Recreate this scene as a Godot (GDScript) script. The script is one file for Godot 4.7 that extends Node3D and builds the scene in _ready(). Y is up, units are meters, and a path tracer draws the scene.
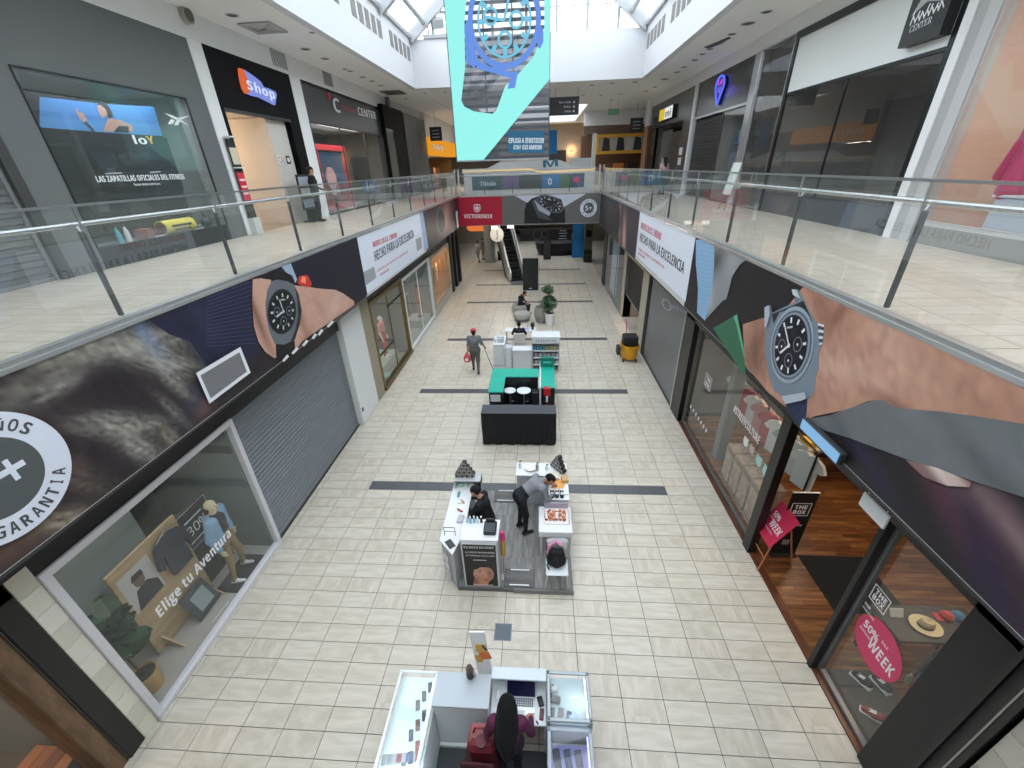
extends Node3D
# A two-storey shopping mall atrium seen from a bridge on the upper floor. Floor of the lower storey is y = 0; the atrium runs along -z.

const FOC := 410.9          # focal length of the photograph in its pixels (1024 x 768)
const EYE := Vector3(0, 6.93, 0)
const UP_Y := 5.40          # upper floor
const XL := -5.52           # lower shopfronts, one side
const XR := 4.16            # lower shopfronts, other side
const FL := -4.95           # slab edges
const FR := 3.60
const UL := -8.40           # upper shopfronts
const UR := 7.20
const CEIL := 10.44
const BL := -6.10           # bulkheads round the skylight
const BR := 4.84
const ZEND := -27.0         # bridge that closes the void
const ZBACK := 9.0
const OFF := Basis.IDENTITY

var cam_basis: Basis
var mats := {}
var used := {}
var rng := RandomNumberGenerator.new()

# ---------------------------------------------------------------- pixels to directions (1024 x 768), met with real planes
func ray(x: float, y: float) -> Vector3:
	return cam_basis * Vector3((x - 512.0) / FOC, -(y - 384.0) / FOC, -1.0)
func px_x(x: float, y: float, at: float) -> Vector3:
	var d := ray(x, y)
	return EYE + d * (at / d.x)
func px_y(x: float, y: float, at: float) -> Vector3:
	var d := ray(x, y)
	return EYE + d * ((at - EYE.y) / d.y)
func px_z(x: float, y: float, at: float) -> Vector3:
	var d := ray(x, y)
	return EYE + d * (at / d.z)
# a wall frame: x runs to the reader's right, y up, z out of the wall
func wall_l(at: float) -> Transform3D:
	return Transform3D(Basis(Vector3(0, 0, -1), Vector3(0, 1, 0), Vector3(1, 0, 0)), Vector3(at, 0, 0))
func wall_r(at: float) -> Transform3D:
	return Transform3D(Basis(Vector3(0, 0, 1), Vector3(0, 1, 0), Vector3(-1, 0, 0)), Vector3(at, 0, 0))
func wall_f(at: float) -> Transform3D:
	return Transform3D(Basis(Vector3(1, 0, 0), Vector3(0, 1, 0), Vector3(0, 0, 1)), Vector3(0, 0, at))
func on(t: Transform3D, x: float, y: float) -> Vector2:
	var d := ray(x, y)
	var n := t.basis.z
	var p := EYE + d * ((t.origin - EYE).dot(n) / d.dot(n))
	var q := t.affine_inverse() * p
	return Vector2(q.x, q.y)
func ons(t: Transform3D, flat: Array) -> PackedVector2Array:
	var out := PackedVector2Array()
	for i in range(0, flat.size(), 2):
		out.append(on(t, flat[i], flat[i + 1]))
	return out

# ---------------------------------------------------------------- materials
func hexc(h: String) -> Color:
	return Color.html(h)
func lin(h: String) -> Color:
	return Color.html(h).srgb_to_linear()
func mat(h: String, rough := 0.6, metal := 0.0, spec := 0.5) -> StandardMaterial3D:
	var k := "%s %f %f %f" % [h, rough, metal, spec]
	if not mats.has(k):
		var m := StandardMaterial3D.new()
		m.albedo_color = hexc(h)
		m.roughness = rough
		m.metallic = metal
		m.metallic_specular = spec
		mats[k] = m
	return mats[k]
func glass(h := "dfeee8", alpha := 0.05, rough := 0.0) -> StandardMaterial3D:
	var k := "glass %s %f %f" % [h, alpha, rough]
	if not mats.has(k):
		var m := StandardMaterial3D.new()
		var c := hexc(h)
		c.a = alpha
		m.albedo_color = c
		m.roughness = rough
		m.transparency = BaseMaterial3D.TRANSPARENCY_ALPHA
		mats[k] = m
	return mats[k]
func glow(h: String, energy := 1.0) -> StandardMaterial3D:
	var k := "glow %s %f" % [h, energy]
	if not mats.has(k):
		var m := StandardMaterial3D.new()
		m.albedo_color = Color(0.02, 0.02, 0.02)
		m.emission_enabled = true
		m.emission = hexc(h)
		m.emission_energy_multiplier = energy * 0.78
		mats[k] = m
	return mats[k]
func vcol(rough := 0.55) -> StandardMaterial3D:
	var k := "vcol %f" % rough
	if not mats.has(k):
		var m := StandardMaterial3D.new()
		m.vertex_color_use_as_albedo = true
		m.roughness = rough
		mats[k] = m
	return mats[k]
func noise_tex(size: Vector2i, stretch: Vector2, freq: float, lo: String, hi: String, sd: int, warp := 0.0, power := 1.0) -> ImageTexture:
	var n := FastNoiseLite.new()
	n.seed = sd
	n.frequency = freq
	n.fractal_octaves = 4
	if warp > 0.0:
		n.domain_warp_enabled = true
		n.domain_warp_amplitude = warp
		n.domain_warp_frequency = freq * 0.5
	var im := Image.create(size.x, size.y, false, Image.FORMAT_RGB8)
	var a := hexc(lo)
	var b := hexc(hi)
	for y in size.y:
		for x in size.x:
			# wrapped in x and y by blending, so that repeats do not show a seam
			var fx := float(x) / size.x
			var v := n.get_noise_2d(x * stretch.x, y * stretch.y)
			if fx > 0.85:
				v = lerpf(v, n.get_noise_2d((x - size.x) * stretch.x, y * stretch.y), (fx - 0.85) / 0.15)
			var t := pow(clampf(v * 0.9 + 0.5, 0.0, 1.0), power)
			im.set_pixel(x, y, a.lerp(b, t))
	return ImageTexture.create_from_image(im)
func tex_mat(k: String, tex: Texture2D, scale: Vector3, rough := 0.5, offset := Vector3.ZERO) -> StandardMaterial3D:
	if not mats.has(k):
		var m := StandardMaterial3D.new()
		m.albedo_texture = tex
		m.uv1_triplanar = true
		m.uv1_world_triplanar = true
		m.uv1_triplanar_sharpness = 8.0
		m.uv1_scale = scale
		m.uv1_offset = offset
		m.roughness = rough
		mats[k] = m
	return mats[k]

# ---------------------------------------------------------------- a builder of meshes
class MB:
	var v := PackedVector3Array()
	var n := PackedVector3Array()
	var c := PackedColorArray()
	var ix := PackedInt32Array()
	var tint := Color.WHITE
	var coloured := false
	static var prim := {}
	static func base(k: String) -> Array:
		if not prim.has(k):
			var m: PrimitiveMesh
			if k == "box":
				m = BoxMesh.new()
			elif k.begins_with("sph"):
				m = SphereMesh.new()
				var s := int(k.substr(3))
				m.radial_segments = s
				m.rings = maxi(3, s / 2)
			else:
				m = CylinderMesh.new()
				m.radial_segments = int(k.substr(3))
				m.rings = 0
				m.top_radius = 1.0
				m.bottom_radius = 1.0
			prim[k] = m.get_mesh_arrays()
		return prim[k]
	func col(k: Color) -> MB:
		tint = k
		coloured = true
		return self
	func put(k: String, t: Transform3D) -> MB:
		var a := base(k)
		var at := v.size()
		var bi := t.basis.inverse().transposed()
		for p in a[Mesh.ARRAY_VERTEX]:
			v.append(t * p)
			c.append(tint)
		for q in a[Mesh.ARRAY_NORMAL]:
			n.append((bi * q).normalized())
		for i in a[Mesh.ARRAY_INDEX]:
			ix.append(at + i)
		return self
	func tri(a: Vector3, b: Vector3, d: Vector3) -> MB:   # clockwise seen from outside
		var at := v.size()
		var m := (a - d).cross(a - b).normalized()
		for p in [a, b, d]:
			v.append(p)
			n.append(m)
			c.append(tint)
		ix.append_array([at, at + 1, at + 2])
		return self
	func tri_out(a: Vector3, b: Vector3, d: Vector3, from: Vector3) -> MB:
		if (a - d).cross(a - b).dot((a + b + d) / 3.0 - from) < 0.0:
			return tri(a, d, b)
		return tri(a, b, d)
	func quad(a: Vector3, b: Vector3, d: Vector3, e: Vector3) -> MB:   # clockwise seen from outside
		var at := v.size()
		var m := (a - d).cross(a - b).normalized()
		for p in [a, b, d, e]:
			v.append(p)
			n.append(m)
			c.append(tint)
		ix.append_array([at, at + 1, at + 2, at, at + 2, at + 3])
		return self
	func quad_out(a: Vector3, b: Vector3, d: Vector3, e: Vector3, from: Vector3) -> MB:
		if (a - d).cross(a - b).dot((a + b + d + e) / 4.0 - from) < 0.0:
			return quad(a, e, d, b)
		return quad(a, b, d, e)
	func box(at: Vector3, s: Vector3, b := Basis.IDENTITY, bev := 0.0) -> MB:
		if bev <= 0.0:
			return put("box", Transform3D(b * Basis.from_scale(s), at))
		var h := s * 0.5
		bev = minf(bev, minf(h.x, minf(h.y, h.z)) * 0.9)
		var g := func(x: float, y: float, z: float, ax: int) -> Vector3:
			var q := Vector3(x * (h.x - (0.0 if ax == 0 else bev)), y * (h.y - (0.0 if ax == 1 else bev)), z * (h.z - (0.0 if ax == 2 else bev)))
			return at + b * q
		for s1 in [-1, 1]:
			quad_out(g.call(s1, -1, -1, 0), g.call(s1, -1, 1, 0), g.call(s1, 1, 1, 0), g.call(s1, 1, -1, 0), at)
			quad_out(g.call(-1, s1, -1, 1), g.call(-1, s1, 1, 1), g.call(1, s1, 1, 1), g.call(1, s1, -1, 1), at)
			quad_out(g.call(-1, -1, s1, 2), g.call(-1, 1, s1, 2), g.call(1, 1, s1, 2), g.call(1, -1, s1, 2), at)
			for s2 in [-1, 1]:
				quad_out(g.call(s1, s2, -1, 0), g.call(s1, s2, 1, 0), g.call(s1, s2, 1, 1), g.call(s1, s2, -1, 1), at)
				quad_out(g.call(s1, -1, s2, 0), g.call(s1, 1, s2, 0), g.call(s1, 1, s2, 2), g.call(s1, -1, s2, 2), at)
				quad_out(g.call(-1, s1, s2, 1), g.call(1, s1, s2, 1), g.call(1, s1, s2, 2), g.call(-1, s1, s2, 2), at)
				for s3 in [-1, 1]:
					tri_out(g.call(s1, s2, s3, 0), g.call(s1, s2, s3, 1), g.call(s1, s2, s3, 2), at)
		return self
	func span(lo: Vector3, hi: Vector3, bev := 0.0) -> MB:   # a box between two corners
		return box((lo + hi) * 0.5, (hi - lo).abs(), Basis.IDENTITY, bev)
	func cyl(a: Vector3, b: Vector3, r: float, seg := 12, r2 := -1.0) -> MB:
		if r2 >= 0.0 and not is_equal_approx(r2, r):
			return lathe(a, [Vector2(0, 0), Vector2(r, 0), Vector2(r2, (b - a).length()), Vector2(0, (b - a).length())], seg, axis(b - a))
		var d := b - a
		return put("cyl%d" % seg, Transform3D(axis(d) * Basis.from_scale(Vector3(r, d.length() * 0.5, r)), (a + b) * 0.5))
	static func axis(d: Vector3) -> Basis:   # a basis whose y runs along d
		var y := d.normalized()
		var x := y.cross(Vector3.FORWARD if absf(y.z) < 0.9 else Vector3.RIGHT).normalized()
		return Basis(x, y, x.cross(y))
	func sph(at: Vector3, r: Vector3, b := Basis.IDENTITY, seg := 14) -> MB:
		return put("sph%d" % seg, Transform3D(b * Basis.from_scale(r * 2.0), at))
	func tube(p: Array, r: float, seg := 8) -> MB:
		for i in p.size() - 1:
			cyl(p[i], p[i + 1], r, seg)
			if i > 0:
				sph(p[i], Vector3.ONE * r, Basis.IDENTITY, 8)
		return self
	func lathe(at: Vector3, prof: Array, seg := 20, b := Basis.IDENTITY, squash := 1.0) -> MB:   # profile (radius, height), from the bottom up
		for i in prof.size() - 1:
			var p: Vector2 = prof[i]
			var q: Vector2 = prof[i + 1]
			var e := q - p
			if e.length() < 1e-6:
				continue
			var nn := Vector2(e.y, -e.x).normalized()
			var start := v.size()
			for k in seg + 1:
				var a := TAU * k / seg
				var dx := Vector3(cos(a), 0, sin(a) * squash)
				v.append(at + b * (dx * p.x + Vector3(0, p.y, 0)))
				v.append(at + b * (dx * q.x + Vector3(0, q.y, 0)))
				var m := b * (Vector3(cos(a), 0, sin(a)) * nn.x + Vector3(0, nn.y, 0))
				n.append(m)
				n.append(m)
				c.append(tint)
				c.append(tint)
			for k in seg:
				var o := start + k * 2
				ix.append_array([o, o + 2, o + 1, o + 1, o + 2, o + 3])
		return self
	func flat(poly: PackedVector2Array, t: Transform3D, lift := 0.0) -> MB:   # a flat polygon in a frame's xy plane, facing its z
		var id := Geometry2D.triangulate_polygon(poly)
		var at := v.size()
		for p in poly:
			v.append(t * Vector3(p.x, p.y, lift))
			n.append(t.basis.z)
			c.append(tint)
		for i in range(0, id.size(), 3):
			var a := poly[id[i]]
			var b := poly[id[i + 1]]
			var d := poly[id[i + 2]]
			if (b - a).cross(d - a) > 0.0:
				ix.append_array([at + id[i], at + id[i + 2], at + id[i + 1]])
			else:
				ix.append_array([at + id[i], at + id[i + 1], at + id[i + 2]])
		return self
	func prism(poly: PackedVector2Array, t: Transform3D, depth: float) -> MB:   # polygon swept from z = 0 to z = depth
		flat(poly, t, depth)
		var back := Transform3D(Basis(-t.basis.x, t.basis.y, -t.basis.z), t.origin)
		var rev := PackedVector2Array()
		for p in poly:
			rev.append(Vector2(-p.x, p.y))
		flat(rev, back, 0.0)
		var area := 0.0
		for i in poly.size():
			area += poly[i].cross(poly[(i + 1) % poly.size()])
		for i in poly.size():
			var a := poly[i]
			var b := poly[(i + 1) % poly.size()]
			if area < 0.0:
				var s := a
				a = b
				b = s
			quad(t * Vector3(a.x, a.y, 0), t * Vector3(a.x, a.y, depth), t * Vector3(b.x, b.y, depth), t * Vector3(b.x, b.y, 0))
		return self
	func into(am: ArrayMesh, m: Material) -> void:
		if v.is_empty():
			return
		var a := []
		a.resize(Mesh.ARRAY_MAX)
		a[Mesh.ARRAY_VERTEX] = v
		a[Mesh.ARRAY_NORMAL] = n
		if coloured:
			a[Mesh.ARRAY_COLOR] = c
		a[Mesh.ARRAY_INDEX] = ix
		am.add_surface_from_arrays(Mesh.PRIMITIVE_TRIANGLES, a)
		am.surface_set_material(am.get_surface_count() - 1, m)
	func mesh(m: Material) -> ArrayMesh:
		var am := ArrayMesh.new()
		into(am, m)
		return am

func mb() -> MB:
	return MB.new()

# ---------------------------------------------------------------- naming: things, parts, setting
func numbered(called: String) -> String:
	var k: int = used.get(called, 0)
	used[called] = k + 1
	return called if k == 0 else "%s_%03d" % [called, k]
func tag(o: Node, label: String, category: String, group := "", kind := "") -> void:
	o.set_meta("label", label)
	o.set_meta("category", category)
	if group != "":
		o.set_meta("group", group)
	if kind != "":
		o.set_meta("kind", kind)
func thing(called: String, label: String, category: String, at := Vector3.ZERO, group := "", turn := 0.0) -> Node3D:
	var o := Node3D.new()
	o.name = numbered(called)
	add_child(o)
	o.position = at
	o.rotation.y = turn
	tag(o, label, category, group)
	return o
func setting(called: String, label: String, category := "structure") -> Node3D:
	var o := Node3D.new()
	o.name = numbered(called)
	add_child(o)
	tag(o, label, category, "", "structure")
	return o
func part(parent: Node, called: String, b: MB, m: Material, label := "") -> MeshInstance3D:
	var o := MeshInstance3D.new()
	o.name = called
	o.mesh = b.mesh(m)
	parent.add_child(o, true)
	if label != "":
		o.set_meta("label", label)
	return o
func part_mesh(parent: Node, called: String, m: Mesh, at: Transform3D) -> MeshInstance3D:
	var o := MeshInstance3D.new()
	o.name = called
	o.mesh = m
	o.transform = at
	parent.add_child(o, true)
	return o
func one(called: String, label: String, category: String, b: MB, m: Material, at := Vector3.ZERO, group := "", turn := 0.0) -> MeshInstance3D:
	var o := MeshInstance3D.new()
	o.name = numbered(called)
	o.mesh = b.mesh(m)
	add_child(o)
	o.position = at
	o.rotation.y = turn
	tag(o, label, category, group)
	return o
func struct(called: String, label: String, b: MB, m: Material) -> MeshInstance3D:
	var o := one(called, label, "structure", b, m)
	o.set_meta("kind", "structure")
	return o
func copy(o: Node3D, at: Vector3, label := "", turn := 0.0) -> Node3D:
	var d: Node3D = o.duplicate()
	d.name = numbered(String(o.name).trim_suffix("_000"))
	add_child(d)
	d.position = at
	d.rotation.y = turn
	if label != "":
		d.set_meta("label", label)
	return d

# ---------------------------------------------------------------- lettering
var fonts := {}
func font(bold: bool, family := "Droid Sans") -> SystemFont:
	var k := family + str(bold)
	if not fonts.has(k):
		var f := SystemFont.new()
		f.font_names = PackedStringArray([family])
		f.font_weight = 700 if bold else 400
		fonts[k] = f
	return fonts[k]
func text_mesh(s: String, bold := true, family := "Droid Sans") -> TextMesh:
	var t := TextMesh.new()
	t.text = s
	t.font = font(bold, family)
	t.font_size = 32
	t.pixel_size = 0.01
	t.depth = 0.02
	t.curve_step = 2.0
	return t
# lettering whose lower edge runs from a to b (in the frame's plane), with the height h; it stands `lift` proud of the frame
func letter(parent: Node, s: String, t: Transform3D, a: Vector2, b: Vector2, h: float, m: Material, lift := 0.004, bold := true, family := "Droid Sans", flip := false) -> MeshInstance3D:
	var tm := text_mesh(s, bold, family)
	var box := tm.get_aabb()
	var w := (b - a).length()
	var dir := (b - a) / maxf(w, 0.0001)
	var sx := w / maxf(box.size.x, 0.001)
	var sy := h / maxf(box.size.y, 0.001)
	if h <= 0.0:
		sy = sx
	var bx := t.basis * Vector3(dir.x, dir.y, 0)
	var by := t.basis * Vector3(-dir.y, dir.x, 0)
	var bz := t.basis.z
	var o := MeshInstance3D.new()
	o.name = "lettering"
	tm.material = m
	o.mesh = tm
	var q := box.position + Vector3(0, 0, box.size.z * 0.5)
	var loc := Transform3D(Basis(bx * sx, by * sy, bz * 0.1), Vector3.ZERO)
	var from := Vector2(a)
	if flip:
		loc.basis.x = -loc.basis.x
		from = b
	loc.origin = t * Vector3(from.x, from.y, lift) - loc.basis * q
	o.transform = loc
	parent.add_child(o, true)
	return o
func letter_px(parent: Node, s: String, t: Transform3D, bl: Array, br: Array, tl: Array, m: Material, lift := 0.004, bold := true, family := "Droid Sans", flip := false) -> MeshInstance3D:
	var a := on(t, bl[0], bl[1])
	var b := on(t, br[0], br[1])
	var u := on(t, tl[0], tl[1])
	var d := (b - a).normalized()
	return letter(parent, s, t, a, b, absf((u - a).cross(d)), m, lift, bold, family, flip)

# ---------------------------------------------------------------- printed shapes on a flat face: layers of coloured polygons a fraction of a millimetre apart
class Print:
	var t: Transform3D
	var b := MB.new()
	var lift := 0.0
	var step := 0.0008
	func _init(frame: Transform3D, from := 0.0) -> void:
		t = frame
		lift = from
		b.coloured = true
	func poly(p: PackedVector2Array, k: Color) -> Print:
		lift += step
		b.col(k).flat(p, t, lift)
		return self
	func ell(o: Vector2, u: Vector2, w: Vector2, k: Color, a0 := 0.0, a1 := TAU, seg := 36) -> Print:
		var p := PackedVector2Array()
		for i in (seg if a1 - a0 > 6.28 else seg + 1):
			var a := a0 + (a1 - a0) * i / seg
			p.append(o + u * cos(a) + w * sin(a))
		return poly(p, k)
	func ring(o: Vector2, u: Vector2, w: Vector2, inner: float, k: Color, seg := 40) -> Print:
		lift += step
		b.col(k)
		for i in seg:
			var a := TAU * i / seg
			var e := TAU * (i + 1) / seg
			var p := [o + u * cos(a) + w * sin(a), o + u * cos(e) + w * sin(e)]
			var q := [o + (u * cos(a) + w * sin(a)) * inner, o + (u * cos(e) + w * sin(e)) * inner]
			b.flat(PackedVector2Array([p[0], p[1], q[1], q[0]]), t, lift)
		return self
	func bar(a: Vector2, d: Vector2, w: float, k: Color) -> Print:
		var s := (d - a).orthogonal().normalized() * w * 0.5
		return poly(PackedVector2Array([a - s, d - s, d + s, a + s]), k)
	# a sheet of fine cells whose colours are mixed from soft spots: [u, v, reach along, reach across, angle, colour, strength]
	func sheet(u0: float, u1: float, v0: float, v1: float, cell: float, ground: Color, spots: Array, grain := 0.0, grain_scale := Vector2(6, 6), sd := 1) -> Print:
		var nz := FastNoiseLite.new()
		nz.seed = sd
		nz.frequency = 1.0
		nz.fractal_octaves = 3
		var nu := int(ceil((u1 - u0) / cell))
		var nv := int(ceil((v1 - v0) / cell))
		lift += step
		var at := b.v.size()
		for j in nv + 1:
			for i in nu + 1:
				var u := lerpf(u0, u1, float(i) / nu)
				var w := lerpf(v0, v1, float(j) / nv)
				var k := ground
				for s in spots:
					var d := (Vector2(u, w) - Vector2(s[0], s[1])).rotated(-s[4])
					var f: float = s[6] * exp(-(d.x * d.x) / (s[2] * s[2]) - (d.y * d.y) / (s[3] * s[3]))
					if f > 0.003:
						if s.size() > 7:
							f *= clampf(0.75 + s[7] * nz.get_noise_2d(d.x * 2.0 + 50.0, d.y * 22.0), 0.0, 1.3)
						k = k.lerp(s[5], clampf(f, 0.0, 1.0))
				if grain > 0.0:
					var g := 1.0 + grain * nz.get_noise_2d(u * grain_scale.x, w * grain_scale.y)
					k = Color(k.r * g, k.g * g, k.b * g)
				b.v.append(t * Vector3(u, w, lift))
				b.n.append(t.basis.z)
				b.c.append(k)
		for j in nv:
			for i in nu:
				var o := at + j * (nu + 1) + i
				b.ix.append_array([o, o + nu + 1, o + 1, o + 1, o + nu + 1, o + nu + 2])
		return self
	# a polygon filled with fine cells that carry soft spots
	func patch(p: PackedVector2Array, cell: float, ground: Color, spots: Array, grain := 0.0, grain_scale := Vector2(6, 6), sd := 1) -> Print:
		var nz := FastNoiseLite.new()
		nz.seed = sd
		nz.frequency = 1.0
		lift += step
		var lo := p[0]
		var hi := p[0]
		for q in p:
			lo = lo.min(q)
			hi = hi.max(q)
		var nu := int(ceil((hi.x - lo.x) / cell))
		var nv := int(ceil((hi.y - lo.y) / cell))
		for j in nv:
			for i in nu:
				var q := lo + Vector2(i, j) * cell
				var sq := PackedVector2Array([q, q + Vector2(cell, 0), q + Vector2(cell, cell), q + Vector2(0, cell)])
				for piece in Geometry2D.intersect_polygons(sq, p):
					if piece.size() < 3:
						continue
					var w := q + Vector2(cell, cell) * 0.5
					var at := b.v.size()
					b.flat(piece, t, lift)
					for r in range(at, b.v.size()):
						var e := piece[r - at]
						var k := ground
						for s in spots:
							var d := (e - Vector2(s[0], s[1])).rotated(-s[4])
							var f: float = s[6] * exp(-(d.x * d.x) / (s[2] * s[2]) - (d.y * d.y) / (s[3] * s[3]))
							if f > 0.003:
								k = k.lerp(s[5], clampf(f, 0.0, 1.0))
						if grain > 0.0:
							var g := 1.0 + grain * nz.get_noise_2d(e.x * grain_scale.x, e.y * grain_scale.y)
							k = Color(k.r * g, k.g * g, k.b * g)
						b.c[r] = k
		return self

func pprint(t: Transform3D, from := 0.0) -> Print:
	return Print.new(t, from)

# ---------------------------------------------------------------- lamps
func omni(parent: Node, at: Vector3, h: String, energy: float, size := 0.05, far := 12.0) -> void:
	var l := OmniLight3D.new()
	l.name = "lamp_glow"
	parent.add_child(l, true)
	l.position = at
	l.light_color = hexc(h)
	l.light_energy = energy
	l.light_size = size
	l.omni_range = far
	l.omni_attenuation = 2.0
	l.shadow_enabled = true
func area(parent: Node, at: Vector3, look: Vector3, up: Vector3, size: Vector2, h: String, energy: float, far := 14.0) -> void:
	var l := AreaLight3D.new()
	l.name = "panel_glow"
	parent.add_child(l, true)
	l.transform = Transform3D(Basis.looking_at(look, up), at)
	l.area_size = size
	l.light_color = hexc(h)
	l.light_energy = energy
	l.area_range = far
	l.area_attenuation = 2.0
	l.shadow_enabled = true
func V(x: float, y: float, z: float) -> Vector3:
	return Vector3(x, y, z)

# ================================================================ camera, sky, light
func set_camera_and_light() -> void:
	cam_basis = Basis.from_euler(V(-0.486973, 0.075551, -0.033828), EULER_ORDER_YXZ)
	var cam := Camera3D.new()
	cam.name = "camera"
	add_child(cam)
	cam.transform = Transform3D(cam_basis, EYE)
	cam.fov = rad_to_deg(2.0 * atan(384.0 / FOC))
	cam.near = 0.05
	cam.far = 400.0
	cam.current = true
	var we := WorldEnvironment.new()
	we.name = "daylight"
	var env := Environment.new()
	env.background_mode = Environment.BG_SKY
	var sky := Sky.new()
	var sm := ProceduralSkyMaterial.new()
	sm.sky_top_color = Color(0.86, 0.90, 0.94)
	sm.sky_horizon_color = Color(0.93, 0.94, 0.95)
	sm.sky_curve = 0.2
	sm.ground_horizon_color = Color(0.6, 0.6, 0.58)
	sm.ground_bottom_color = Color(0.35, 0.35, 0.34)
	sm.sun_angle_max = 1.0
	sky.sky_material = sm
	env.sky = sky
	env.background_energy_multiplier = 4.0
	env.ambient_light_source = Environment.AMBIENT_SOURCE_SKY
	env.tonemap_mode = Environment.TONE_MAPPER_LINEAR
	env.tonemap_exposure = 1.30
	env.sdfgi_enabled = true
	env.ssao_enabled = true
	env.ssil_enabled = true
	we.environment = env
	add_child(we)

# ================================================================ floors
const TX := 0.6018
const TZ := 0.3038
const TX0 := 3.012
const TZ0 := -3.552
var tile_mats := []
func make_tile_mats() -> void:
	var looks := [["c0b7a6", "cfc7b8", Vector2(0.35, 1.7), 11], ["bbb2a1", "cdc5b6", Vector2(0.7, 1.0), 23], ["c3baaa", "d1cabc", Vector2(0.3, 2.0), 37], ["bdb3a3", "d0c7b8", Vector2(1.4, 0.4), 51]]
	var k := 0
	for l in looks:
		var tex := noise_tex(Vector2i(192, 192), l[2], 0.028, l[0], l[1], l[3], 30.0)
		tile_mats.append(tex_mat("tile%d" % k, tex, V(0.83, 0.83, 0.83), 0.34, V(0.31 * k, 0, 0.17 * k)))
		k += 1
func tile_pick(i: int, j: int) -> int:
	return absi(hash(Vector2i(i, j))) % 4

func tiled_floor(o: Node3D, x0: float, x1: float, z0: float, z1: float, y: float, singles: Callable, bands: Array, holes: Array = []) -> void:
	# whole tiles are shared meshes; the tiles past the first 300 are joined into one piece of the floor
	var whole := []
	for k in 4:
		whole.append(mb().box(V(0, -0.006, 0), V(TX - 0.009, 0.012, TZ - 0.009)).mesh(tile_mats[k]))
	var dark := mat("56575a", 0.35)
	var darkm := mb().box(V(0, -0.006, 0), V(TX - 0.009, 0.012, TZ - 0.009)).mesh(dark)
	var rest := [mb(), mb(), mb(), mb(), mb()]
	var i0 := int(floor((x0 - TX0) / TX))
	var i1 := int(ceil((x1 - TX0) / TX))
	var j0 := int(floor((TZ0 - z1) / TZ))
	var j1 := int(ceil((TZ0 - z0) / TZ))
	for j in range(j0, j1):
		for i in range(i0, i1):
			var a := maxf(TX0 + i * TX, x0)
			var b := minf(TX0 + (i + 1) * TX, x1)
			var c := minf(TZ0 - j * TZ, z1)
			var d := maxf(TZ0 - (j + 1) * TZ, z0)
			if b - a < 0.02 or c - d < 0.02:
				continue
			var at := V((a + b) * 0.5, y, (c + d) * 0.5)
			var skip := false
			for h in holes:
				if at.x > h[0] and at.x < h[1] and at.z > h[2] and at.z < h[3]:
					skip = true
			if skip:
				continue
			var is_band: bool = bands.has(j) and at.x > -4.25 and at.x < 3.02
			var k := 4 if is_band else tile_pick(i, j)
			var gapz := 0.016 if j == 0 or j == -1 else 0.009
			if singles.call(at) and b - a > TX * 0.98 and c - d > TZ * 0.98:
				part_mesh(o, "tile", darkm if is_band else whole[k], Transform3D(Basis.IDENTITY, at))
			else:
				rest[k].box(at + V(0, -0.006, 0), V(b - a - 0.009, 0.012, c - d - gapz))
	var am := ArrayMesh.new()
	for k in 4:
		rest[k].into(am, tile_mats[k])
	rest[4].into(am, dark)
	var m := MeshInstance3D.new()
	m.name = "tile_field"
	m.mesh = am
	m.set_meta("kind", "stuff")
	o.add_child(m, true)

func build_floors() -> void:
	make_tile_mats()
	var f := setting("floor", "pale beige stone tiles of the lower mall floor with dark inlaid bands", "floor")
	part(f, "bed", mb().span(V(-13, -0.3, -52), V(12, -0.010, ZBACK)), mat("3d3934", 0.9))
	tiled_floor(f, XL - 0.02, XR, -50, ZBACK - 0.2, 0.0, func(p): return p.z < -2.2 and p.z > -8.35 and p.x > -5.3 and p.x < 3.9, [13, 29, 45, 64, 77, 91])
	var plate := px_y(503, 632, 0.0)
	var pl := thing("floor_plate", "small square steel access plate set in the tiled floor", "plate", plate)
	part(pl, "lid", mb().box(V(0, 0.004, 0), V(0.26, 0.008, 0.26), Basis.IDENTITY, 0.003), mat("5f676f", 0.55, 0.3))
	part(pl, "rim", mb().box(V(0, 0.002, 0), V(0.29, 0.005, 0.29)), mat("7f8287", 0.5, 0.4))
	# upper walkways: slabs with their own tiles
	var slab := mat("c9c8c4", 0.8)
	var ul := setting("floor_upper_left", "tiled upper walkway along the grey sports shop", "floor")
	part(ul, "slab", mb().span(V(-13, 3.74, -52), V(FL, UP_Y - 0.010, ZBACK)), slab)
	tiled_floor(ul, UL - 0.3, FL - 0.12, -50, ZBACK - 0.2, UP_Y, func(p): return p.z < -3.6 and p.z > -10.0 and p.x > -8.3, [])
	var ur := setting("floor_upper_right", "tiled upper walkway along the dark glazed shops", "floor")
	part(ur, "slab", mb().span(V(FR, 3.70, -52), V(12, UP_Y - 0.010, ZBACK)), slab)
	tiled_floor(ur, FR + 0.12, UR + 0.3, -50, ZBACK - 0.2, UP_Y, func(p): return p.z < -3.6 and p.z > -10.0 and p.x < 7.1, [])
	var br := setting("floor_bridge", "bridge slab that crosses the void at its far end", "floor")
	part(br, "slab", mb().span(V(FL, 3.72, -31.5), V(FR, UP_Y - 0.010, ZEND)), slab)
	tiled_floor(br, FL - 0.12, FR + 0.12, -31.5, ZEND - 0.12, UP_Y, func(_p): return false, [])
	var fb := setting("floor_far_landing", "upper landing beyond the escalator opening", "floor")
	part(fb, "slab", mb().span(V(FL, 3.72, -52), V(FR, UP_Y, -42.5)), mat("c4beb2", 0.4))
	var nb := setting("floor_near_bridge", "bridge slab the picture is taken from", "floor")
	part(nb, "slab", mb().span(V(FL, 3.72, 0.35), V(FR, UP_Y, 4.2)), mat("c4beb2", 0.4))

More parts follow.
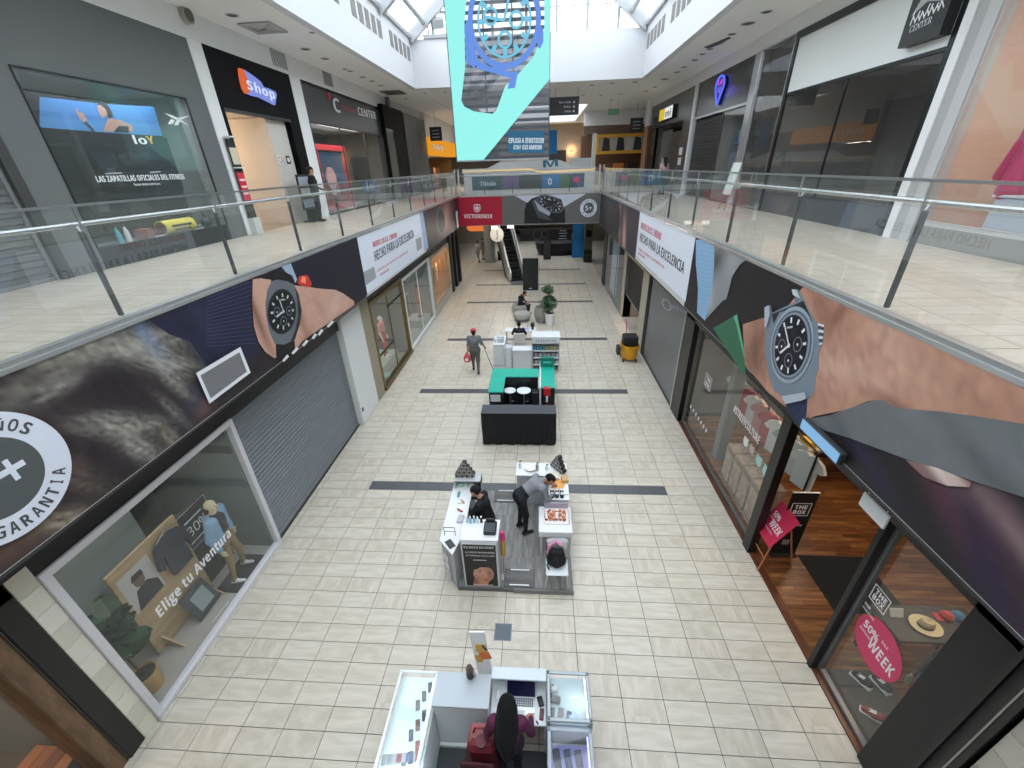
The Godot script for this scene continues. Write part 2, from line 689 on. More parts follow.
# ================================================================ walls, ceiling, skylight
func build_shell() -> void:
	var white := mat("f1f1ef", 0.8)
	var bulk := mat("d8dadd", 0.8)
	var plaster := mat("dcdcda", 0.8)
	struct("wall_left_outer", "outer wall behind the shops on the grey sports shop side", mb().span(V(-13.2, -0.3, -52), V(-13, 10.9, ZBACK)), plaster)
	struct("wall_right_outer", "outer wall behind the shops on the dark glazed side", mb().span(V(12, -0.3, -52), V(12.2, 10.9, ZBACK)), plaster)
	struct("wall_back", "end wall of the mall behind the viewer", mb().span(V(-13.2, -0.3, ZBACK), V(12.2, 13, ZBACK + 0.2)), plaster)
	struct("wall_far", "end wall of the mall at the far end", mb().span(V(-13.2, -0.3, -52.2), V(12.2, 10.9, -52)), mat("8d8378", 0.8))
	var ce := setting("ceiling", "white plaster ceiling over the upper walkways", "ceiling")
	part(ce, "plaster_field", mb().span(V(-13.2, CEIL + 0.001, -52.2), V(BL - 0.02, CEIL + 0.3, ZBACK + 0.2)).span(V(BR + 0.02, CEIL + 0.001, -52.2), V(12.2, CEIL + 0.3, ZBACK + 0.2)).span(V(BL, CEIL + 0.001, -33), V(BR, CEIL + 0.3, -24.4)).span(V(BL, CEIL, -52.2), V(BR, CEIL + 0.3, -45)).span(V(BL, CEIL, -45), V(-4.2, CEIL + 0.3, -33)).span(V(3.2, CEIL, -45), V(BR, CEIL + 0.3, -33)), white)
	# bulkhead round the skylight
	var bh := setting("wall_bulkhead", "white bulkhead walls round the skylight", "wall")
	var top := 12.32
	part(bh, "bulkhead_face", mb().span(V(BL - 0.25, CEIL, -24.3), V(BL, top, ZBACK)), bulk)
	part(bh, "bulkhead_face", mb().span(V(BR, CEIL, -24.3), V(BR + 0.25, top, ZBACK)), bulk)
	part(bh, "bulkhead_face", mb().span(V(BL - 0.25, CEIL, -24.55), V(BR + 0.25, top, -24.3)), bulk)
	var lv := mat("8f8d89", 0.6)
	for side in [0, 1]:
		for g in 8:
			var zc := -22.5 + g * 3.93
			for s in 5:
				var z := zc - 1.26 + s * 0.63
				var b := mb()
				var x := BL + 0.006 if side == 0 else BR - 0.006
				b.box(V(x, 11.70, z), V(0.012, 0.54, 0.42))
				for k in 6:
					b.box(V(x + (0.010 if side == 0 else -0.010), 11.48 + k * 0.09, z), V(0.012, 0.028, 0.41), Basis(V(0, 0, 1), 0.5))
				part(bh, "vent_louvre", b, lv)
	# second light well beyond
	struct("wall_light_well", "white sides of the smaller skylight well beyond the bridge", mb().span(V(-4.4, CEIL - 0.01, -45.2), V(-4.18, 11.6, -32.8)).span(V(3.18, CEIL - 0.01, -45.2), V(3.4, 11.6, -32.8)).span(V(-4.4, CEIL - 0.01, -33.02), V(3.4, 11.6, -32.8)).span(V(-4.4, CEIL - 0.01, -45.2), V(3.4, 11.6, -44.98)), white)
	build_skylight(top)
	# slab edges
	var edge := mat("3a3a3c", 0.7)
	struct("trim_1", "dark soffit edge under the banners on the sports shop side", mb().span(V(FL - 0.3, 3.70, -52), V(FL - 0.004, 3.76, ZBACK)), edge)
	struct("trim_2", "dark soffit edge under the banners on the glazed shop side", mb().span(V(FR + 0.004, 3.66, -52), V(FR + 0.3, 3.72, ZBACK)), edge)
	# ceiling fittings
	var dk := mat("55565a", 0.6)
	var rim := mat("bdbdbd", 0.5)
	for q in [[305.5, 49, 0.16], [325, 58.6, 0.15], [345, 69, 0.10], [350, 71, 0.12], [362.5, 77, 0.13], [372, 81, 0.13], [380.5, 85.6, 0.13], [406, 99, 0.13], [425, 93, 0.12], [445, 92, 0.12], [312, 32.5, 0.08], [232, 15, 0.15], [766.6, 11.7, 0.15], [748, 23.4, 0.2], [732, 34, 0.13], [710, 49, 0.12], [702.5, 54, 0.12], [694.7, 60, 0.14], [684, 67, 0.13], [677, 72, 0.14], [665, 79, 0.2], [655, 87, 0.14], [646, 91, 0.16], [635, 82, 0.14], [612, 83, 0.14], [592, 85, 0.12], [601, 95, 0.12], [621, 94, 0.12], [583, 95, 0.12], [612, 100, 0.14]]:
		var p := px_y(q[0], q[1], CEIL)
		var d := thing("ceiling_downlight", "small round recessed downlight, switched off, in the white ceiling", "downlight", p, "ceiling downlights")
		part(d, "rim", mb().lathe(V(0, -0.012, 0), [Vector2(q[2] * 0.8, 0), Vector2(q[2], 0.004), Vector2(q[2] * 1.05, 0.012)], 20), rim)
		part(d, "well", mb().lathe(V(0, -0.008, 0), [Vector2(0, 0.002), Vector2(q[2] * 0.82, 0)], 20), dk)
	for q in [[263, 27, "square white air diffuser in the ceiling above the black shop sign", 0.42], [393, 92, "dark square air grille in the ceiling above the grey stone panel", 0.5]]:
		var p := px_y(q[0], q[1], CEIL)
		var d := thing("air_diffuser", q[2], "vent", p)
		var h: float = q[3]
		for k in 4:
			var r := h * (1.0 - k * 0.24)
			var b := mb()
			for s in [-1, 1]:
				b.box(V(s * r, -0.034 - 0.004 * k, 0), V(0.05, 0.02, 2 * r + 0.05), Basis(V(0, 0, 1), s * 0.5))
				b.box(V(0, -0.034 - 0.004 * k, s * r), V(2 * r + 0.05, 0.02, 0.05), Basis(V(1, 0, 0), -s * 0.5))
			part(d, "ring", b, mat("b9b9b7", 0.6) if h < 0.5 else mat("5f6062", 0.6))
		part(d, "throat", mb().box(V(0, -0.006, 0), V(2 * h, 0.006, 2 * h)), dk)
	# a torn hole with loose cable in the ceiling, and the one by the grey wall
	var th := px_y(718, 43, CEIL)
	var tear := thing("ceiling_hole", "ragged dark opening torn in the white ceiling plaster", "hole", th)
	part(tear, "opening", mb().prism(PackedVector2Array([Vector2(-0.3, -0.5), Vector2(-0.05, -0.75), Vector2(0.12, -0.2), Vector2(0.2, 0.6), Vector2(0.05, 0.75), Vector2(-0.12, 0.1)]), Transform3D(Basis(V(1, 0, 0), V(0, 0, 1), V(0, -1, 0)), Vector3.ZERO), 0.006), dk)
	part(tear, "flap", mb().box(V(0.12, -0.03, 0.3), V(0.1, 0.012, 0.5), Basis(V(0, 0, 1), 0.4)), rim)
	var sp := px_x(188, 15, UL + 0.1)
	var st := thing("wall_speaker", "small round beige wall speaker above the grey sports shop", "speaker", V(UL + 0.02, sp.y, sp.z))
	part(st, "housing", mb().cyl(Vector3.ZERO, V(0.1, 0, 0), 0.17, 20), mat("a39f96", 0.6))
	part(st, "mesh_face", mb().cyl(V(0.1, 0, 0), V(0.115, 0, 0), 0.13, 20), mat("6a6862", 0.8))

func build_skylight(top: float) -> void:
	var sk := setting("skylight", "white steel and glass gabled skylight over the void", "skylight")
	var steel := mat("a9adb0", 0.5)
	var pane_m := glass("e6f4f6", 0.06)
	var cx := (BL + BR) * 0.5
	var ridge := Vector2(cx, top + 4.3)
	var zs := []
	var z := -24.2
	while z < ZBACK:
		zs.append(z)
		z += 4.15
	zs.append(ZBACK)
	part(sk, "ridge_beam", mb().span(V(cx - 0.1, ridge.y - 0.1, -24.3), V(cx + 0.1, ridge.y + 0.1, ZBACK)), steel)
	for side in [BL, BR]:
		var a := V(side, top, 0)
		var b := V(cx, ridge.y, 0)
		var d := (b - a).normalized()
		part(sk, "eaves_beam", mb().span(V(side - 0.12, top, -24.3), V(side + 0.12, top + 0.14, ZBACK)), steel)
		for zz in zs:
			part(sk, "rafter", mb().box((a + b) * 0.5 + V(0, 0, zz), V((b - a).length(), 0.42, 0.26), Basis(V(0, 0, 1), atan2(d.y, d.x))), steel)
		for k in [0.14, 0.5, 0.8]:
			var p: Vector3 = a.lerp(b, k)
			part(sk, "purlin", mb().cyl(p + V(0, -0.05, -24.3), p + V(0, -0.05, ZBACK), 0.10, 8), steel)
			for zz in zs:
				if zz < -14.0:
					part(sk, "joint_bolt", mb().sph(p + V(0, -0.06, zz), V(0.11, 0.11, 0.11), Basis.IDENTITY, 8), steel)
		for i in zs.size() - 1:
			var q := mb()
			var n := V(0, 0.14, 0)
			q.quad(a + n + V(0, 0, zs[i]), b + n + V(0, 0, zs[i]), b + n + V(0, 0, zs[i + 1]), a + n + V(0, 0, zs[i + 1]))
			part(sk, "pane", q, pane_m)
	# gable towards the far end
	var gz := -24.45
	for x in [-5.0, -3.6, -2.2, cx, 0.75, 2.15, 3.55]:
		var h: float = ridge.y - absf(x - cx) * 4.3 / (BR - cx)
		part(sk, "mullion", mb().span(V(x - 0.06, top, gz - 0.08), V(x + 0.06, h, gz + 0.04)), steel)
	part(sk, "transom", mb().span(V(BL, top + 0.9, gz - 0.02), V(BR, top + 0.94, gz + 0.02)), steel)
	part(sk, "gable_pane", mb().tri(V(BL, top, gz), V(cx, ridge.y, gz), V(BR, top, gz)), pane_m)
	# a service rail with a floodlight on the bulkhead head, and the roof plant seen beyond the gable
	var fp := V(-4.7, top, -24.36)
	var fl := thing("floodlight", "white floodlight on a bracket at the head of the end bulkhead", "floodlight", fp)
	part(fl, "bracket", mb().tube([V(-0.5, 0.14, 0), V(-0.5, 0.75, 0), V(-0.3, 0.95, 0), V(0.3, 0.95, 0), V(0.5, 0.6, 0), V(0.5, 0.14, 0)], 0.04), steel)
	part(fl, "housing", mb().box(V(0, 0.55, 0.05), V(0.55, 0.4, 0.25), Basis(V(1, 0, 0), 0.5), 0.05), steel)
	part(fl, "foot", mb().box(V(0, 0.07, 0), V(1.5, 0.14, 0.3)), steel)
	var w2 := setting("skylight_far", "flat glass roof of the smaller light well", "skylight")
	for i in 4:
		for j in 3:
			part(w2, "pane", mb().quad(V(-4.2 + j * 2.47, 11.6, -45 + i * 3), V(-4.2 + (j + 1) * 2.47, 11.6, -45 + i * 3), V(-4.2 + (j + 1) * 2.47, 11.6, -42 + i * 3), V(-4.2 + j * 2.47, 11.6, -42 + i * 3)), pane_m)
	for i in 5:
		part(w2, "bar", mb().span(V(-4.3, 11.45, -45.05 + i * 3), V(3.3, 11.6, -44.93 + i * 3)), steel)

# ================================================================ railings
func railing(called: String, label: String, t: Transform3D, u0: float, u1: float, posts: Array) -> void:
	# frame: x along the rail, y up (0 = slab edge top), z towards the void
	var o := thing(called, label, "railing")
	var steel := mat("b6b9ba", 0.28, 0.85)
	var dark := mat("55585b", 0.35, 0.6)
	var pane := glass("cfe3da", 0.03)
	var B := func(lo: Vector3, hi: Vector3) -> MB:
		var b := mb()
		var m := (lo + hi) * 0.5
		b.box(t * m, (hi - lo).abs(), t.basis)
		return b
	part(o, "base_channel", B.call(V(u0, -0.06, -0.09), V(u1, 0.022, 0.008)), mat("b4b6b4", 0.3, 0.6))
	part(o, "base_lip", B.call(V(u0, -0.075, 0.0), V(u1, -0.03, 0.022)), mat("d5d7d6", 0.25, 0.7))
	part(o, "top_cap", B.call(V(u0, 1.245, -0.062), V(u1, 1.272, -0.028)), steel)
	var hr := mb()
	hr.cyl(t * V(u0, 1.07, -0.11), t * V(u1, 1.07, -0.11), 0.026, 14)
	part(o, "handrail", hr, mat("c9cccd", 0.22, 0.85))
	var last := u0
	for u in posts + [u1]:
		if u - last > 0.1:
			part(o, "glass_panel", B.call(V(last + 0.01, 0.02, -0.051), V(u - 0.01, 1.25, -0.039)), pane)
		last = u
		if u < u1:
			var p := mb()
			p.box(t * V(u, 0.52, -0.085), V(0.045, 0.96, 0.05), t.basis, 0.008)
			var pn := part(o, "post", p, dark)
			var q := mb()
			q.cyl(t * V(u, 0.99, -0.08), t * V(u, 1.06, -0.11), 0.014, 8)
			q.box(t * V(u, 1.12, -0.045), V(0.012, 0.26, 0.02), t.basis)
			part(pn, "bracket", q, steel)

func build_railings() -> void:
	var zs := []
	for k in range(-6, 11):
		zs.append(-4.48 - 2.117 * k)
	var l := wall_l(FL)
	l.origin.y = 5.44
	var lu := []
	for z in zs:
		if z < ZBACK - 0.3:
			lu.append(-z)
	lu.sort()
	railing("glass_railing", "long glass railing above the dark wrist and fur banners", l, -ZBACK + 0.1, 27.0, lu)
	var r := wall_r(FR)
	r.origin.y = 5.44
	var ru := []
	for z in zs:
		if z < ZBACK - 0.3:
			ru.append(z)
	ru.sort()
	railing("glass_railing", "long glass railing above the big steel watch banner", r, -27.0, ZBACK - 0.1, ru)
	var e := wall_f(ZEND)
	e.origin.y = 5.44
	railing("glass_railing", "short glass railing across the bridge above the red banner", e, FL + 0.06, FR - 0.06, [-3.3, -1.62, 0.06, 1.74])
	for x in [FL - 0.1, FL + 0.12, FR - 0.12, FR + 0.1]:
		var n := thing("railing_newel", "white steel corner post where the bridge railing meets the walkway railing", "post", V(x, UP_Y, ZEND - 0.1), "corner posts of the bridge railing")
		part(n, "shaft", mb().box(V(0, 0.72, 0), V(0.09, 1.44, 0.09), Basis.IDENTITY, 0.01), mat("d4d5d4", 0.4))
		part(n, "cap", mb().box(V(0, 1.45, 0), V(0.12, 0.03, 0.12), Basis.IDENTITY, 0.008), mat("b6b9ba", 0.28, 0.85))

# ================================================================ banners on the slab edges (flat prints)
func cr(t: Transform3D, ox: float, oy: float, s: float, flat: Array) -> PackedVector2Array:
	var out := PackedVector2Array()
	for i in range(0, flat.size(), 2):
		out.append(on(t, ox + flat[i] / s, oy + flat[i + 1] / s))
	return out
func spot(t: Transform3D, x: float, y: float, along: float, across: float, ang: float, h: String, strength: float, fur := 0.0) -> Array:
	var p := on(t, x, y)
	var o := [p.x, p.y, along, across, ang, lin(h), strength]
	if fur > 0.0:
		o.append(fur)
	return o
func circle3(a: Vector2, b: Vector2, c: Vector2) -> Vector2:
	var d := 2.0 * (a.x * (b.y - c.y) + b.x * (c.y - a.y) + c.x * (a.y - b.y))
	return Vector2((a.length_squared() * (b.y - c.y) + b.length_squared() * (c.y - a.y) + c.length_squared() * (a.y - b.y)) / d, (a.length_squared() * (c.x - b.x) + b.length_squared() * (a.x - c.x) + c.length_squared() * (b.x - a.x)) / d)
func banner(called: String, label: String) -> Node3D:
	return thing(called, label, "banner")
func arc_text(o: Node, s: String, t: Transform3D, c: Vector2, r: float, mid: float, step: float, h: float, m: Material, inward: bool, lift: float) -> void:
	var k := 0
	for ch in s:
		var off := (k - (s.length() - 1) * 0.5) * step
		var a := mid + (off if inward else -off)
		var dir := Vector2(cos(a), sin(a))
		var tang := Vector2(-dir.y, dir.x) if inward else Vector2(dir.y, -dir.x)
		var w := h * (0.25 if ch == "I" else 0.62)
		if ch != " ":
			var p := c + dir * (r + (h * 0.5 if inward else -h * 0.5)) - tang * w * 0.5
			letter(o, ch, t, p, p + tang * w, h, m, lift)
		k += 1
func dial(p: Print, c: Vector2, u: Vector2, w: Vector2, face: String, mark: String, hands := true, turn := 0.0) -> void:
	p.ell(c, u, w, lin(face))
	var white := lin(mark)
	for k in 12:
		var a := TAU * k / 12.0 + turn
		var d := u * cos(a) + w * sin(a)
		p.bar(c + d * 0.74, c + d * 0.92, u.length() * 0.10, white)
	for q in [[0.0, 0.48], [PI, 0.48], [-PI / 2, 0.5]]:
		var e: Vector2 = c + (u * cos(q[0] + turn) + w * sin(q[0] + turn)) * q[1]
		p.ring(e, u * 0.25, w * 0.25, 0.86, lin("7d838c"), 20)
		p.ell(e, u * 0.05, w * 0.05, white, 0.0, TAU, 8)
	p.bar(c + w * 0.60 - u * 0.2, c + w * 0.60 + u * 0.15, u.length() * 0.07, lin("b8bdc4"))
	if hands:
		p.bar(c, c - u * 0.55 - w * 0.22, u.length() * 0.09, white)
		p.bar(c, c - u * 0.30 + w * 0.62, u.length() * 0.07, white)
		p.ell(c, u * 0.08, w * 0.08, white, 0.0, TAU, 10)

func badge(o: Node, t: Transform3D, c: Vector2, r: float, lift: float) -> void:
	var p := pprint(t, lift)
	p.ell(c, Vector2(r, 0), Vector2(0, r), lin("dde3ee"), 0.0, TAU, 64)
	p.ell(c, Vector2(r * 0.62, 0), Vector2(0, r * 0.62), lin("565a5a"), 0.0, TAU, 64)
	part(o, "badge_print", p.b, vcol(0.5))
	var dark := mat("4a4e50", 0.6)
	arc_text(o, "DE GARANTIA", t, c, r * 0.81, -PI / 2, 0.203, r * 0.19, dark, true, lift + 0.003)
	arc_text(o, "CINCO AÑOS", t, c, r * 0.81, PI / 2, 0.215, r * 0.19, dark, false, lift + 0.003)
	letter(o, "5+", t, c + Vector2(-r * 0.40, -r * 0.28), c + Vector2(r * 0.40, -r * 0.28), r * 0.56, mat("dde3ee", 0.6), lift + 0.003)

func build_prints() -> void:
	var PM := vcol(0.5)
	# ---------------- slab edge over the lower shops with the fur and the wrist
	var t := wall_l(FL)
	var y0 := 3.75
	var y1 := 5.37
	var o := banner("slab_banner", "long dark banner of blurred fur and a wrist wearing a black watch")
	var split := on(t, 354.9, 238.7).x
	var p := pprint(t, 0.002)
	var fur := "a8a59a"
	p.sheet(-2.0, split, y0, y1, 0.045, lin("2b2429"), [
		spot(t, 118, 345, 1.0, 0.14, -0.25, fur, 0.85, 1.2), spot(t, 158, 358, 0.55, 0.16, -0.7, fur, 0.95, 1.2), spot(t, 172, 378, 0.4, 0.10, -1.2, fur, 0.75, 1.0),
		spot(t, 60, 366, 0.7, 0.10, 0.1, "8d887d", 0.7, 1.2), spot(t, 48, 391, 0.35, 0.09, 0.1, fur, 0.7, 1.2), spot(t, 120, 424, 0.5, 0.12, -0.6, fur, 0.9, 1.2), spot(t, 138, 446, 0.32, 0.12, -1.1, fur, 0.95, 1.0),
		spot(t, 173, 410, 0.3, 0.06, -1.2, fur, 0.55, 1.0), spot(t, 173, 440, 0.25, 0.09, -1.2, "b5ab93", 0.6, 1.0), spot(t, 65, 520, 0.28, 0.10, -0.6, "b9ad97", 0.8, 1.0), spot(t, 82, 480, 0.3, 0.12, -1.0, "6e6459", 0.7, 1.2),
		spot(t, 205, 405, 0.25, 0.12, 0.3, "7d5a55", 0.6), spot(t, 30, 430, 0.5, 0.2, 0, "3d3336", 0.8), spot(t, 66, 470, 0.15, 0.12, 0, "8a6d62", 0.4), spot(t, 10, 548, 0.4, 0.15, 0, "7b6052", 0.5),
		spot(t, 148, 338, 0.10, 0.35, 0.2, "6f86a8", 0.55), spot(t, 196, 350, 0.05, 0.5, 0.25, "4d4f6a", 0.5), spot(t, 200, 395, 0.45, 0.15, 0.4, "3c4058", 0.5)], 0.35, Vector2(9, 4), 3)
	# the sleeve with its ribs
	var sleeve := ons(t, [150, 321, 180, 307, 252, 276, 250, 300, 252, 330, 260, 352, 240, 368, 218, 384, 204, 362, 190, 342, 168, 334])
	p.patch(sleeve, 0.12, lin("22243c"), [spot(t, 205, 320, 0.12, 0.5, 0.2, "3b3d58", 0.5)], 0.3, Vector2(5, 5), 5)
	for k in 15:
		var a := on(t, 197 - k * 0.2, 302 + k * 3.2)
		var b := on(t, 251 + k * 0.35, 281.5 + k * 4.4)
		p.bar(a.lerp(b, 0.15), b, 0.010, lin("4b4e74"))
	# dark coat and hand
	var ox := 230.0
	var oy := 250.0
	var s := 7.84
	p.poly(ons(t, [272, 268, 356, 236, 367, 295, 352, 303, 338, 291, 300, 284]), lin("20202e"))
	p.poly(cr(t, ox, oy, s, [395, 130, 470, 105, 520, 230, 505, 260]), lin("9db2c6"))
	p.poly(cr(t, ox, oy, s, [520, 260, 535, 205, 600, 195, 635, 260, 625, 300, 560, 285]), lin("c63a2c"))
	p.poly(cr(t, ox, oy, s, [545, 250, 560, 205, 590, 215, 585, 265]), lin("ff8a70"))
	p.patch(cr(t, ox, oy, s, [170, 230, 230, 222, 320, 235, 480, 275, 560, 285, 720, 305, 820, 312, 880, 340, 968, 402, 968, 432, 560, 715, 520, 768, 340, 850, 270, 800, 215, 720, 180, 600, 165, 420]), 0.09, lin("c99f8c"), [
		spot(t, 253, 310, 0.10, 0.9, 0.1, "6d3f2e", 0.85), spot(t, 306, 345, 0.35, 0.14, 0.6, "7d4a36", 0.7), spot(t, 300, 318, 0.12, 0.45, 0.1, "8a5c4a", 0.7), spot(t, 335, 303, 0.4, 0.15, 0.4, "dbb8a6", 0.8), spot(t, 262, 290, 0.12, 0.2, 0, "d0a58c", 0.8), spot(t, 318, 305, 0.08, 0.3, 0.5, "b08472", 0.6), spot(t, 345, 305, 0.3, 0.08, 0.6, "d8a898", 0.6)], 0.12, Vector2(12, 30), 8)
	# watch: band, case, bezel, dial
	p.poly(cr(t, ox, oy, s, [310, 250, 340, 175, 400, 160, 480, 200, 505, 262, 440, 245, 360, 235]), lin("1d1f22"))
	p.poly(cr(t, ox, oy, s, [350, 735, 500, 715, 505, 850, 355, 870]), lin("16171a"))
	p.poly(cr(t, ox, oy, s, [318, 245, 360, 232, 440, 245, 495, 272, 520, 340, 545, 440, 552, 500, 530, 600, 500, 700, 420, 742, 340, 735, 300, 640, 275, 520, 268, 420, 285, 310]), lin("6a6f75"))
	p.poly(cr(t, ox, oy, s, [500, 285, 530, 350, 555, 480, 540, 580, 500, 705, 455, 740, 500, 640, 525, 520, 520, 400]), lin("2b2e32"))
	for q in [[395, 188], [430, 200], [450, 222], [380, 212], [420, 228]]:
		p.ell(on(t, ox + q[0] / s, oy + q[1] / s), Vector2(0.035, 0), Vector2(0, 0.022), lin("0c0d0e"), 0.0, TAU, 10)
	var dc := on(t, ox + 402.0 / s, oy + 482.0 / s)
	var du := on(t, ox + 503.0 / s, oy + 470.0 / s) - dc
	var dw := on(t, ox + 398.0 / s, oy + 318.0 / s) - dc
	p.ell(dc, du * 1.05, dw * 1.08, lin("25282b"))
	dial(p, dc, du * 0.94, dw * 0.94, "14161a", "cfd2d4")
	# blank plate where a code is printed
	p.poly(cr(t, 120, 320, 4.655, [340, 247, 548, 125, 596, 245, 402, 390]), lin("e6e8ec"))
	p.poly(cr(t, 120, 320, 4.655, [360, 258, 543, 150, 578, 240, 408, 365]), lin("77787a"))
	for q in [[752, 180, 775, 165], [795, 145, 820, 130], [845, 108, 865, 95], [890, 75, 905, 65], [918, 58, 935, 45], [960, 20, 985, 5]]:
		p.poly(cr(t, 120, 320, 4.655, [q[0] - 8, q[1] + 8, q[2] - 8, q[3] - 4, q[2] + 2, q[3] + 4, q[0], q[1] + 16]), lin("e9e9e6"))
	part(o, "print", p.b, PM)
	var bc := on(t, 66.8, 467)
	var cc := circle3(bc, on(t, 0, 411.6), on(t, 0, 543.5))
	badge(o, t, cc, (bc - cc).length(), p.lift + 0.002)
	# white sign
	o = banner("slab_banner", "white slogan banner over the bronze framed clothes window")
	p = pprint(t, 0.004)
	p.poly(ons(t, [354.9, 238.9, 419.3, 212.9, 424.2, 252, 365.8, 294.6]), lin("e3e7f2"))
	p.poly(cr(t, 350, 205, 10.24, [130, 690, 245, 630, 268, 745, 165, 820]), lin("a4a5ab"))
	p.poly(cr(t, 350, 205, 10.24, [670, 350, 728, 325, 738, 440, 684, 475]), lin("a4a5ab"))
	p.poly(cr(t, 350, 205, 10.24, [712, 80, 745, 68, 803, 440, 768, 470]), lin("9fb2d2"))
	part(o, "print", p.b, PM)
	var red := mat("c2404c", 0.6)
	var blk := mat("35363c", 0.6)
	letter_px(o, "NUEVO I.N.O.X. CHRONO", t, [373.2, 247.5], [397, 237], [372.2, 242], red, 0.008)
	letter_px(o, "HECHO PARA LA EXCELENCIA", t, [375.2, 261.5], [414, 237], [374, 251.5], blk, 0.008)
	letter_px(o, "CUÉNTALE AL MUNDO TU EXPERIENCIA", t, [377, 272.2], [408, 252], [376.6, 269.8], red, 0.008, false)
	letter_px(o, "EN NUESTRAS TIENDAS", t, [380, 276], [389, 270], [379.7, 274], red, 0.008, false)
	# far end: second wrist
	o = banner("slab_banner", "small banner of a second watch over the amber lit shop")
	p = pprint(t, 0.004)
	var far0 := on(t, 424, 230).x
	p.sheet(far0, 27.0, y0, y1, 0.12, lin("2a2230"), [spot(t, 446, 217, 1.6, 0.6, 0.2, "c79a8a", 0.9), spot(t, 452, 230, 1.2, 1.0, 0, "6a5348", 0.7), spot(t, 430, 235, 1.4, 0.3, 0, "32463f", 0.9), spot(t, 433, 222, 0.7, 0.9, 0, "35181f", 0.8)], 0.1)
	var c2 := on(t, 441, 221)
	p.ell(c2, Vector2(1.0, 0), Vector2(0, 0.70), lin("5d6066"))
	p.ell(c2, Vector2(0.75, 0), Vector2(0, 0.55), lin("1c1e26"))
	part(o, "print", p.b, PM)
	# ---------------- the other slab edge: shirt cuff, steel watch, grey sleeve
	t = wall_r(FR)
	y0 = 3.71
	o = banner("slab_banner", "long banner of a big steel watch on a wrist with grey sleeve")
	p = pprint(t, 0.002)
	var s0 := on(t, 695.9, 236.3).x
	p.sheet(s0, 2.0, y0, y1, 0.06, lin("1d1b20"), [spot(t, 960, 470, 0.9, 0.10, -0.28, "d8bcae", 0.95), spot(t, 935, 462, 0.35, 0.05, -0.3, "f0e2d8", 0.9), spot(t, 950, 490, 0.8, 0.18, -0.5, "7a4450", 0.75), spot(t, 995, 505, 0.8, 0.2, -0.3, "51364a", 0.7), spot(t, 860, 445, 0.8, 0.12, -0.4, "2a2440", 0.8), spot(t, 985, 560, 0.9, 0.2, -0.7, "241d38", 0.9)], 0.15, Vector2(5, 5), 4)
	p.poly(cr(t, 660, 240, 5.12, [185, 0, 245, -8, 280, 25, 282, 120, 272, 250, 232, 414, 190, 372, 196, 250, 184, 120]), lin("8fb6d8"))
	for k in 16:
		var a := on(t, 660 + 192 / 5.12, 240 + (10 + k * 22) / 5.12)
		var b := on(t, 660 + (278 - (0.0 if k < 8 else (k - 8) * 3.5)) / 5.12, 240 + (24 + k * 22) / 5.12)
		p.bar(a, b, 0.008, lin("7aa3c8"))
	p.patch(cr(t, 660, 240, 5.12, [282, 30, 445, 102, 415, 125, 375, 185, 345, 305, 325, 312, 240, 405, 272, 250, 282, 120]), 0.12, lin("8e8f92"), [spot(t, 715, 262, 0.5, 0.25, 0.5, "2a2a2d", 0.9), spot(t, 733, 262, 0.3, 0.25, 0.5, "a7a8aa", 0.6), spot(t, 708, 300, 0.25, 0.2, 0.9, "d5d6d8", 0.8)])
	p.poly(cr(t, 660, 240, 5.12, [275, 452, 400, 380, 446, 612, 440, 700]), lin("2f6b4c"))
	p.poly(cr(t, 660, 240, 5.12, [380, 392, 400, 380, 446, 612, 436, 606, 395, 430]), lin("5fae86"))
	# skin of hand and wrist
	var skin_spots := [spot(t, 842, 312, 0.10, 0.35, -0.3, "7a4a3a", 0.8), spot(t, 758, 350, 0.35, 0.5, 0, "6b4336", 0.9), spot(t, 770, 345, 0.3, 0.2, 0.7, "b58a72", 0.5), spot(t, 820, 300, 0.35, 0.12, -0.4, "8a5a4a", 0.7), spot(t, 850, 370, 0.8, 0.2, 0.2, "cda592", 0.8), spot(t, 900, 350, 0.5, 0.18, -0.3, "cfa792", 0.8), spot(t, 980, 410, 0.6, 0.12, -0.1, "9a6d58", 0.7), spot(t, 940, 380, 0.5, 0.15, -0.2, "c49a84", 0.5), spot(t, 895, 405, 0.5, 0.06, 0.1, "7d5042", 0.7), spot(t, 820, 330, 0.12, 0.4, 0, "8d5c4b", 0.6)]
	p.patch(cr(t, 660, 240, 5.12, [430, 432, 545, 395, 600, 420, 735, 245, 760, 238, 1024, 358, 2900, 1246, 2900, 1060, 1864, 940, 1500, 890, 1280, 875, 1170, 850, 1130, 825, 1080, 823, 960, 870, 800, 902, 740, 930, 560, 780, 440, 640]), 0.085, lin("b98a75"), skin_spots, 0.35, Vector2(10, 34), 6)
	# grey sleeve
	p.patch(cr(t, 768, 384, 4.0, [165, 140, 250, 125, 330, 98, 430, 64, 470, 66, 520, 94, 600, 102, 700, 110, 850, 130, 1024, 158, 1800, 290, 1800, 860, 1050, 458, 820, 385, 560, 300, 330, 215, 230, 185]), 0.10, lin("6f7274"), [spot(t, 940, 425, 1.0, 0.12, -0.1, "85888a", 0.7), spot(t, 990, 470, 0.9, 0.12, -0.25, "4a4c50", 0.7), spot(t, 840, 425, 0.5, 0.12, -0.5, "4f5258", 0.6)], 0.12, Vector2(14, 30), 7)
	p.patch(ons(t, [908, 460, 940, 468, 974, 482, 972, 487, 950, 486, 926, 477]), 0.05, lin("8a6a68"), [spot(t, 940, 470, 0.25, 0.05, -0.25, "e6d4ca", 1.0), spot(t, 955, 476, 0.25, 0.05, -0.25, "dcc4ba", 0.9)])
	# steel watch
	var W := [660.0, 240.0, 5.12]
	p.poly(cr(t, W[0], W[1], W[2], [640, 770, 765, 770, 760, 880, 745, 960, 735, 965, 650, 850]), lin("1f2c50"))
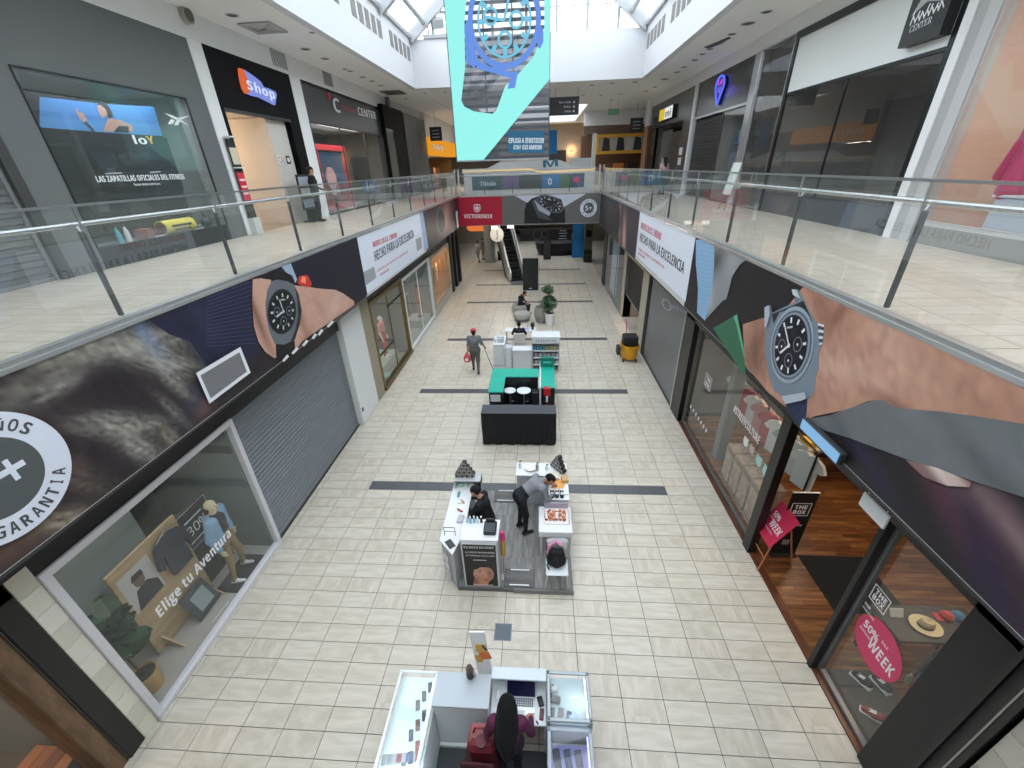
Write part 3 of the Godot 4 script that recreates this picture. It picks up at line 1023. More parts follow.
	p.poly(cr(t, W[0], W[1], W[2], [552, 345, 575, 333, 582, 372, 640, 345, 700, 318, 694, 252, 718, 254, 745, 300, 775, 365, 805, 415, 840, 450, 848, 490, 842, 530, 822, 560, 822, 660, 805, 700, 800, 768, 785, 800, 768, 815, 740, 810, 640, 800, 590, 770, 562, 680, 548, 590, 545, 520, 552, 420]), lin("7c8894"))
	p.poly(cr(t, W[0], W[1], W[2], [582, 380, 700, 330, 745, 310, 770, 370, 790, 420, 700, 350, 620, 370, 590, 430]), lin("24272b"))
	for k in 7:
		var a := on(t, 660 + (818 + k * 1.5) / 5.12, 240 + (430 + k * 17) / 5.12)
		var b := on(t, 660 + (850 - k * 1.0) / 5.12, 240 + (440 + k * 15) / 5.12)
		p.bar(a, b, 0.025, lin("dfe3e6" if k % 2 == 0 else "3f444a"))
	dc = on(t, W[0] + 678 / W[2], W[1] + 540 / W[2])
	du = on(t, W[0] + 780 / W[2], W[1] + 528 / W[2]) - dc
	dw = on(t, W[0] + 688 / W[2], W[1] + 372 / W[2]) - dc
	p.ell(dc, du * 1.16, dw * 1.18, lin("9fabb6"))
	p.ell(dc, du * 1.09, dw * 1.06, lin("5b6570"))
	p.ell(dc, du * 1.0, dw * 1.0, lin("8894a2"))
	dial(p, dc, du * 0.9, dw * 0.93, "14151f", "e8ebee")
	p.poly(cr(t, W[0], W[1], W[2], [640, 800, 760, 780, 768, 812, 745, 822, 660, 840]), lin("b8c1c9"))
	p.poly(cr(t, W[0], W[1], W[2], [552, 345, 575, 333, 580, 380, 560, 450, 552, 440]), lin("b4bcc2"))
	p.poly(cr(t, W[0], W[1], W[2], [694, 252, 718, 254, 738, 300, 700, 280]), lin("c6ccd0"))
	part(o, "print", p.b, PM)
	# white sign
	o = banner("slab_banner", "white slogan banner over the plain grey roller shutter")
	p = pprint(t, 0.004)
	p.poly(ons(t, [640.3, 211, 695.9, 236.4, 685.6, 302, 636, 255.3]), lin("e3e7f2"))
	part(o, "print", p.b, PM)
	letter_px(o, "NUEVO I.N.O.X. CHRONO", t, [640.9, 228.3], [661, 240.5], [641.3, 221.8], red, 0.008)
	letter_px(o, "HECHO PARA LA EXCELENCIA", t, [639.8, 240.6], [683.6, 274], [640.3, 232.3], blk, 0.008)
	letter_px(o, "CUÉNTALE AL MUNDO TU EXPERIENCIA EN", t, [638.7, 249.8], [664, 268.5], [639, 247], red, 0.008, false)
	letter_px(o, "NUESTRAS TIENDAS", t, [638.4, 254], [645, 259], [638.6, 252], red, 0.008, false)
	# far end
	o = banner("slab_banner", "small banner of a wrist over the pale blue poster window")
	p = pprint(t, 0.004)
	p.sheet(-27.0, on(t, 640.3, 211).x, y0, y1, 0.12, lin("2b2a35"), [spot(t, 609, 205, 1.4, 1.2, 0, "55534f", 0.9), spot(t, 624, 240, 1.0, 0.35, -1.2, "c0978a", 1.0), spot(t, 620, 222, 1.2, 0.2, -1.2, "c0978a", 0.8)], 0.1)
	c2 = on(t, 617, 222)
	p.ell(c2, Vector2(0.95, 0), Vector2(0, 0.75), lin("4b4a4c"))
	p.ell(c2, Vector2(0.7, 0), Vector2(0, 0.6), lin("23242a"))
	part(o, "print", p.b, PM)
	# ---------------- slab edge of the bridge
	t = wall_f(ZEND)
	var C := [440.0, 160.0, 5.689]
	o = banner("slab_banner", "crimson banner with a white cross shield and white lettering")
	p = pprint(t, 0.004)
	p.poly(cr(t, C[0], C[1], C[2], [92, 205, 352, 205, 356, 368, 97, 378]), lin("b01432"))
	var sh := func(k: float, col: String) -> void:
		p.poly(cr(t, C[0], C[1], C[2], [211 - 18 * k, 274 - 20 * k, 211, 274 - 23 * k, 211 + 18 * k, 274 - 20 * k, 211 + 19 * k, 274 + 5 * k, 211 + 12 * k, 274 + 18 * k, 211, 274 + 24 * k, 211 - 12 * k, 274 + 18 * k, 211 - 19 * k, 274 + 5 * k]), lin(col))
	sh.call(1.0, "f1e9ea")
	sh.call(0.78, "b01432")
	p.poly(cr(t, C[0], C[1], C[2], [206, 262, 216, 262, 216, 286, 206, 286]), lin("f1e9ea"))
	p.poly(cr(t, C[0], C[1], C[2], [200, 269, 222, 269, 222, 279, 200, 279]), lin("f1e9ea"))
	part(o, "print", p.b, PM)
	letter_px(o, "VICTORINOX", t, [464, 218.2], [492.5, 218.2], [464, 214.2], mat("f1e9ea", 0.6), 0.008)
	o = banner("slab_banner", "grey bridge banner showing a dark watch and a round badge")
	p = pprint(t, 0.002)
	p.sheet(FL + 0.02, FR - 0.02, 3.74, y1, 0.3, lin("6a6967"), [])
	p.poly(cr(t, C[0], C[1], C[2], [425, 203, 835, 190, 700, 270, 490, 240]), lin("cfd5e3"))
	p.poly(cr(t, C[0], C[1], C[2], [480, 290, 490, 250, 520, 220, 560, 205, 640, 205, 690, 225, 712, 290, 712, 358, 480, 362]), lin("15161b"))
	p.poly(cr(t, C[0], C[1], C[2], [520, 235, 560, 210, 590, 300, 640, 345, 560, 330]), lin("4b4e56"))
	var wc := on(t, C[0] + 628 / C[2], C[1] + 250 / C[2])
	var wu := on(t, C[0] + 700 / C[2], C[1] + 268 / C[2]) - wc
	var ww := on(t, C[0] + 620 / C[2], C[1] + 205 / C[2]) - wc
	p.ell(wc, wu * 1.05, ww * 1.1, lin("5a5d66"))
	dial(p, wc, wu * 0.9, ww * 0.9, "1a1b22", "b9bcc6", false)
	p.poly(cr(t, C[0], C[1], C[2], [535, 225, 560, 250, 630, 300, 620, 318, 560, 285]), lin("aab0ba"))
	part(o, "print", p.b, PM)
	var eb := on(t, C[0] + 845 / C[2], C[1] + 273 / C[2])
	badge(o, t, eb, (on(t, C[0] + 893 / C[2], C[1] + 273 / C[2]) - eb).length(), p.lift + 0.003)

# ================================================================ shopfront helpers
var win_no := 0
func bars(b: MB, t: Transform3D, u0: float, u1: float, v0: float, v1: float, w: float, d: float) -> MB:
	for q in [[(u0 + u1) * 0.5, v0 + w * 0.5, u1 - u0, w], [(u0 + u1) * 0.5, v1 - w * 0.5, u1 - u0, w], [u0 + w * 0.5, (v0 + v1) * 0.5, w, v1 - v0 - 2 * w], [u1 - w * 0.5, (v0 + v1) * 0.5, w, v1 - v0 - 2 * w]]:
		b.box(t * V(q[0], q[1], 0), V(q[2], q[3], d), t.basis, 0.008)
	return b
func shop_window(label: String, t: Transform3D, u0: float, u1: float, v0: float, v1: float, fw: float, fd: float, fm: Material, splits: Array, pm: Material) -> Node3D:
	win_no += 1
	var o := setting("window_%d" % win_no, label, "window")
	part(o, "frame", bars(mb(), t, u0, u1, v0, v1, fw, fd), fm)
	var edges := [u0 + fw] + splits + [u1 - fw]
	for i in edges.size() - 1:
		var m: float = (edges[i] + edges[i + 1]) * 0.5
		part(o, "pane", mb().quad(t * V(edges[i], v0 + fw, 0), t * V(edges[i], v1 - fw, 0), t * V(edges[i + 1], v1 - fw, 0), t * V(edges[i + 1], v0 + fw, 0)), pm)
		if i > 0:
			part(o, "mullion", mb().box(t * V(edges[i], (v0 + v1) * 0.5, 0), V(0.035, v1 - v0 - 2 * fw, 0.04), t.basis), fm)
	return o
# a shop's inside behind a frame: depth runs behind the wall
func room(label: String, t: Transform3D, u0: float, u1: float, v0: float, v1: float, depth: float, wall: Material, flo: Material, cei: Material) -> Node3D:
	var o := setting("wall_shop", label, "wall")
	var T := 0.06
	var C := func(a: Vector3, c: Vector3) -> MB:
		return mb().box(t * ((a + c) * 0.5), (c - a).abs(), t.basis)
	part(o, "back_panel", C.call(V(u0, v0, -depth - T), V(u1, v1, -depth)), wall)
	part(o, "side_panel", C.call(V(u0 - T, v0, -depth), V(u0, v1, -0.02)), wall)
	part(o, "side_panel", C.call(V(u1, v0, -depth), V(u1 + T, v1, -0.02)), wall)
	part(o, "ceiling_panel", C.call(V(u0 - T, v1, -depth - T), V(u1 + T, v1 + T, -0.02)), cei)
	part(o, "floor_panel", C.call(V(u0, v0 - 0.01, -depth), V(u1, v0 + 0.012, -0.005)), flo)
	return o
func ceiling_lamp(label: String, at: Vector3, size: Vector2, h: String, energy: float, seen := 2.0, group := "") -> void:
	var o := thing("ceiling_light_panel", label, "ceiling light", at, group)
	part(o, "tray", mb().box(V(0, -0.02, 0), V(size.x + 0.06, 0.04, size.y + 0.06), Basis.IDENTITY, 0.006), mat("d8d8d6", 0.5))
	part(o, "light_diffuser", mb().box(V(0, -0.042, 0), V(size.x, 0.008, size.y)), glow(h, seen))
	area(o, V(0, -0.06, 0), Vector3.DOWN, Vector3.FORWARD, size, h, energy)
func shutter(label: String, t: Transform3D, u0: float, u1: float, v0: float, v1: float, m: Material, pitch: float, deep: float) -> Node3D:
	var o := thing("roller_shutter", label, "shutter")
	var b := mb()
	var n := int((v1 - v0) / pitch)
	var prof := [[0.0, 0.0], [0.30, 0.0], [0.45, 1.0], [0.85, 1.0], [1.0, 0.0]]
	for k in n:
		for i in 4:
			var y0: float = v0 + (k + prof[i][0]) * pitch
			var y1: float = v0 + (k + prof[i + 1][0]) * pitch
			var d0: float = prof[i][1] * deep
			var d1: float = prof[i + 1][1] * deep
			b.quad(t * V(u0, y0, d0), t * V(u0, y1, d1), t * V(u1, y1, d1), t * V(u1, y0, d0))
	part(o, "curtain", b, m)
	part(o, "bottom_bar", mb().box(t * V((u0 + u1) * 0.5, v0 + 0.03, 0.01), V(u1 - u0, 0.06, 0.05), t.basis, 0.008), mat("8a8d90", 0.4, 0.5))
	for u in [u0, u1]:
		part(o, "guide_rail", mb().box(t * V(u, (v0 + v1) * 0.5, 0.0), V(0.06, v1 - v0, 0.09), t.basis, 0.006), mat("9b9ea0", 0.4, 0.5))
	return o
func shirt_shape(long := false, w := 0.5, h := 0.7) -> PackedVector2Array:
	var s := 0.62 if long else 0.3
	return PackedVector2Array([Vector2(-w * 0.36, -h), Vector2(w * 0.36, -h), Vector2(w * 0.38, -h * 0.35), Vector2(w * 0.52, -h * s - 0.05), Vector2(w * 0.66, -h * s), Vector2(w * 0.5, -0.10), Vector2(w * 0.16, 0), Vector2(0, -0.05), Vector2(-w * 0.16, 0), Vector2(-w * 0.5, -0.10), Vector2(-w * 0.66, -h * s), Vector2(-w * 0.52, -h * s - 0.05), Vector2(-w * 0.38, -h * 0.35)])
func garment(label: String, at: Vector3, turn: float, h: String, group := "", long := false, size := 1.0) -> Node3D:
	var o := thing("hanging_shirt", label, "shirt", at, group, turn)
	part(o, "fabric", mb().prism(shirt_shape(long, 0.5 * size, 0.72 * size), Transform3D(Basis.IDENTITY, V(0, -0.06, -0.03)), 0.07), mat(h, 0.9))
	part(o, "hanger", mb().tube([V(-0.18, -0.09, 0), V(0, -0.02, 0), V(0.18, -0.09, 0)], 0.008, 6).tube([V(0, -0.02, 0), V(0, 0.05, 0), V(0.03, 0.08, 0)], 0.005, 6), mat("b0b0b0", 0.3, 0.8))
	return o

# ================================================================ lower storey, side of the denim window
func build_lower_left() -> void:
	var t := wall_l(XL)
	var black := mat("0c0c0e", 0.35)
	var soft := mat("1b1b1d", 0.6)
	struct("trim_3", "black sign band above the lower shops on the denim window side", mb().span(V(XL - 0.1, 3.10, -28.8), V(XL + 0.02, 3.74, ZBACK)), black)
	# wall above the rooms and beside the void under the slab
	struct("wall_left_lower", "plain wall behind the pilasters beside the denim window", mb().span(V(XL - 0.3, 0, -12.5), V(XL - 0.12, 3.74, -10.3)).span(V(XL - 0.2, 0, -16.5), V(XL - 0.1, 3.74, -15.95)), mat("d0d0cc", 0.8))
	# the black framed shop at the frame's corner
	var wood := tex_mat("oak", noise_tex(Vector2i(128, 256), Vector2(2.2, 0.25), 0.03, "5a4430", "7d6148", 5, 10.0), V(0.8, 0.8, 0.8), 0.5)
	var o := setting("door_1", "black steel portal of the dark wood lined shop", "door")
	part(o, "post", mb().span(V(XL - 0.1, 0, -2.44), V(XL + 0.02, 3.4, -2.22), 0.01), black)
	part(o, "lintel", mb().span(V(XL - 0.1, 3.0, -2.22), V(XL + 0.02, 3.4, 2.0), 0.01), black)
	part(o, "lining", mb().span(V(XL - 0.35, 0, -2.22), V(XL - 0.02, 3.0, -2.02), 0.01), wood)
	part(o, "threshold", mb().span(V(XL - 0.35, 0, -2.02), V(XL, 0.03, 2.0)), soft)
	part(o, "pane", mb().quad(t * V(2.02, 0.05, -0.2), t * V(2.02, 3.0, -0.2), t * V(-2.0, 3.0, -0.2), t * V(-2.0, 0.05, -0.2)), glass("c8d4d0", 0.05))
	room("dark inside of the wood lined shop", t, -3.0, 2.2, 0, 3.1, 3.5, mat("77746e", 0.8), mat("6a5a4a", 0.5), mat("93918d", 0.8))
	var bench := thing("display_bench", "low orange wooden bench behind the dark wood lined shop window", "bench", V(XL - 0.7, 0.013, -1.7))
	for k in 4:
		part(bench, "plank", mb().box(V(-0.25 + k * 0.16, 0.42, 0), V(0.15, 0.03, 0.9), Basis.IDENTITY, 0.005), mat(["c27a44", "b06a3a", "8d5634", "bd7340"][k], 0.5))
	for s in [-1, 1]:
		part(bench, "leg", mb().box(V(0, 0.20, s * 0.38), V(0.5, 0.40, 0.04)), mat("2a2420", 0.6))
	ceiling_lamp("small warm ceiling panel in the wood lined shop", V(-7.4, 3.08, -0.5), Vector2(0.6, 0.6), "ffe2c0", 3.0)
	# tiled pilaster
	o = setting("wall_pilaster", "narrow pilaster of white glazed tiles beside the denim window", "wall")
	part(o, "core", mb().span(V(XL - 0.2, 0, -2.66), V(XL + 0.012, 3.3, -2.44)), mat("8e8a80", 0.9))
	for k in 11:
		part(o, "tile", mb().box(V(XL + 0.018, 0.15 + k * 0.3, -2.55), V(0.014, 0.292, 0.212), Basis.IDENTITY, 0.003), mat(["d9d7c8", "cfccbc", "dedccf"][k % 3], 0.3))
	# ---- denim window
	var alu := mat("d6d6da", 0.45, 0.1)
	var pane := glass("d8e6e2", 0.03)
	shop_window("white aluminium display window with white slogan lettering", t, 2.66, 5.86, 0.0, 3.12, 0.10, 0.12, alu, [], pane)
	room("pale display space behind the slogan window", t, 2.66, 5.80, 0.02, 3.14, 3.6, mat("8d9593", 0.8), mat("a3a198", 0.5), mat("b4bab7", 0.8))
	struct("wall_display_back", "pale green grey partition behind the plywood display", mb().span(V(-6.75, 0.03, -4.55), V(-6.65, 3.14, -2.66)), mat("8f9c99", 0.8))
	struct("wall_display_side", "grey side partition beside the denim jacket mannequin", mb().span(V(-7.6, 0.03, -5.80), V(-5.58, 3.14, -5.72)), mat("6a7472", 0.8))
	struct("trim_4", "dark band across the grey side partition", mb().span(V(-7.6, 2.45, -5.72), V(-5.58, 2.62, -5.708)), mat("3c4344", 0.7))
	var ww := mat("f2f3f4", 0.5)
	var sl := thing("window_lettering", "white slogan lettering stuck on the glass of the denim window", "lettering")
	letter_px(sl, "Elige tu Aventura", t, [161.6, 620.6], [232.2, 538.0], [154.8, 608.0], ww, 0.006)
	letter_px(sl, "encuéntrala aquí", t, [213, 622], [229, 601], [212.3, 621], ww, 0.006, false)
	ceiling_lamp("ceiling panel above the plywood display", V(-6.1, 3.14, -4.0), Vector2(0.5, 1.6), "fff8f0", 0.3)
	for q in [[62, 565], [107, 527], [142, 497], [178, 466]]:
		var p := px_y(q[0], q[1], 2.98)
		var s := thing("track_spotlight", "white cylinder spotlight under the ceiling of the denim window", "spotlight", V(-5.72, 3.14, p.z), "spotlights of the denim window")
		part(s, "stem", mb().cyl(V(0, -0.05, 0), Vector3.ZERO, 0.012, 8), ww)
		part(s, "can", mb().cyl(V(0, -0.05, 0), V(-0.05, -0.19, 0), 0.045, 16), ww)
	# plywood display
	var ply := tex_mat("ply", noise_tex(Vector2i(128, 128), Vector2(0.4, 2.0), 0.03, "a38c68", "b59e78", 15, 12.0), V(0.7, 0.7, 0.7), 0.6)
	o = thing("plywood_display", "tall plywood display panel with a portrait photo and a hung jacket", "display panel", V(-6.17, 0, -4.12))
	part(o, "panel", mb().box(V(-0.02, 0.98, 0), V(0.04, 1.86, 1.24), Basis.IDENTITY, 0.006), ply)
	part(o, "foot", mb().prism(PackedVector2Array([Vector2(0, 0.05), Vector2(0.32, 0.05), Vector2(0, 0.3)]), Transform3D(Basis.IDENTITY, V(0, 0, 0.45)), 0.03), ply)
	part(o, "foot", mb().prism(PackedVector2Array([Vector2(0, 0.05), Vector2(0.32, 0.05), Vector2(0, 0.3)]), Transform3D(Basis.IDENTITY, V(0, 0, -0.5)), 0.03), ply)
	var ft := wall_l(0.0)
	ft.origin = V(0.002, 0, 0)
	var pr := pprint(ft, 0.0)
	pr.poly(PackedVector2Array([Vector2(-0.55, 1.0), Vector2(-0.02, 1.0), Vector2(-0.02, 1.72), Vector2(-0.55, 1.72)]), lin("b9b7b2"))
	pr.poly(PackedVector2Array([Vector2(-0.5, 1.0), Vector2(-0.05, 1.0), Vector2(-0.06, 1.22), Vector2(-0.2, 1.36), Vector2(-0.4, 1.33)]), lin("23262c"))
	pr.ell(Vector2(-0.29, 1.46), Vector2(0.09, 0), Vector2(0, 0.12), lin("6d5248"))
	pr.poly(PackedVector2Array([Vector2(-0.40, 1.50), Vector2(-0.19, 1.50), Vector2(-0.20, 1.60), Vector2(-0.36, 1.61)]), lin("1c1a1c"))
	part(o, "photo_print", pr.b, vcol(0.5))
	garment("dark navy jacket hung on the plywood display panel", V(-6.10, 1.86, -4.42), PI / 2, "262c3a", "", true, 1.05)
	o = thing("framed_picture", "dark framed picture of shoes leaning at the foot of the plywood display", "picture", V(-5.98, 0.05, -4.30))
	part(o, "board", mb().box(V(0, 0.28, 0), V(0.02, 0.55, 0.5), Basis(V(0, 0, 1), 0.35), 0.004), mat("3a4046", 0.5))
	part(o, "picture_print", mb().box(V(0.014, 0.28, -0.02), V(0.006, 0.34, 0.3), Basis(V(0, 0, 1), 0.35)), mat("8b9a9a", 0.5))
	o = thing("discount_sign", "tall dark sign with white discount lettering behind the mannequin", "sign", V(-6.30, 0.03, -5.10))
	part(o, "board", mb().box(V(0, 0.85, 0), V(0.03, 1.7, 0.8), Basis.IDENTITY, 0.004), mat("24292b", 0.5))
	part(o, "border", bars(mb(), Transform3D(wall_l(0).basis, V(0.02, 0, 0)), -0.37, 0.37, 0.9, 1.66, 0.012, 0.008), mat("b9c0bf", 0.5))
	letter(o, "30%", Transform3D(wall_l(0).basis, V(0.02, 0, 0)), Vector2(-0.22, 1.15), Vector2(0.24, 1.15), 0.2, ww, 0.006, false)
	part(o, "text_line", mb().box(V(0.02, 1.45, 0), V(0.006, 0.02, 0.4)).box(V(0.02, 1.02, 0), V(0.006, 0.02, 0.5)), ww)
	# mannequin in a denim jacket
	var j := stance()
	j.head = V(0, 1.73, -0.02)
	j.neck = V(0, 1.56, 0)
	j.chest = V(0, 1.36, 0)
	j.waist = V(0, 1.15, 0)
	j.pelvis = V(0, 1.0, 0)
	j.sl = V(-0.20, 1.50, 0)
	j.sr = V(0.20, 1.50, 0)
	j.el = V(-0.30, 1.22, 0.06)
	j.er = V(0.31, 1.22, 0.04)
	j.hl = V(-0.24, 1.0, -0.02)
	j.hr = V(0.34, 0.95, -0.06)
	j.tl = V(-0.09, 0.97, 0)
	j.tr = V(0.09, 0.97, 0)
	j.kl = V(-0.14, 0.54, -0.05)
	j.kr = V(0.17, 0.54, -0.02)
	j.al = V(-0.19, 0.09, 0.02)
	j.ar = V(0.24, 0.09, 0.02)
	o = thing("mannequin", "pale headed mannequin in a light denim jacket and khaki trousers", "mannequin", V(-5.82, 0.05, -5.07), "", -PI / 2 + 0.25)
	part(o, "figure", body_mesh(j, {"skin": "cdbf9c", "top": "23252d", "low": "8a7450", "shoe": "d5d8d6"}), vcol(0.8))
	var jk := mb()
	var dn := lin("7ea0bd")
	blob(jk, [[V(-0.15, 1.47, 0), V(-0.15, 1.05, 0.01), 0.10, 0.115, dn], [V(0.15, 1.47, 0), V(0.17, 1.05, 0.01), 0.10, 0.115, dn], [V(0, 1.42, 0.06), V(0, 1.05, 0.06), 0.12, 0.12, dn], [j.sl, j.el, 0.088, 0.07, dn], [j.el, V(-0.25, 1.03, -0.01), 0.068, 0.055, dn], [j.sr, j.er, 0.088, 0.07, dn], [j.er, V(0.335, 0.98, -0.05), 0.068, 0.055, dn]], 0.02, 0.03)
	part(o, "denim_jacket", jk, vcol(0.9))
	one("floor_mat", "small black mat under the denim jacket mannequin", "mat", mb().box(V(0, 0.008, 0), V(0.55, 0.016, 0.85), Basis.IDENTITY, 0.004), mat("1c1e1f", 0.9), V(-5.80, 0.034, -5.06))
	# fiddle leaf plant
	o = thing("potted_plant", "broad leaved green plant in a straw coloured pot", "plant", V(-5.93, 0.034, -3.06))
	part(o, "pot", mb().lathe(Vector3.ZERO, [Vector2(0, 0), Vector2(0.15, 0), Vector2(0.18, 0.36), Vector2(0.165, 0.36), Vector2(0.16, 0.30), Vector2(0, 0.30)], 24), mat("b7935c", 0.8))
	part(o, "soil", mb().cyl(V(0, 0.29, 0), V(0, 0.31, 0), 0.158, 20), mat("2e2622", 0.95))
	part(o, "stem", mb().tube([V(0, 0.3, 0), V(-0.04, 0.7, 0.0), V(-0.10, 1.05, -0.02), V(-0.08, 1.45, -0.1)], 0.016, 8), mat("4b3d2c", 0.8))
	var leaf := mb()
	var prev := []
	for k in 7:
		var f := k / 6.0
		var w := 0.13 * pow(sin(PI * clampf(f * 0.92 + 0.06, 0, 1)), 0.7)
		var y := f * 0.36
		var zz := -0.10 * f * f
		var row := [V(-w, y, zz + 0.02), V(0, y, zz), V(w, y, zz + 0.02)]
		if prev.size():
			for q in 2:
				leaf.quad(prev[q], row[q], row[q + 1], prev[q + 1])
		prev = row
	var leaf_meshes := [leaf.mesh(mat("24402a", 0.45)), leaf.mesh(mat("2e5034", 0.45)), leaf.mesh(mat("1c3524", 0.45))]
	rng.seed = 21
	for k in 26:
		var f := k / 25.0
		var at := V(-0.04, 0.75, 0).lerp(V(-0.08, 1.5, -0.12), f) + V(rng.randf_range(-0.05, 0.05), 0, rng.randf_range(-0.05, 0.05))
		var bs := Basis(Vector3.UP, k * 2.4) * Basis(V(1, 0, 0), -rng.randf_range(0.5, 1.5)) * Basis.from_scale(Vector3.ONE * rng.randf_range(0.8, 1.15))
		part_mesh(o, "leaf", leaf_meshes[k % 3], Transform3D(bs, at))
	# ---- roller shutter and white pillar
	shutter("wide grey corrugated roller shutter between the denim window and white pillar", wall_l(XL - 0.10), 5.88, 10.32, 0.0, 3.12, mat("7b8086", 0.5, 0.2), 0.098, 0.02)
	o = setting("wall_pillar", "white plaster pillar between the grey shutter and the mosaic pilaster", "wall")
	part(o, "shaft", mb().span(V(XL - 0.3, 0, -11.66), V(-5.41, 3.74, -10.36), 0.01), mat("dfe1e1", 0.7))
	part(o, "socket", mb().span(V(-5.41, 0.42, -10.52), V(-5.395, 0.54, -10.42), 0.004), mat("3a3a3a", 0.5))
	var mosaic := tex_mat("mosaic", noise_tex(Vector2i(128, 128), Vector2(6, 6), 0.08, "6f6450", "c9c0a8", 19), V(1.6, 1.6, 1.6), 0.6)
	o = setting("wall_pilaster", "speckled tan mosaic pilaster beside the bronze framed window", "wall")
	part(o, "shaft", mb().span(V(XL - 0.3, 0, -12.42), V(-5.44, 3.70, -11.70), 0.008), mosaic)
	part(o, "edge_strip", mb().span(V(XL - 0.2, 0, -11.72), V(-5.425, 3.72, -11.67)), mat("d8d8d4", 0.5))
	# ---- bronze framed clothes shop
	var bronze := mat("7d6b45", 0.4, 0.5)
	var inner := mat("59625e", 0.8)
	o = shop_window("bronze framed clothes window with crossing bars", t, 12.5, 15.98, 0.02, 3.2, 0.12, 0.14, bronze, [14.25], glass("b9c9c2", 0.06))
	part(o, "transom", mb().span(V(XL - 0.02, 1.22, -14.2), V(XL + 0.02, 1.28, -12.6)).span(V(XL - 0.02, 2.55, -15.9), V(XL + 0.02, 2.61, -14.2)), mat("1f211f", 0.5))
	part(o, "sill", mb().span(V(XL - 0.1, 0.0, -15.98), V(XL + 0.12, 0.14, -12.5), 0.01), mat("6a5a3c", 0.4, 0.4))
	room("grey green inside of the bronze framed clothes shop", t, 12.5, 15.9, 0.02, 3.16, 3.0, inner, mat("8b8a7c", 0.5), mat("6b716d", 0.8))
	ceiling_lamp("ceiling panel in the bronze framed clothes shop", V(-6.8, 3.14, -14.2), Vector2(0.5, 2.2), "fff2dd", 2.0)
	j = stance()
	var dummy := thing("mannequin", "white mannequin in a coral top behind the bronze framed window", "mannequin", V(-5.95, 0.05, -13.15), "mannequins of the bronze framed shop", -PI / 2)
	part(dummy, "figure", body_mesh(j, {"skin": "d9d4cb", "top": "d9584c", "low": "cfd4d0", "shoe": "ffffff", "sleeve": 0.0}, 0.03), vcol(0.8))
	var d2 := thing("mannequin", "white mannequin in pink behind the bronze framed window", "mannequin", V(-6.1, 0.336, -14.7), "", -PI / 2)
	part(d2, "figure", body_mesh(j, {"skin": "d9d4cb", "top": "d98c86", "low": "b8453f", "shoe": "ffffff", "sleeve": 0.0}, 0.03), vcol(0.8))
	var d3 := thing("mannequin", "white draped mannequin beside the crossing bars", "mannequin", V(-6.6, 0.30, -13.9), "", -PI / 2)
	part(d3, "figure", body_mesh(j, {"skin": "c9cfc8", "top": "c2cbc4", "low": "6a6f6c", "shoe": "999999"}, 0.03), vcol(0.8))
	one("display_plinth", "low display plinth behind the bronze framed window", "plinth", mb().span(V(-0.6, 0, -0.9), V(0.4, 0.3, 0.9), 0.01), mat("a9b0a8", 0.6), V(-6.3, 0.034, -14.6))
	one("folded_clothes", "turquoise folded clothes at the foot of the coral mannequin", "clothes", mb().box(V(0, 0.06, 0), V(0.3, 0.12, 0.4), Basis(Vector3.UP, 0.2), 0.03), mat("7fb0a8", 0.9), V(-5.72, 0.034, -13.5))
	# ---- white framed shop
	shop_window("white framed window of the shop with maroon dresses", t, 16.05, 20.6, 0.02, 3.1, 0.12, 0.12, mat("dcdedd", 0.5), [18.3], glass("b4c6c0", 0.07))
	room("green grey inside of the shop with maroon dresses", t, 16.05, 20.5, 0.02, 3.16, 3.0, mat("65716d", 0.8), mat("9a9c94", 0.5), mat("78827e", 0.8))
	ceiling_lamp("ceiling panel in the maroon dress shop", V(-6.8, 3.14, -18.3), Vector2(0.5, 2.6), "f4f8ff", 2.5)
	for k in 5:
		garment(["maroon dress on a rail behind the white framed window", "teal shirt on a rail behind the white framed window", "white blouse on a rail behind the white framed window", "grey jumper on a rail behind the white framed window", "dark shirt on a rail behind the white framed window"][k], V(-6.2, 1.75, -16.9 - k * 0.42), PI / 2 + 0.3, ["6a2a2e", "52807c", "c9cdc8", "7d8580", "3c4644"][k])
	one("clothes_rail", "steel clothes rail behind the white framed window", "rail", mb().tube([V(0, 0, 0), V(0, 1.8, 0), V(0, 1.8, -2.2), V(0, 0, -2.2)], 0.018, 8), mat("a5aaa8", 0.3, 0.8), V(-6.2, 0.02, -16.6))
	var d4 := thing("mannequin", "mannequin in a maroon outfit behind the white framed window", "mannequin", V(-5.95, 0.436, -19.4), "", -PI / 2)
	part(d4, "figure", body_mesh(j, {"skin": "7a4038", "top": "8a4a48", "low": "a06a68", "shoe": "444444"}, 0.03), vcol(0.8))
	one("display_plinth", "pale plinth under the maroon outfit mannequin", "plinth", mb().span(V(-0.5, 0, -0.6), V(0.4, 0.4, 0.6), 0.01), mat("9fa8a2", 0.6), V(-6.0, 0.034, -19.4))
	# ---- amber shop
	shop_window("narrow window of the amber lit shop", t, 20.75, 25.3, 0.4, 3.05, 0.14, 0.14, mat("a79c8a", 0.5), [], glass("e8dcc8", 0.04))
	struct("wall_sill_block", "pale sill block under the amber lit window", mb().span(V(XL - 0.2, 0, -25.3), V(XL + 0.06, 0.42, -20.75), 0.01), mat("b8b4aa", 0.6))
	room("amber inside of the lit shop", t, 20.75, 25.2, 0.02, 3.16, 1.6, mat("b08a58", 0.8), mat("8a7050", 0.5), mat("c2a274", 0.8))
	ceiling_lamp("warm amber ceiling panel in the lit shop", V(-6.2, 3.14, -23.0), Vector2(0.5, 3.0), "ffcf90", 4.0)
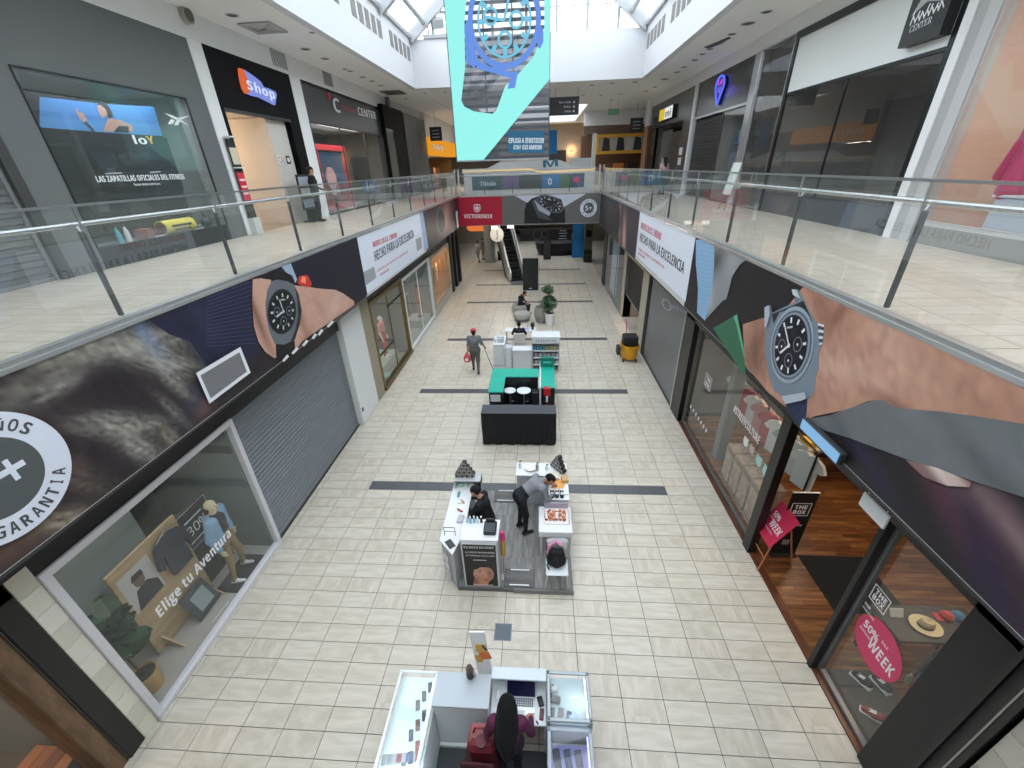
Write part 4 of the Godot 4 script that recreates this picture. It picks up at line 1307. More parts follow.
	for k in 4:
		garment(["red coat in the amber lit shop", "green jacket in the amber lit shop", "white shirt in the amber lit shop", "orange top in the amber lit shop"][k], V(-5.85, 2.3, -21.6 - k * 0.9), PI / 2 + 0.2, ["a8281e", "44503c", "e6ddd0", "d8742c"][k], "", true, 1.3)
	# ---- black fronted shop, then the grey column beyond
	for k in 3:
		struct("trim_%d" % (5 + k), ["first", "second", "third"][k] + " black post of the unlit shopfront after the amber shop", mb().span(V(XL - 0.1, 0, -26.0 - k * 1.3), V(XL + 0.12, 3.74, -25.45 - k * 1.3), 0.01), mat("17181a", 0.4))
	room("unlit inside of the black fronted shop", t, 25.4, 28.9, 0.02, 3.16, 2.0, mat("7a7672", 0.8), mat("77716a", 0.5), mat("93918d", 0.8))
	struct("column_far", "round grey column beside the foot of the escalator", mb().cyl(V(-4.05, 0, -34.6), V(-4.05, 3.72, -34.6), 0.42, 24), mat("9b9b98", 0.6))
	room("beige passage beyond the black fronted shop", t, 29.0, 44.0, 0.0, 3.6, 4.0, mat("a39c90", 0.8), mat("b0a99c", 0.5), mat("a8a6a0", 0.8))
	ceiling_lamp("ceiling panel in the passage by the grey column", V(-6.8, 3.58, -33), Vector2(0.6, 4.0), "fff0dd", 4.0)
	var ob := thing("orange_sign", "glowing orange hanging sign beyond the grey column", "sign", V(-5.2, 2.5, -36.0))
	part(ob, "sign_face", mb().prism(PackedVector2Array([Vector2(-0.9, 0), Vector2(-0.6, -0.25), Vector2(0.7, -0.25), Vector2(0.9, 0.05), Vector2(0.6, 0.25), Vector2(-0.7, 0.22)]), Transform3D(Basis.IDENTITY, Vector3.ZERO), 0.1), glow("e87a3a", 0.9))
	part(ob, "rod", mb().cyl(V(-0.5, 0.2, 0.05), V(-0.5, 1.1, 0.05), 0.02, 6).cyl(V(0.5, 0.2, 0.05), V(0.5, 1.1, 0.05), 0.02, 6), mat("666666", 0.4, 0.6))

# ================================================================ lower storey, side of the wooden floored shop
func build_lower_right() -> void:
	var t := wall_r(XR)
	var black := mat("0c0d0e", 0.35)
	var soft := mat("191a1b", 0.55)
	struct("trim_8", "black sign band above the wooden floored shop", mb().span(V(XR - 0.03, 3.10, -11.4), V(XR + 0.1, 3.70, 2.0)), black)
	struct("trim_9", "grey sign band above the plain roller shutter and beige portal", mb().span(V(XR - 0.02, 3.24, -27), V(XR + 0.1, 3.70, -11.4)), mat("6d6b66", 0.6))
	var o := setting("wall_pilaster", "pale beige tiled pilaster beside the black shopfront panels", "wall")
	part(o, "core", mb().span(V(XR - 0.01, 0, -2.02), V(XR + 0.4, 3.6, 4.0)), mat("8e8a80", 0.9))
	for k in 12:
		part(o, "tile", mb().box(V(XR - 0.018, 0.15 + k * 0.3, -1.72), V(0.014, 0.293, 0.59), Basis.IDENTITY, 0.003), mat(["bdb6aa", "c4bdb1", "b8b1a5"][k % 3], 0.35))
	o = setting("door_2", "black panelled pier of the wooden floored shop", "door")
	part(o, "pier", mb().span(V(XR - 0.03, 0, -2.72), V(XR + 0.3, 3.3, -2.04), 0.008), soft)
	part(o, "rib", mb().span(V(XR - 0.06, 0, -2.28), V(XR, 3.3, -2.24)), black)
	part(o, "rib", mb().span(V(XR - 0.07, 0, -2.16), V(XR, 3.3, -2.04)), black)
	part(o, "silver_edge", mb().span(V(XR - 0.078, 0, -2.11), V(XR - 0.068, 3.3, -2.095)), mat("9a9a98", 0.3, 0.8))
	part(o, "post", mb().span(V(XR - 0.04, 0, -6.14), V(XR + 0.12, 3.12, -5.90), 0.008), black)
	part(o, "post", mb().span(V(XR - 0.03, 0, -3.86), V(XR + 0.08, 3.12, -3.78), 0.006), soft)
	# wooden floor of joined boards and a brown threshold board
	var wm := []
	for k in 3:
		wm.append(tex_mat("floorwood%d" % k, noise_tex(Vector2i(128, 128), Vector2(0.25, 2.6), 0.04, ["4e2c17", "5b361c", "6a4223"][k], ["7a4c2a", "8a5a33", "9a6a40"][k], 31 + k, 8.0), V(0.9, 0.9, 0.9), 0.3))
	var fl := setting("floor_wood", "brown wooden board floor of the shop with the pink signs", "floor")
	var wb := [mb(), mb(), mb()]
	var z := -2.75
	var row := 0
	while z > -10.9:
		var x := XR + 0.06 - 0.4 * (row % 3)
		while x < 9.0:
			var a := maxf(x, XR + 0.06)
			wb[absi(hash(Vector2i(row, int(x * 10)))) % 3].span(V(a + 0.001, -0.008, z - 0.088), V(minf(x + 1.2, 9.0) - 0.001, 0.012, z - 0.001))
			x += 1.2
		z -= 0.09
		row += 1
	var am := ArrayMesh.new()
	for k in 3:
		wb[k].into(am, wm[k])
	var mi := part_mesh(fl, "board_field", am, Transform3D.IDENTITY)
	mi.set_meta("kind", "stuff")
	part(fl, "threshold", mb().span(V(XR, 0, -10.9), V(XR + 0.14, 0.02, -2.6), 0.003), tex_mat("thresh", noise_tex(Vector2i(64, 64), Vector2(2.0, 0.4), 0.05, "4a2717", "6f3d24", 41), V(1, 1, 1), 0.35))
	room("dark inside of the wooden floored shop", t, -11.2, -2.3, -0.05, 3.2, 4.9, mat("5e5a53", 0.8), mat("3a2a1c", 0.6), mat("3a3a3a", 0.8))
	for q in [[-4.4, "ceiling panel above the doorway of the wooden floored shop"], [-8.3, "ceiling panel above the clothes racks of the wooden floored shop"]]:
		ceiling_lamp(q[1], V(6.4, 3.18, q[0]), Vector2(0.5, 1.8), "ffe6c8", 3.2)
	# window with the pink disc
	var tw := t
	t = wall_r(XR + 0.13)
	var pane := glass("ccd4d0", 0.04)
	shop_window("narrow black framed window with a pink round sticker", t, -3.80, -2.74, 0.02, 3.1, 0.05, 0.08, mat("77797a", 0.4, 0.4), [], pane)
	var dk := thing("window_sticker", "pink round sale sticker on the glass of the narrow window", "sticker")
	var p := pprint(t, 0.004)
	p.ell(Vector2(-3.31, 1.39), Vector2(0.36, 0), Vector2(0, 0.37), lin("d63a68"), 0.0, TAU, 48)
	part(dk, "disc", p.b, vcol(0.4))
	var ww := mat("f4eef0", 0.5)
	letter(dk, "50%", t, Vector2(-3.58, 1.43), Vector2(-3.34, 1.43), 0.12, ww, 0.007)
	letter(dk, "WEEK", t, Vector2(-3.42, 1.26), Vector2(-3.02, 1.26), 0.17, ww, 0.007)
	letter(dk, "DESCUENTO EN TODO", t, Vector2(-3.60, 1.35), Vector2(-3.42, 1.35), 0.035, ww, 0.007, false)
	letter(dk, "SALE", t, Vector2(-3.30, 1.52), Vector2(-3.20, 1.52), 0.04, ww, 0.007, false)
	var lb := thing("window_lettering", "small framed shop name in white on the narrow window", "lettering")
	part(lb, "outline", bars(mb(), t.translated(V(-0.005, 0, 0)), -3.70, -3.44, 1.84, 2.10, 0.012, 0.004), ww)
	letter(lb, "THE", t, Vector2(-3.66, 1.98), Vector2(-3.48, 1.98), 0.08, ww, 0.006)
	letter(lb, "BOX", t, Vector2(-3.66, 1.88), Vector2(-3.48, 1.88), 0.08, ww, 0.006)
	letter(lb, "OUR", t, Vector2(-3.70, 1.70), Vector2(-3.60, 1.70), 0.04, ww, 0.006)
	letter(lb, "CULTURE", t, Vector2(-3.70, 1.63), Vector2(-3.50, 1.63), 0.03, ww, 0.006, false)
	one("window_platform", "dark grey board platform behind the narrow window", "platform", mb().span(V(4.34, 0.013, -3.76), V(5.15, 0.05, -2.78), 0.005), mat("45423f", 0.6))
	# things behind that window
	var bench := thing("display_table", "dark display table behind the narrow window", "table", V(5.65, 0, -3.95))
	part(bench, "table_top", mb().box(V(0, 0.92, 0), V(1.3, 0.05, 0.55), Basis.IDENTITY, 0.006), mat("2b2a29", 0.5))
	for s in [[-0.6, -0.22], [0.6, -0.22], [-0.6, 0.22], [0.6, 0.22]]:
		part(bench, "leg", mb().box(V(s[0], 0.45, s[1]), V(0.05, 0.9, 0.05)), mat("1f1f1f", 0.5))
	var hp := px_y(931, 626, 1.0)
	var hat := thing("straw_hat", "cream straw hat with an olive band on the display table", "hat", V(5.5, 0.95, -3.9))
	part(hat, "brim", mb().lathe(Vector3.ZERO, [Vector2(0, 0.0), Vector2(0.10, 0.0), Vector2(0.19, 0.015), Vector2(0.20, 0.025), Vector2(0.19, 0.03), Vector2(0.09, 0.02)], 28, Basis.IDENTITY, 0.85), mat("cfc39a", 0.8))
	var hd := part(hat, "crown_dome", mb().lathe(Vector3.ZERO, [Vector2(0.10, 0.01), Vector2(0.095, 0.09), Vector2(0.07, 0.125), Vector2(0.03, 0.115), Vector2(0, 0.10)], 24, Basis.IDENTITY, 0.8), mat("bfb188", 0.8))
	part(hd, "band", mb().lathe(Vector3.ZERO, [Vector2(0.103, 0.02), Vector2(0.100, 0.055)], 24, Basis.IDENTITY, 0.8), mat("6f6a42", 0.8))
	for k in 3:
		var sh := thing("sneaker", ["black sneaker with a white sole behind the narrow window", "red and white sneaker behind the narrow window", "black low shoe behind the pink sticker"][k], "shoe", [V(4.74, 0.051, -3.60), V(4.60, 0.051, -3.16), V(4.98, 0.051, -3.55)][k], "", [0.5, 0.9, 0.3][k])
		part(sh, "sole", mb().box(V(0, 0.015, 0), V(0.11, 0.03, 0.28), Basis.IDENTITY, 0.012), mat("d8d6d2", 0.6))
		var up := mb()
		var uc := lin(["17181a", "8d2f34", "22262a"][k])
		blob(up, [[V(0, 0.05, -0.09), V(0, 0.055, 0.02), 0.042, 0.048, uc], [V(0, 0.055, 0.02), V(0, 0.085, 0.09), 0.048, 0.045, uc]], 0.012, 0.02)
		var un := part(sh, "upper", up, vcol(0.7))
		part(un, "laces", mb().box(V(0, 0.098, -0.02), V(0.05, 0.008, 0.09), Basis(V(1, 0, 0), -0.3)), mat("e0ded8", 0.8))
	var jn := stance()
	var lo := thing("mannequin", "pale mannequin in blue jeans behind the narrow window", "mannequin", V(4.92, 0.051, -3.02), "", PI / 2)
	part(lo, "figure", body_mesh(jn, {"skin": "b9ad92", "top": "2c2d2e", "low": "4a5d78", "shoe": "6a4038"}, 0.025), vcol(0.8))
	# small goods on the table: white tags and cups
	for q in [[4.95, "white price card standing on the dark display table", "e6e6e4"], [5.65, "red cap lying on the dark display table", "a83238"], [5.8, "blue cap lying on the dark display table", "3f6f9a"]]:
		var it := thing("table_goods", q[1], "goods", V(q[0] + 0.25, 0.945, -4.05))
		if q[0] < 5.0:
			part(it, "card", mb().box(V(0, 0.07, 0), V(0.18, 0.13, 0.01), Basis(V(1, 0, 0), -0.5)), mat(q[2], 0.6))
		else:
			part(it, "cap_dome", mb().lathe(Vector3.ZERO, [Vector2(0.085, 0), Vector2(0.08, 0.06), Vector2(0.045, 0.1), Vector2(0, 0.11)], 18), mat(q[2], 0.8))
			part(it, "visor", mb().box(V(-0.11, 0.01, 0), V(0.1, 0.012, 0.13), Basis.IDENTITY, 0.005), mat(q[2], 0.8))
	# doorway: easel, standing banner, mat, screen, board
	var ez := thing("sale_easel", "pink sale board on a wooden easel at the shop doorway", "easel", V(4.2, 0, -5.77))
	var wood := mat("a86a4c", 0.6)
	var lean := Basis(V(0, 0, 1), -0.5)
	part(ez, "board", mb().box(V(0.20, 0.90, -0.04), V(0.02, 0.74, 0.56), lean, 0.004), mat("c92a50", 0.5))
	part(ez, "leg", mb().cyl(V(-0.06, 0, 0.27), V(0.36, 1.2, -0.02), 0.016, 8), wood)
	part(ez, "leg", mb().cyl(V(-0.02, 0, -0.39), V(0.40, 1.2, -0.06), 0.016, 8), wood)
	part(ez, "leg", mb().cyl(V(0.62, 0, 0.16), V(0.38, 1.18, -0.02), 0.016, 8), wood)
	part(ez, "rung", mb().cyl(V(0.10, 0.50, -0.30), V(0.08, 0.50, 0.20), 0.013, 8), wood)
	part(ez, "rung", mb().cyl(V(0.03, 0.28, -0.33), V(0.02, 0.28, 0.22), 0.013, 8), wood)
	var et := Transform3D(Basis(V(0, 0, 1), lean * V(0, 1, 0), lean * V(-1, 0, 0)), V(0.20, 0.90, -0.04) + lean * V(-0.011, 0, 0))
	letter(ez, "50%", et, Vector2(-0.2, 0.06), Vector2(0.0, 0.06), 0.11, ww, 0.003)
	letter(ez, "WEEK", et, Vector2(-0.1, -0.11), Vector2(0.22, -0.11), 0.14, ww, 0.003)
	letter(ez, "DESCUENTOS", et, Vector2(-0.2, 0.0), Vector2(-0.02, 0.0), 0.03, ww, 0.003, false)
	letter(ez, "EN TODA LA TIENDA", et, Vector2(-0.12, -0.19), Vector2(0.12, -0.19), 0.025, ww, 0.003, false)
	var sb := thing("standing_banner", "black upright banner stand with the framed white shop name", "banner stand", V(4.77, 0.012, -5.88))
	part(sb, "panel", mb().box(V(0, 0.82, 0), V(0.46, 1.56, 0.02), Basis.IDENTITY, 0.003), mat("111213", 0.5))
	part(sb, "base_case", mb().box(V(0, 0.03, 0), V(0.50, 0.06, 0.14), Basis.IDENTITY, 0.01), mat("333436", 0.4, 0.5))
	part(sb, "top_rail", mb().box(V(0, 1.605, 0), V(0.47, 0.02, 0.03), Basis.IDENTITY, 0.004), mat("b9babb", 0.4, 0.6))
	var st := Transform3D(Basis.IDENTITY, V(0, 0, 0.011))
	part(sb, "outline", bars(mb(), st, -0.17, 0.17, 1.05, 1.36, 0.012, 0.004), ww)
	letter(sb, "THE", st, Vector2(-0.11, 1.22), Vector2(0.11, 1.22), 0.09, ww, 0.002)
	letter(sb, "BOX", st, Vector2(-0.11, 1.10), Vector2(0.11, 1.10), 0.09, ww, 0.002)
	letter(sb, "OUR", st, Vector2(-0.10, 0.86), Vector2(0.02, 0.86), 0.05, ww, 0.002)
	letter(sb, "CULTURE", st, Vector2(-0.10, 0.79), Vector2(0.14, 0.79), 0.04, ww, 0.002, false)
	part(sb, "plain_patch", mb().box(V(-0.03, 0.36, 0.012), V(0.13, 0.13, 0.004), Basis.IDENTITY, 0.002), mat("8e8f90", 0.5))
	one("door_mat", "large black mat inside the shop doorway", "mat", mb().box(V(0, 0.006, 0), V(1.2, 0.012, 1.18), Basis.IDENTITY, 0.004), mat("101214", 0.9), V(5.66, 0.012, -5.28))
	var sc := thing("light_box", "long pale blue light box on the lower slab edge above the doorway", "light box", V(FR - 0.06, 3.78, -4.45))
	part(sc, "case", mb().box(Vector3.ZERO, V(0.08, 0.17, 0.80), Basis.IDENTITY, 0.01), mat("2a2c2e", 0.5))
	part(sc, "light_face", mb().box(V(-0.042, 0, 0), V(0.006, 0.14, 0.76)), glow("8fc4f2", 0.8))
	area(sc, V(-0.06, 0, 0), V(-1, 0, 0), Vector3.UP, Vector2(0.76, 0.14), "8fc4f2", 0.12)
	one("hanging_board", "small white board hanging under the slab edge by the narrow window", "board", mb().box(Vector3.ZERO, V(0.03, 0.2, 0.40), Basis.IDENTITY, 0.005).cyl(V(0, 0.1, -0.15), V(0, 0.43, -0.15), 0.006, 6).cyl(V(0, 0.1, 0.15), V(0, 0.43, 0.15), 0.006, 6), mat("e6e8ea", 0.6), V(3.9, 3.26, -3.79))
	var gt := thing("gift_table", "black table of bright boxes beside the shop wall", "table", V(6.9, 0, -8.4))
	part(gt, "table_top", mb().box(V(0, 0.86, 0), V(1.5, 0.06, 0.6), Basis.IDENTITY, 0.006), mat("c9b894", 0.5))
	for s in [[-0.68, -0.25], [0.68, -0.25], [-0.68, 0.25], [0.68, 0.25]]:
		part(gt, "leg", mb().box(V(s[0], 0.41, s[1]), V(0.06, 0.82, 0.06)), mat("141414", 0.5))
	part(gt, "apron", mb().box(V(0, 0.76, 0.28), V(1.4, 0.14, 0.03)), mat("141414", 0.5))
	for k in 5:
		one("gift_box", ["yellow box on the black table", "pink box on the black table", "white box on the black table", "orange box on the black table", "cream box on the black table"][k], "box", mb().box(V(0, 0.07, 0), V(0.24, 0.14, 0.3), Basis(Vector3.UP, 0.1 * k), 0.008), mat(["e0b93a", "dba0a0", "e8e6de", "d88a3a", "e2d3b0"][k], 0.5), V(6.35 + k * 0.28, 0.89, -8.35))
	# street window with clothes
	shop_window("wide black framed window with white street slogan lettering", t, -10.66, -6.13, 0.02, 3.1, 0.06, 0.08, mat("6b6c6a", 0.4, 0.4), [], pane)
	var sl := thing("window_lettering", "white street slogan lettering on the wide window", "lettering")
	letter_px(sl, "#STREETCULTURE", t, [733.4, 411.0], [758.4, 444.6], [737.0, 406.6], ww, 0.006)
	var dots := thing("window_sticker", "row of four pale round stickers on the wide window", "sticker")
	for q in [[746, 442, 0.10, "e2e2df"], [752, 450, 0.09, "c9b0ac"], [759, 461, 0.11, "a9d2c8"], [766, 472, 0.12, "b4dad0"]]:
		p = pprint(t, 0.005)
		var c := on(t, q[0], q[1])
		p.ell(c, Vector2(q[2], 0), Vector2(0, q[2]), lin(q[3]), 0.0, TAU, 24)
		p.ell(c + Vector2(-q[2] * 0.6, q[2] * 0.8), Vector2(q[2] * 0.35, 0), Vector2(0, q[2] * 0.35), lin(q[3]), 0.0, TAU, 12)
		p.ell(c + Vector2(q[2] * 0.6, q[2] * 0.8), Vector2(q[2] * 0.35, 0), Vector2(0, q[2] * 0.35), lin(q[3]), 0.0, TAU, 12)
		part(dots, "disc", p.b, vcol(0.5))
	var mk := thing("window_sticker", "slanting row of small white marks low on the wide window", "sticker")
	for k in 7:
		p = pprint(t, 0.005)
		var c := on(t, 691 + k * 2.55, 406.5 + k * 4.0)
		p.poly(PackedVector2Array([c + Vector2(-0.05, -0.06), c + Vector2(0.03, -0.05), c + Vector2(0.05, 0.06), c + Vector2(-0.03, 0.05)]), lin("e8e8e4"))
		part(mk, "mark", p.b, vcol(0.5))
	var tg := thing("window_sticker", "small white framed logo high on the far end of the wide window", "sticker")
	part(tg, "outline", bars(mb(), t.translated(V(-0.005, 0, 0)), -9.75, -9.35, 1.75, 2.1, 0.015, 0.004), ww)
	letter(tg, "THE", t, Vector2(-9.68, 1.94), Vector2(-9.42, 1.94), 0.1, ww, 0.006)
	letter(tg, "BOX", t, Vector2(-9.68, 1.80), Vector2(-9.42, 1.80), 0.1, ww, 0.006)
	for k in 4:
		var cb := thing("wooden_crate", "pale printed wooden crate standing in the wide street window", "crate", V(4.7, 0.013, -6.75 - k * 0.42), "wooden crates in the street window")
		part(cb, "side_board", mb().box(V(0, 0.5, 0), V(0.5, 1.0, 0.36), Basis.IDENTITY, 0.01), tex_mat("crate", noise_tex(Vector2i(64, 64), Vector2(1, 1), 0.06, "8a7868", "b09c88", 61), V(1.2, 1.2, 1.2), 0.8))
		part(cb, "batten", mb().box(V(-0.255, 0.9, 0), V(0.02, 0.08, 0.36)).box(V(-0.255, 0.1, 0), V(0.02, 0.08, 0.36)), mat("7a6a5a", 0.8))
	struct("column_shop", "grey column inside the wide street window", mb().span(V(4.55, 0.01, -9.05), V(4.8, 3.2, -8.8), 0.01), mat("6d716f", 0.7))
	var rail := thing("clothes_rail", "long black clothes rail behind the wide street window", "rail", V(5.32, 0.012, -6.6))
	part(rail, "bar", mb().cyl(V(0, 1.9, 0), V(0, 1.9, -3.8), 0.018, 8), mat("1a1a1a", 0.4))
	for k in 3:
		part(rail, "upright", mb().cyl(V(0, 0, -0.05 - 1.85 * k), V(0, 1.9, -0.05 - 1.85 * k), 0.018, 8), mat("1a1a1a", 0.4))
	var cols := ["d5dad4", "c9ccc6", "9fb3a8", "e2e2dc", "b5514e", "c98a86", "d9d4cc", "a83f42", "8a8f8a", "bfc9c2"]
	var nm := ["white", "pale grey", "sage green", "cream", "brick red", "dusty pink", "off white", "crimson", "mid grey", "mint grey"]
	for k in 10:
		garment(nm[k] + " shirt on the rail behind the wide street window", V(5.32, 1.84, -6.8 - k * 0.37), PI / 2 + 0.35, cols[k], "", false, 1.15)
	t = tw
	# black post, plain shutter
	o = setting("wall_post", "black post with silver edge between the street window and plain shutter", "wall")
	part(o, "post", mb().span(V(XR - 0.03, 0, -11.36), V(XR + 0.2, 3.7, -10.68), 0.008), black)
	part(o, "silver_edge", mb().span(V(XR - 0.05, 0, -11.44), V(XR + 0.1, 3.5, -11.37)), mat("c2c1b8", 0.3, 0.6))
	var sm := thing("roller_shutter", "plain grey metal shutter with faint lettering beside the beige portal", "shutter")
	part(sm, "curtain", mb().span(V(XR + 0.02, 0.03, -15.5), V(XR + 0.06, 3.26, -11.5)), mat("7b7e7f", 0.5, 0.15))
	part(sm, "bottom_bar", mb().span(V(XR - 0.01, 0, -15.5), V(XR + 0.07, 0.08, -11.46), 0.006), mat("3d3f41", 0.5))
	for zz in [-15.52, -15.75]:
		part(sm, "guide_rail", mb().span(V(XR - 0.03, 0, zz - 0.06), V(XR + 0.08, 3.28, zz + 0.02), 0.004), mat("2b2c2d", 0.5))
	letter_px(sm, "O", wall_r(XR + 0.02), [661.5, 306], [671, 313], [664, 298], mat("a9adb2", 0.6), 0.004, false)
	letter_px(sm, "asis", wall_r(XR + 0.02), [671.5, 308], [686, 313], [672, 303], mat("9aa0c0", 0.6), 0.004)
	struct("wall_right_lower", "beige plaster pier beside the plain shutter", mb().span(V(XR - 0.04, 0, -16.75), V(XR + 0.4, 3.26, -15.85), 0.01).span(V(XR - 0.04, 0, -20.8), V(XR + 0.4, 3.26, -20.3), 0.01).span(V(XR - 0.045, 3.1, -20.6), V(XR + 0.1, 3.3, -16.0), 0.01), mat("b3aa9a", 0.7))
	room("inside of the half closed portal shop", t, -20.3, -16.75, 0.0, 3.2, 2.5, mat("8a7a6a", 0.8), mat("9c9a94", 0.5), mat("777470", 0.8))
	shutter("black roller shutter lowered half way in the beige portal", wall_r(XR + 0.12), -20.3, -16.75, 1.15, 3.14, mat("242220", 0.5), 0.1, 0.015)
	ceiling_lamp("ceiling panel in the half closed portal shop", V(5.4, 3.18, -18.5), Vector2(0.5, 1.8), "fff0e0", 5.0)
	for k in 2:
		garment(["white shirt in the half closed portal shop", "tan coat in the half closed portal shop"][k], V(4.75, 1.5, -17.3 - k * 1.4), PI / 2, ["d8dade", "8a6a50"][k], "", true, 1.3)
	# pale blue poster window and what follows
	shop_window("glass shopfront with a tall pale blue poster", t, -26.2, -20.85, 0.05, 3.25, 0.08, 0.1, mat("9aa0a2", 0.4, 0.4), [-22.9], glass("cfdcdc", 0.08))
	room("dim inside of the pale blue poster shop", t, -26.4, -20.85, 0.0, 3.3, 2.5, mat("6d6f6c", 0.8), mat("9c9a94", 0.5), mat("777470", 0.8))
	one("tall_poster", "tall pale blue poster behind the far glass shopfront", "poster", mb().span(V(XR + 0.06, 0.3, -25.0), V(XR + 0.08, 3.15, -22.9)), mat("b9cde6", 0.6))
	struct("wall_far_pier", "dark grey pier at the end of the glass shopfronts", mb().span(V(XR - 0.1, 0, -27.4), V(XR + 0.3, 3.7, -26.45), 0.01), mat("4a4a48", 0.6))
	room("dim passage beyond the dark grey pier", t, -44.0, -27.5, 0.0, 3.6, 3.0, mat("7a746a", 0.8), mat("b0a99c", 0.5), mat("a8a6a0", 0.8))

# ================================================================ upper storey, side of the grey sports shop
func slab_box(o: Node, called: String, t: Transform3D, u0: float, u1: float, v0: float, v1: float, d0: float, d1: float, m: Material, bev := 0.0) -> MeshInstance3D:
	return part(o, called, mb().box(t * V((u0 + u1) * 0.5, (v0 + v1) * 0.5, (d0 + d1) * 0.5), V(u1 - u0, v1 - v0, absf(d1 - d0)), t.basis, bev), m)
func build_upper_left() -> void:
	var t := wall_l(UL)
	var Y := UP_Y
	var white := mat("e2e3e3", 0.7)
	var grey := mat("666a6a", 0.85)
	var black := mat("0b0c0e", 0.6, 0.0, 0.25)
	var o := setting("wall_left", "white upper wall band above the shops on the sports shop side", "wall")
	slab_box(o, "plaster_band", t, -ZBACK, 33.8, 9.86, CEIL, -0.3, 0.0, white)
	for q in [[15.68, 16.58], [19.2, 20.0]]:
		var b := mb()
		for k in 9:
			b.box(t * V(lerpf(q[0], q[1], (k + 0.5) / 9.0), 10.2, 0.006), V(0.05, 0.44, 0.012), t.basis)
		part(o, "vent_grille", b, mat("8d8e8e", 0.6))
	o = setting("wall_left_sports", "dark grey rendered front of the sports shop", "wall")
	slab_box(o, "render_panel", t, 6.95, 7.62, Y, 9.86, -0.3, 0.0, grey)
	slab_box(o, "render_panel", t, 7.62, 11.32, 8.60, 9.86, -0.3, 0.0, grey)
	slab_box(o, "render_panel", t, 11.32, 12.0, Y, 9.86, -0.3, 0.0, grey)
	slab_box(o, "plinth", t, 7.62, 11.32, Y, 5.76, -0.3, 0.0, mat("1a1b1c", 0.5))
	slab_box(o, "upper_panel", t, -ZBACK, 6.95, 7.75, 9.86, -0.3, 0.0, grey)
	slab_box(o, "edge_post", t, 6.80, 6.97, Y, 7.8, -0.3, 0.03, mat("3a3b3b", 0.6))
	shutter("grey roller shutter next to the sports shop front", wall_l(UL - 0.1), -2.0, 6.78, Y, 7.75, mat("6a6d6e", 0.5, 0.2), 0.11, 0.02)
	struct("wall_left_blank", "blank wall beside the grey roller shutter", mb().span(V(UL - 0.3, Y, 2.0), V(UL, 7.75, ZBACK)), grey)
	# ---- sports shop window
	shop_window("wide frameless window of the grey sports shop", t, 7.62, 11.32, 5.76, 8.60, 0.03, 0.05, mat("2b2d2e", 0.4, 0.3), [], glass("c2d2cd", 0.05))
	room("inside of the grey sports shop", t, 7.0, 11.9, Y, 8.7, 2.6, mat("7d8886", 0.8), mat("8f8d86", 0.5), mat("b7bebd", 0.7))
	ceiling_lamp("added ceiling panel hidden above the window of the grey sports shop", V(UL - 0.32, 8.69, -9.5), Vector2(0.3, 2.4), "f4fbff", 10.0)  # unseen lamp, added above the opening to brighten the poster and goods
	var bt := wall_l(UL - 0.45)
	o = thing("sports_poster", "blue and black poster of a running woman in the sports window", "poster")
	var X := [60.0, 90.0, 5.689]
	var p := pprint(bt, 0.012)
	slab_box(o, "board", bt, 7.7, 10.75, 5.8, 8.33, -0.02, 0.012, mat("0b0f14", 0.5))
	p.poly(cr(bt, X[0], X[1], X[2], [-120, 40, 0, 52, 250, 80, 530, 95, 580, 262, 300, 245, 0, 222, -120, 210]), lin("3f76b2"))
	p.poly(cr(bt, X[0], X[1], X[2], [-120, 150, 0, 165, 555, 195, 580, 262, 300, 245, 0, 222, -120, 212]), lin("4a83bb"))
	var sk := lin("a98a7c")
	p.poly(cr(bt, X[0], X[1], X[2], [245, 235, 262, 190, 300, 165, 350, 175, 410, 205, 415, 230, 380, 245, 320, 240]), sk)
	p.poly(cr(bt, X[0], X[1], X[2], [300, 240, 330, 205, 385, 205, 390, 245]), lin("2a2a30"))
	p.poly(cr(bt, X[0], X[1], X[2], [205, 90, 225, 80, 260, 100, 265, 140, 240, 160, 222, 140]), sk)
	p.poly(cr(bt, X[0], X[1], X[2], [205, 88, 215, 72, 245, 70, 275, 95, 300, 150, 275, 165, 255, 110, 225, 84]), lin("2c2422"))
	p.poly(cr(bt, X[0], X[1], X[2], [270, 160, 300, 165, 250, 240, 240, 230]), sk)
	p.poly(cr(bt, X[0], X[1], X[2], [120, 150, 150, 185, 195, 232, 180, 236, 130, 185]), lin("3a3034"))
	p.poly(cr(bt, X[0], X[1], X[2], [80, 105, 95, 110, 100, 125, 125, 130, 150, 175, 130, 185, 105, 160]), sk)
	p.poly(cr(bt, X[0], X[1], X[2], [430, 315, 600, 270, 700, 560, 690, 640, 560, 640]), lin("16242e"))
	p.poly(cr(bt, X[0], X[1], X[2], [160, 355, 300, 358, 330, 440, 300, 470, 230, 450]), lin("1c2731"))
	p.poly(cr(bt, X[0], X[1], X[2], [250, 472, 345, 468, 350, 476, 255, 480]), lin("aab2b8"))
	p.poly(cr(bt, X[0], X[1], X[2], [505, 466, 565, 460, 568, 468, 508, 474]), lin("aab2b8"))
	part(o, "print", p.b, vcol(0.5))
	letter_px(o, "lo", bt, [134, 144], [147, 144.5], [132, 135], mat("e6ecef", 0.5), p.lift + 0.003)
	letter_px(o, "Y", bt, [147.5, 144], [154.5, 143.5], [147, 136], mat("d9b23c", 0.5), p.lift + 0.003)
	o = thing("window_lettering", "white slogan lettering on the sports shop glass", "lettering")
	var ww := mat("e8ecee", 0.5)
	letter_px(o, "LAS ZAPATILLAS OFICIALES DEL FITNESS", t, [97.5, 182.3], [184.8, 179], [96, 176], ww, 0.004)
	letter_px(o, "Tienda #AdictosAlFitness", t, [134, 185.9], [160.5, 184.8], [133.6, 183.3], ww, 0.004, false)
	o = thing("window_sticker", "white winged logo on the sports shop glass", "sticker")
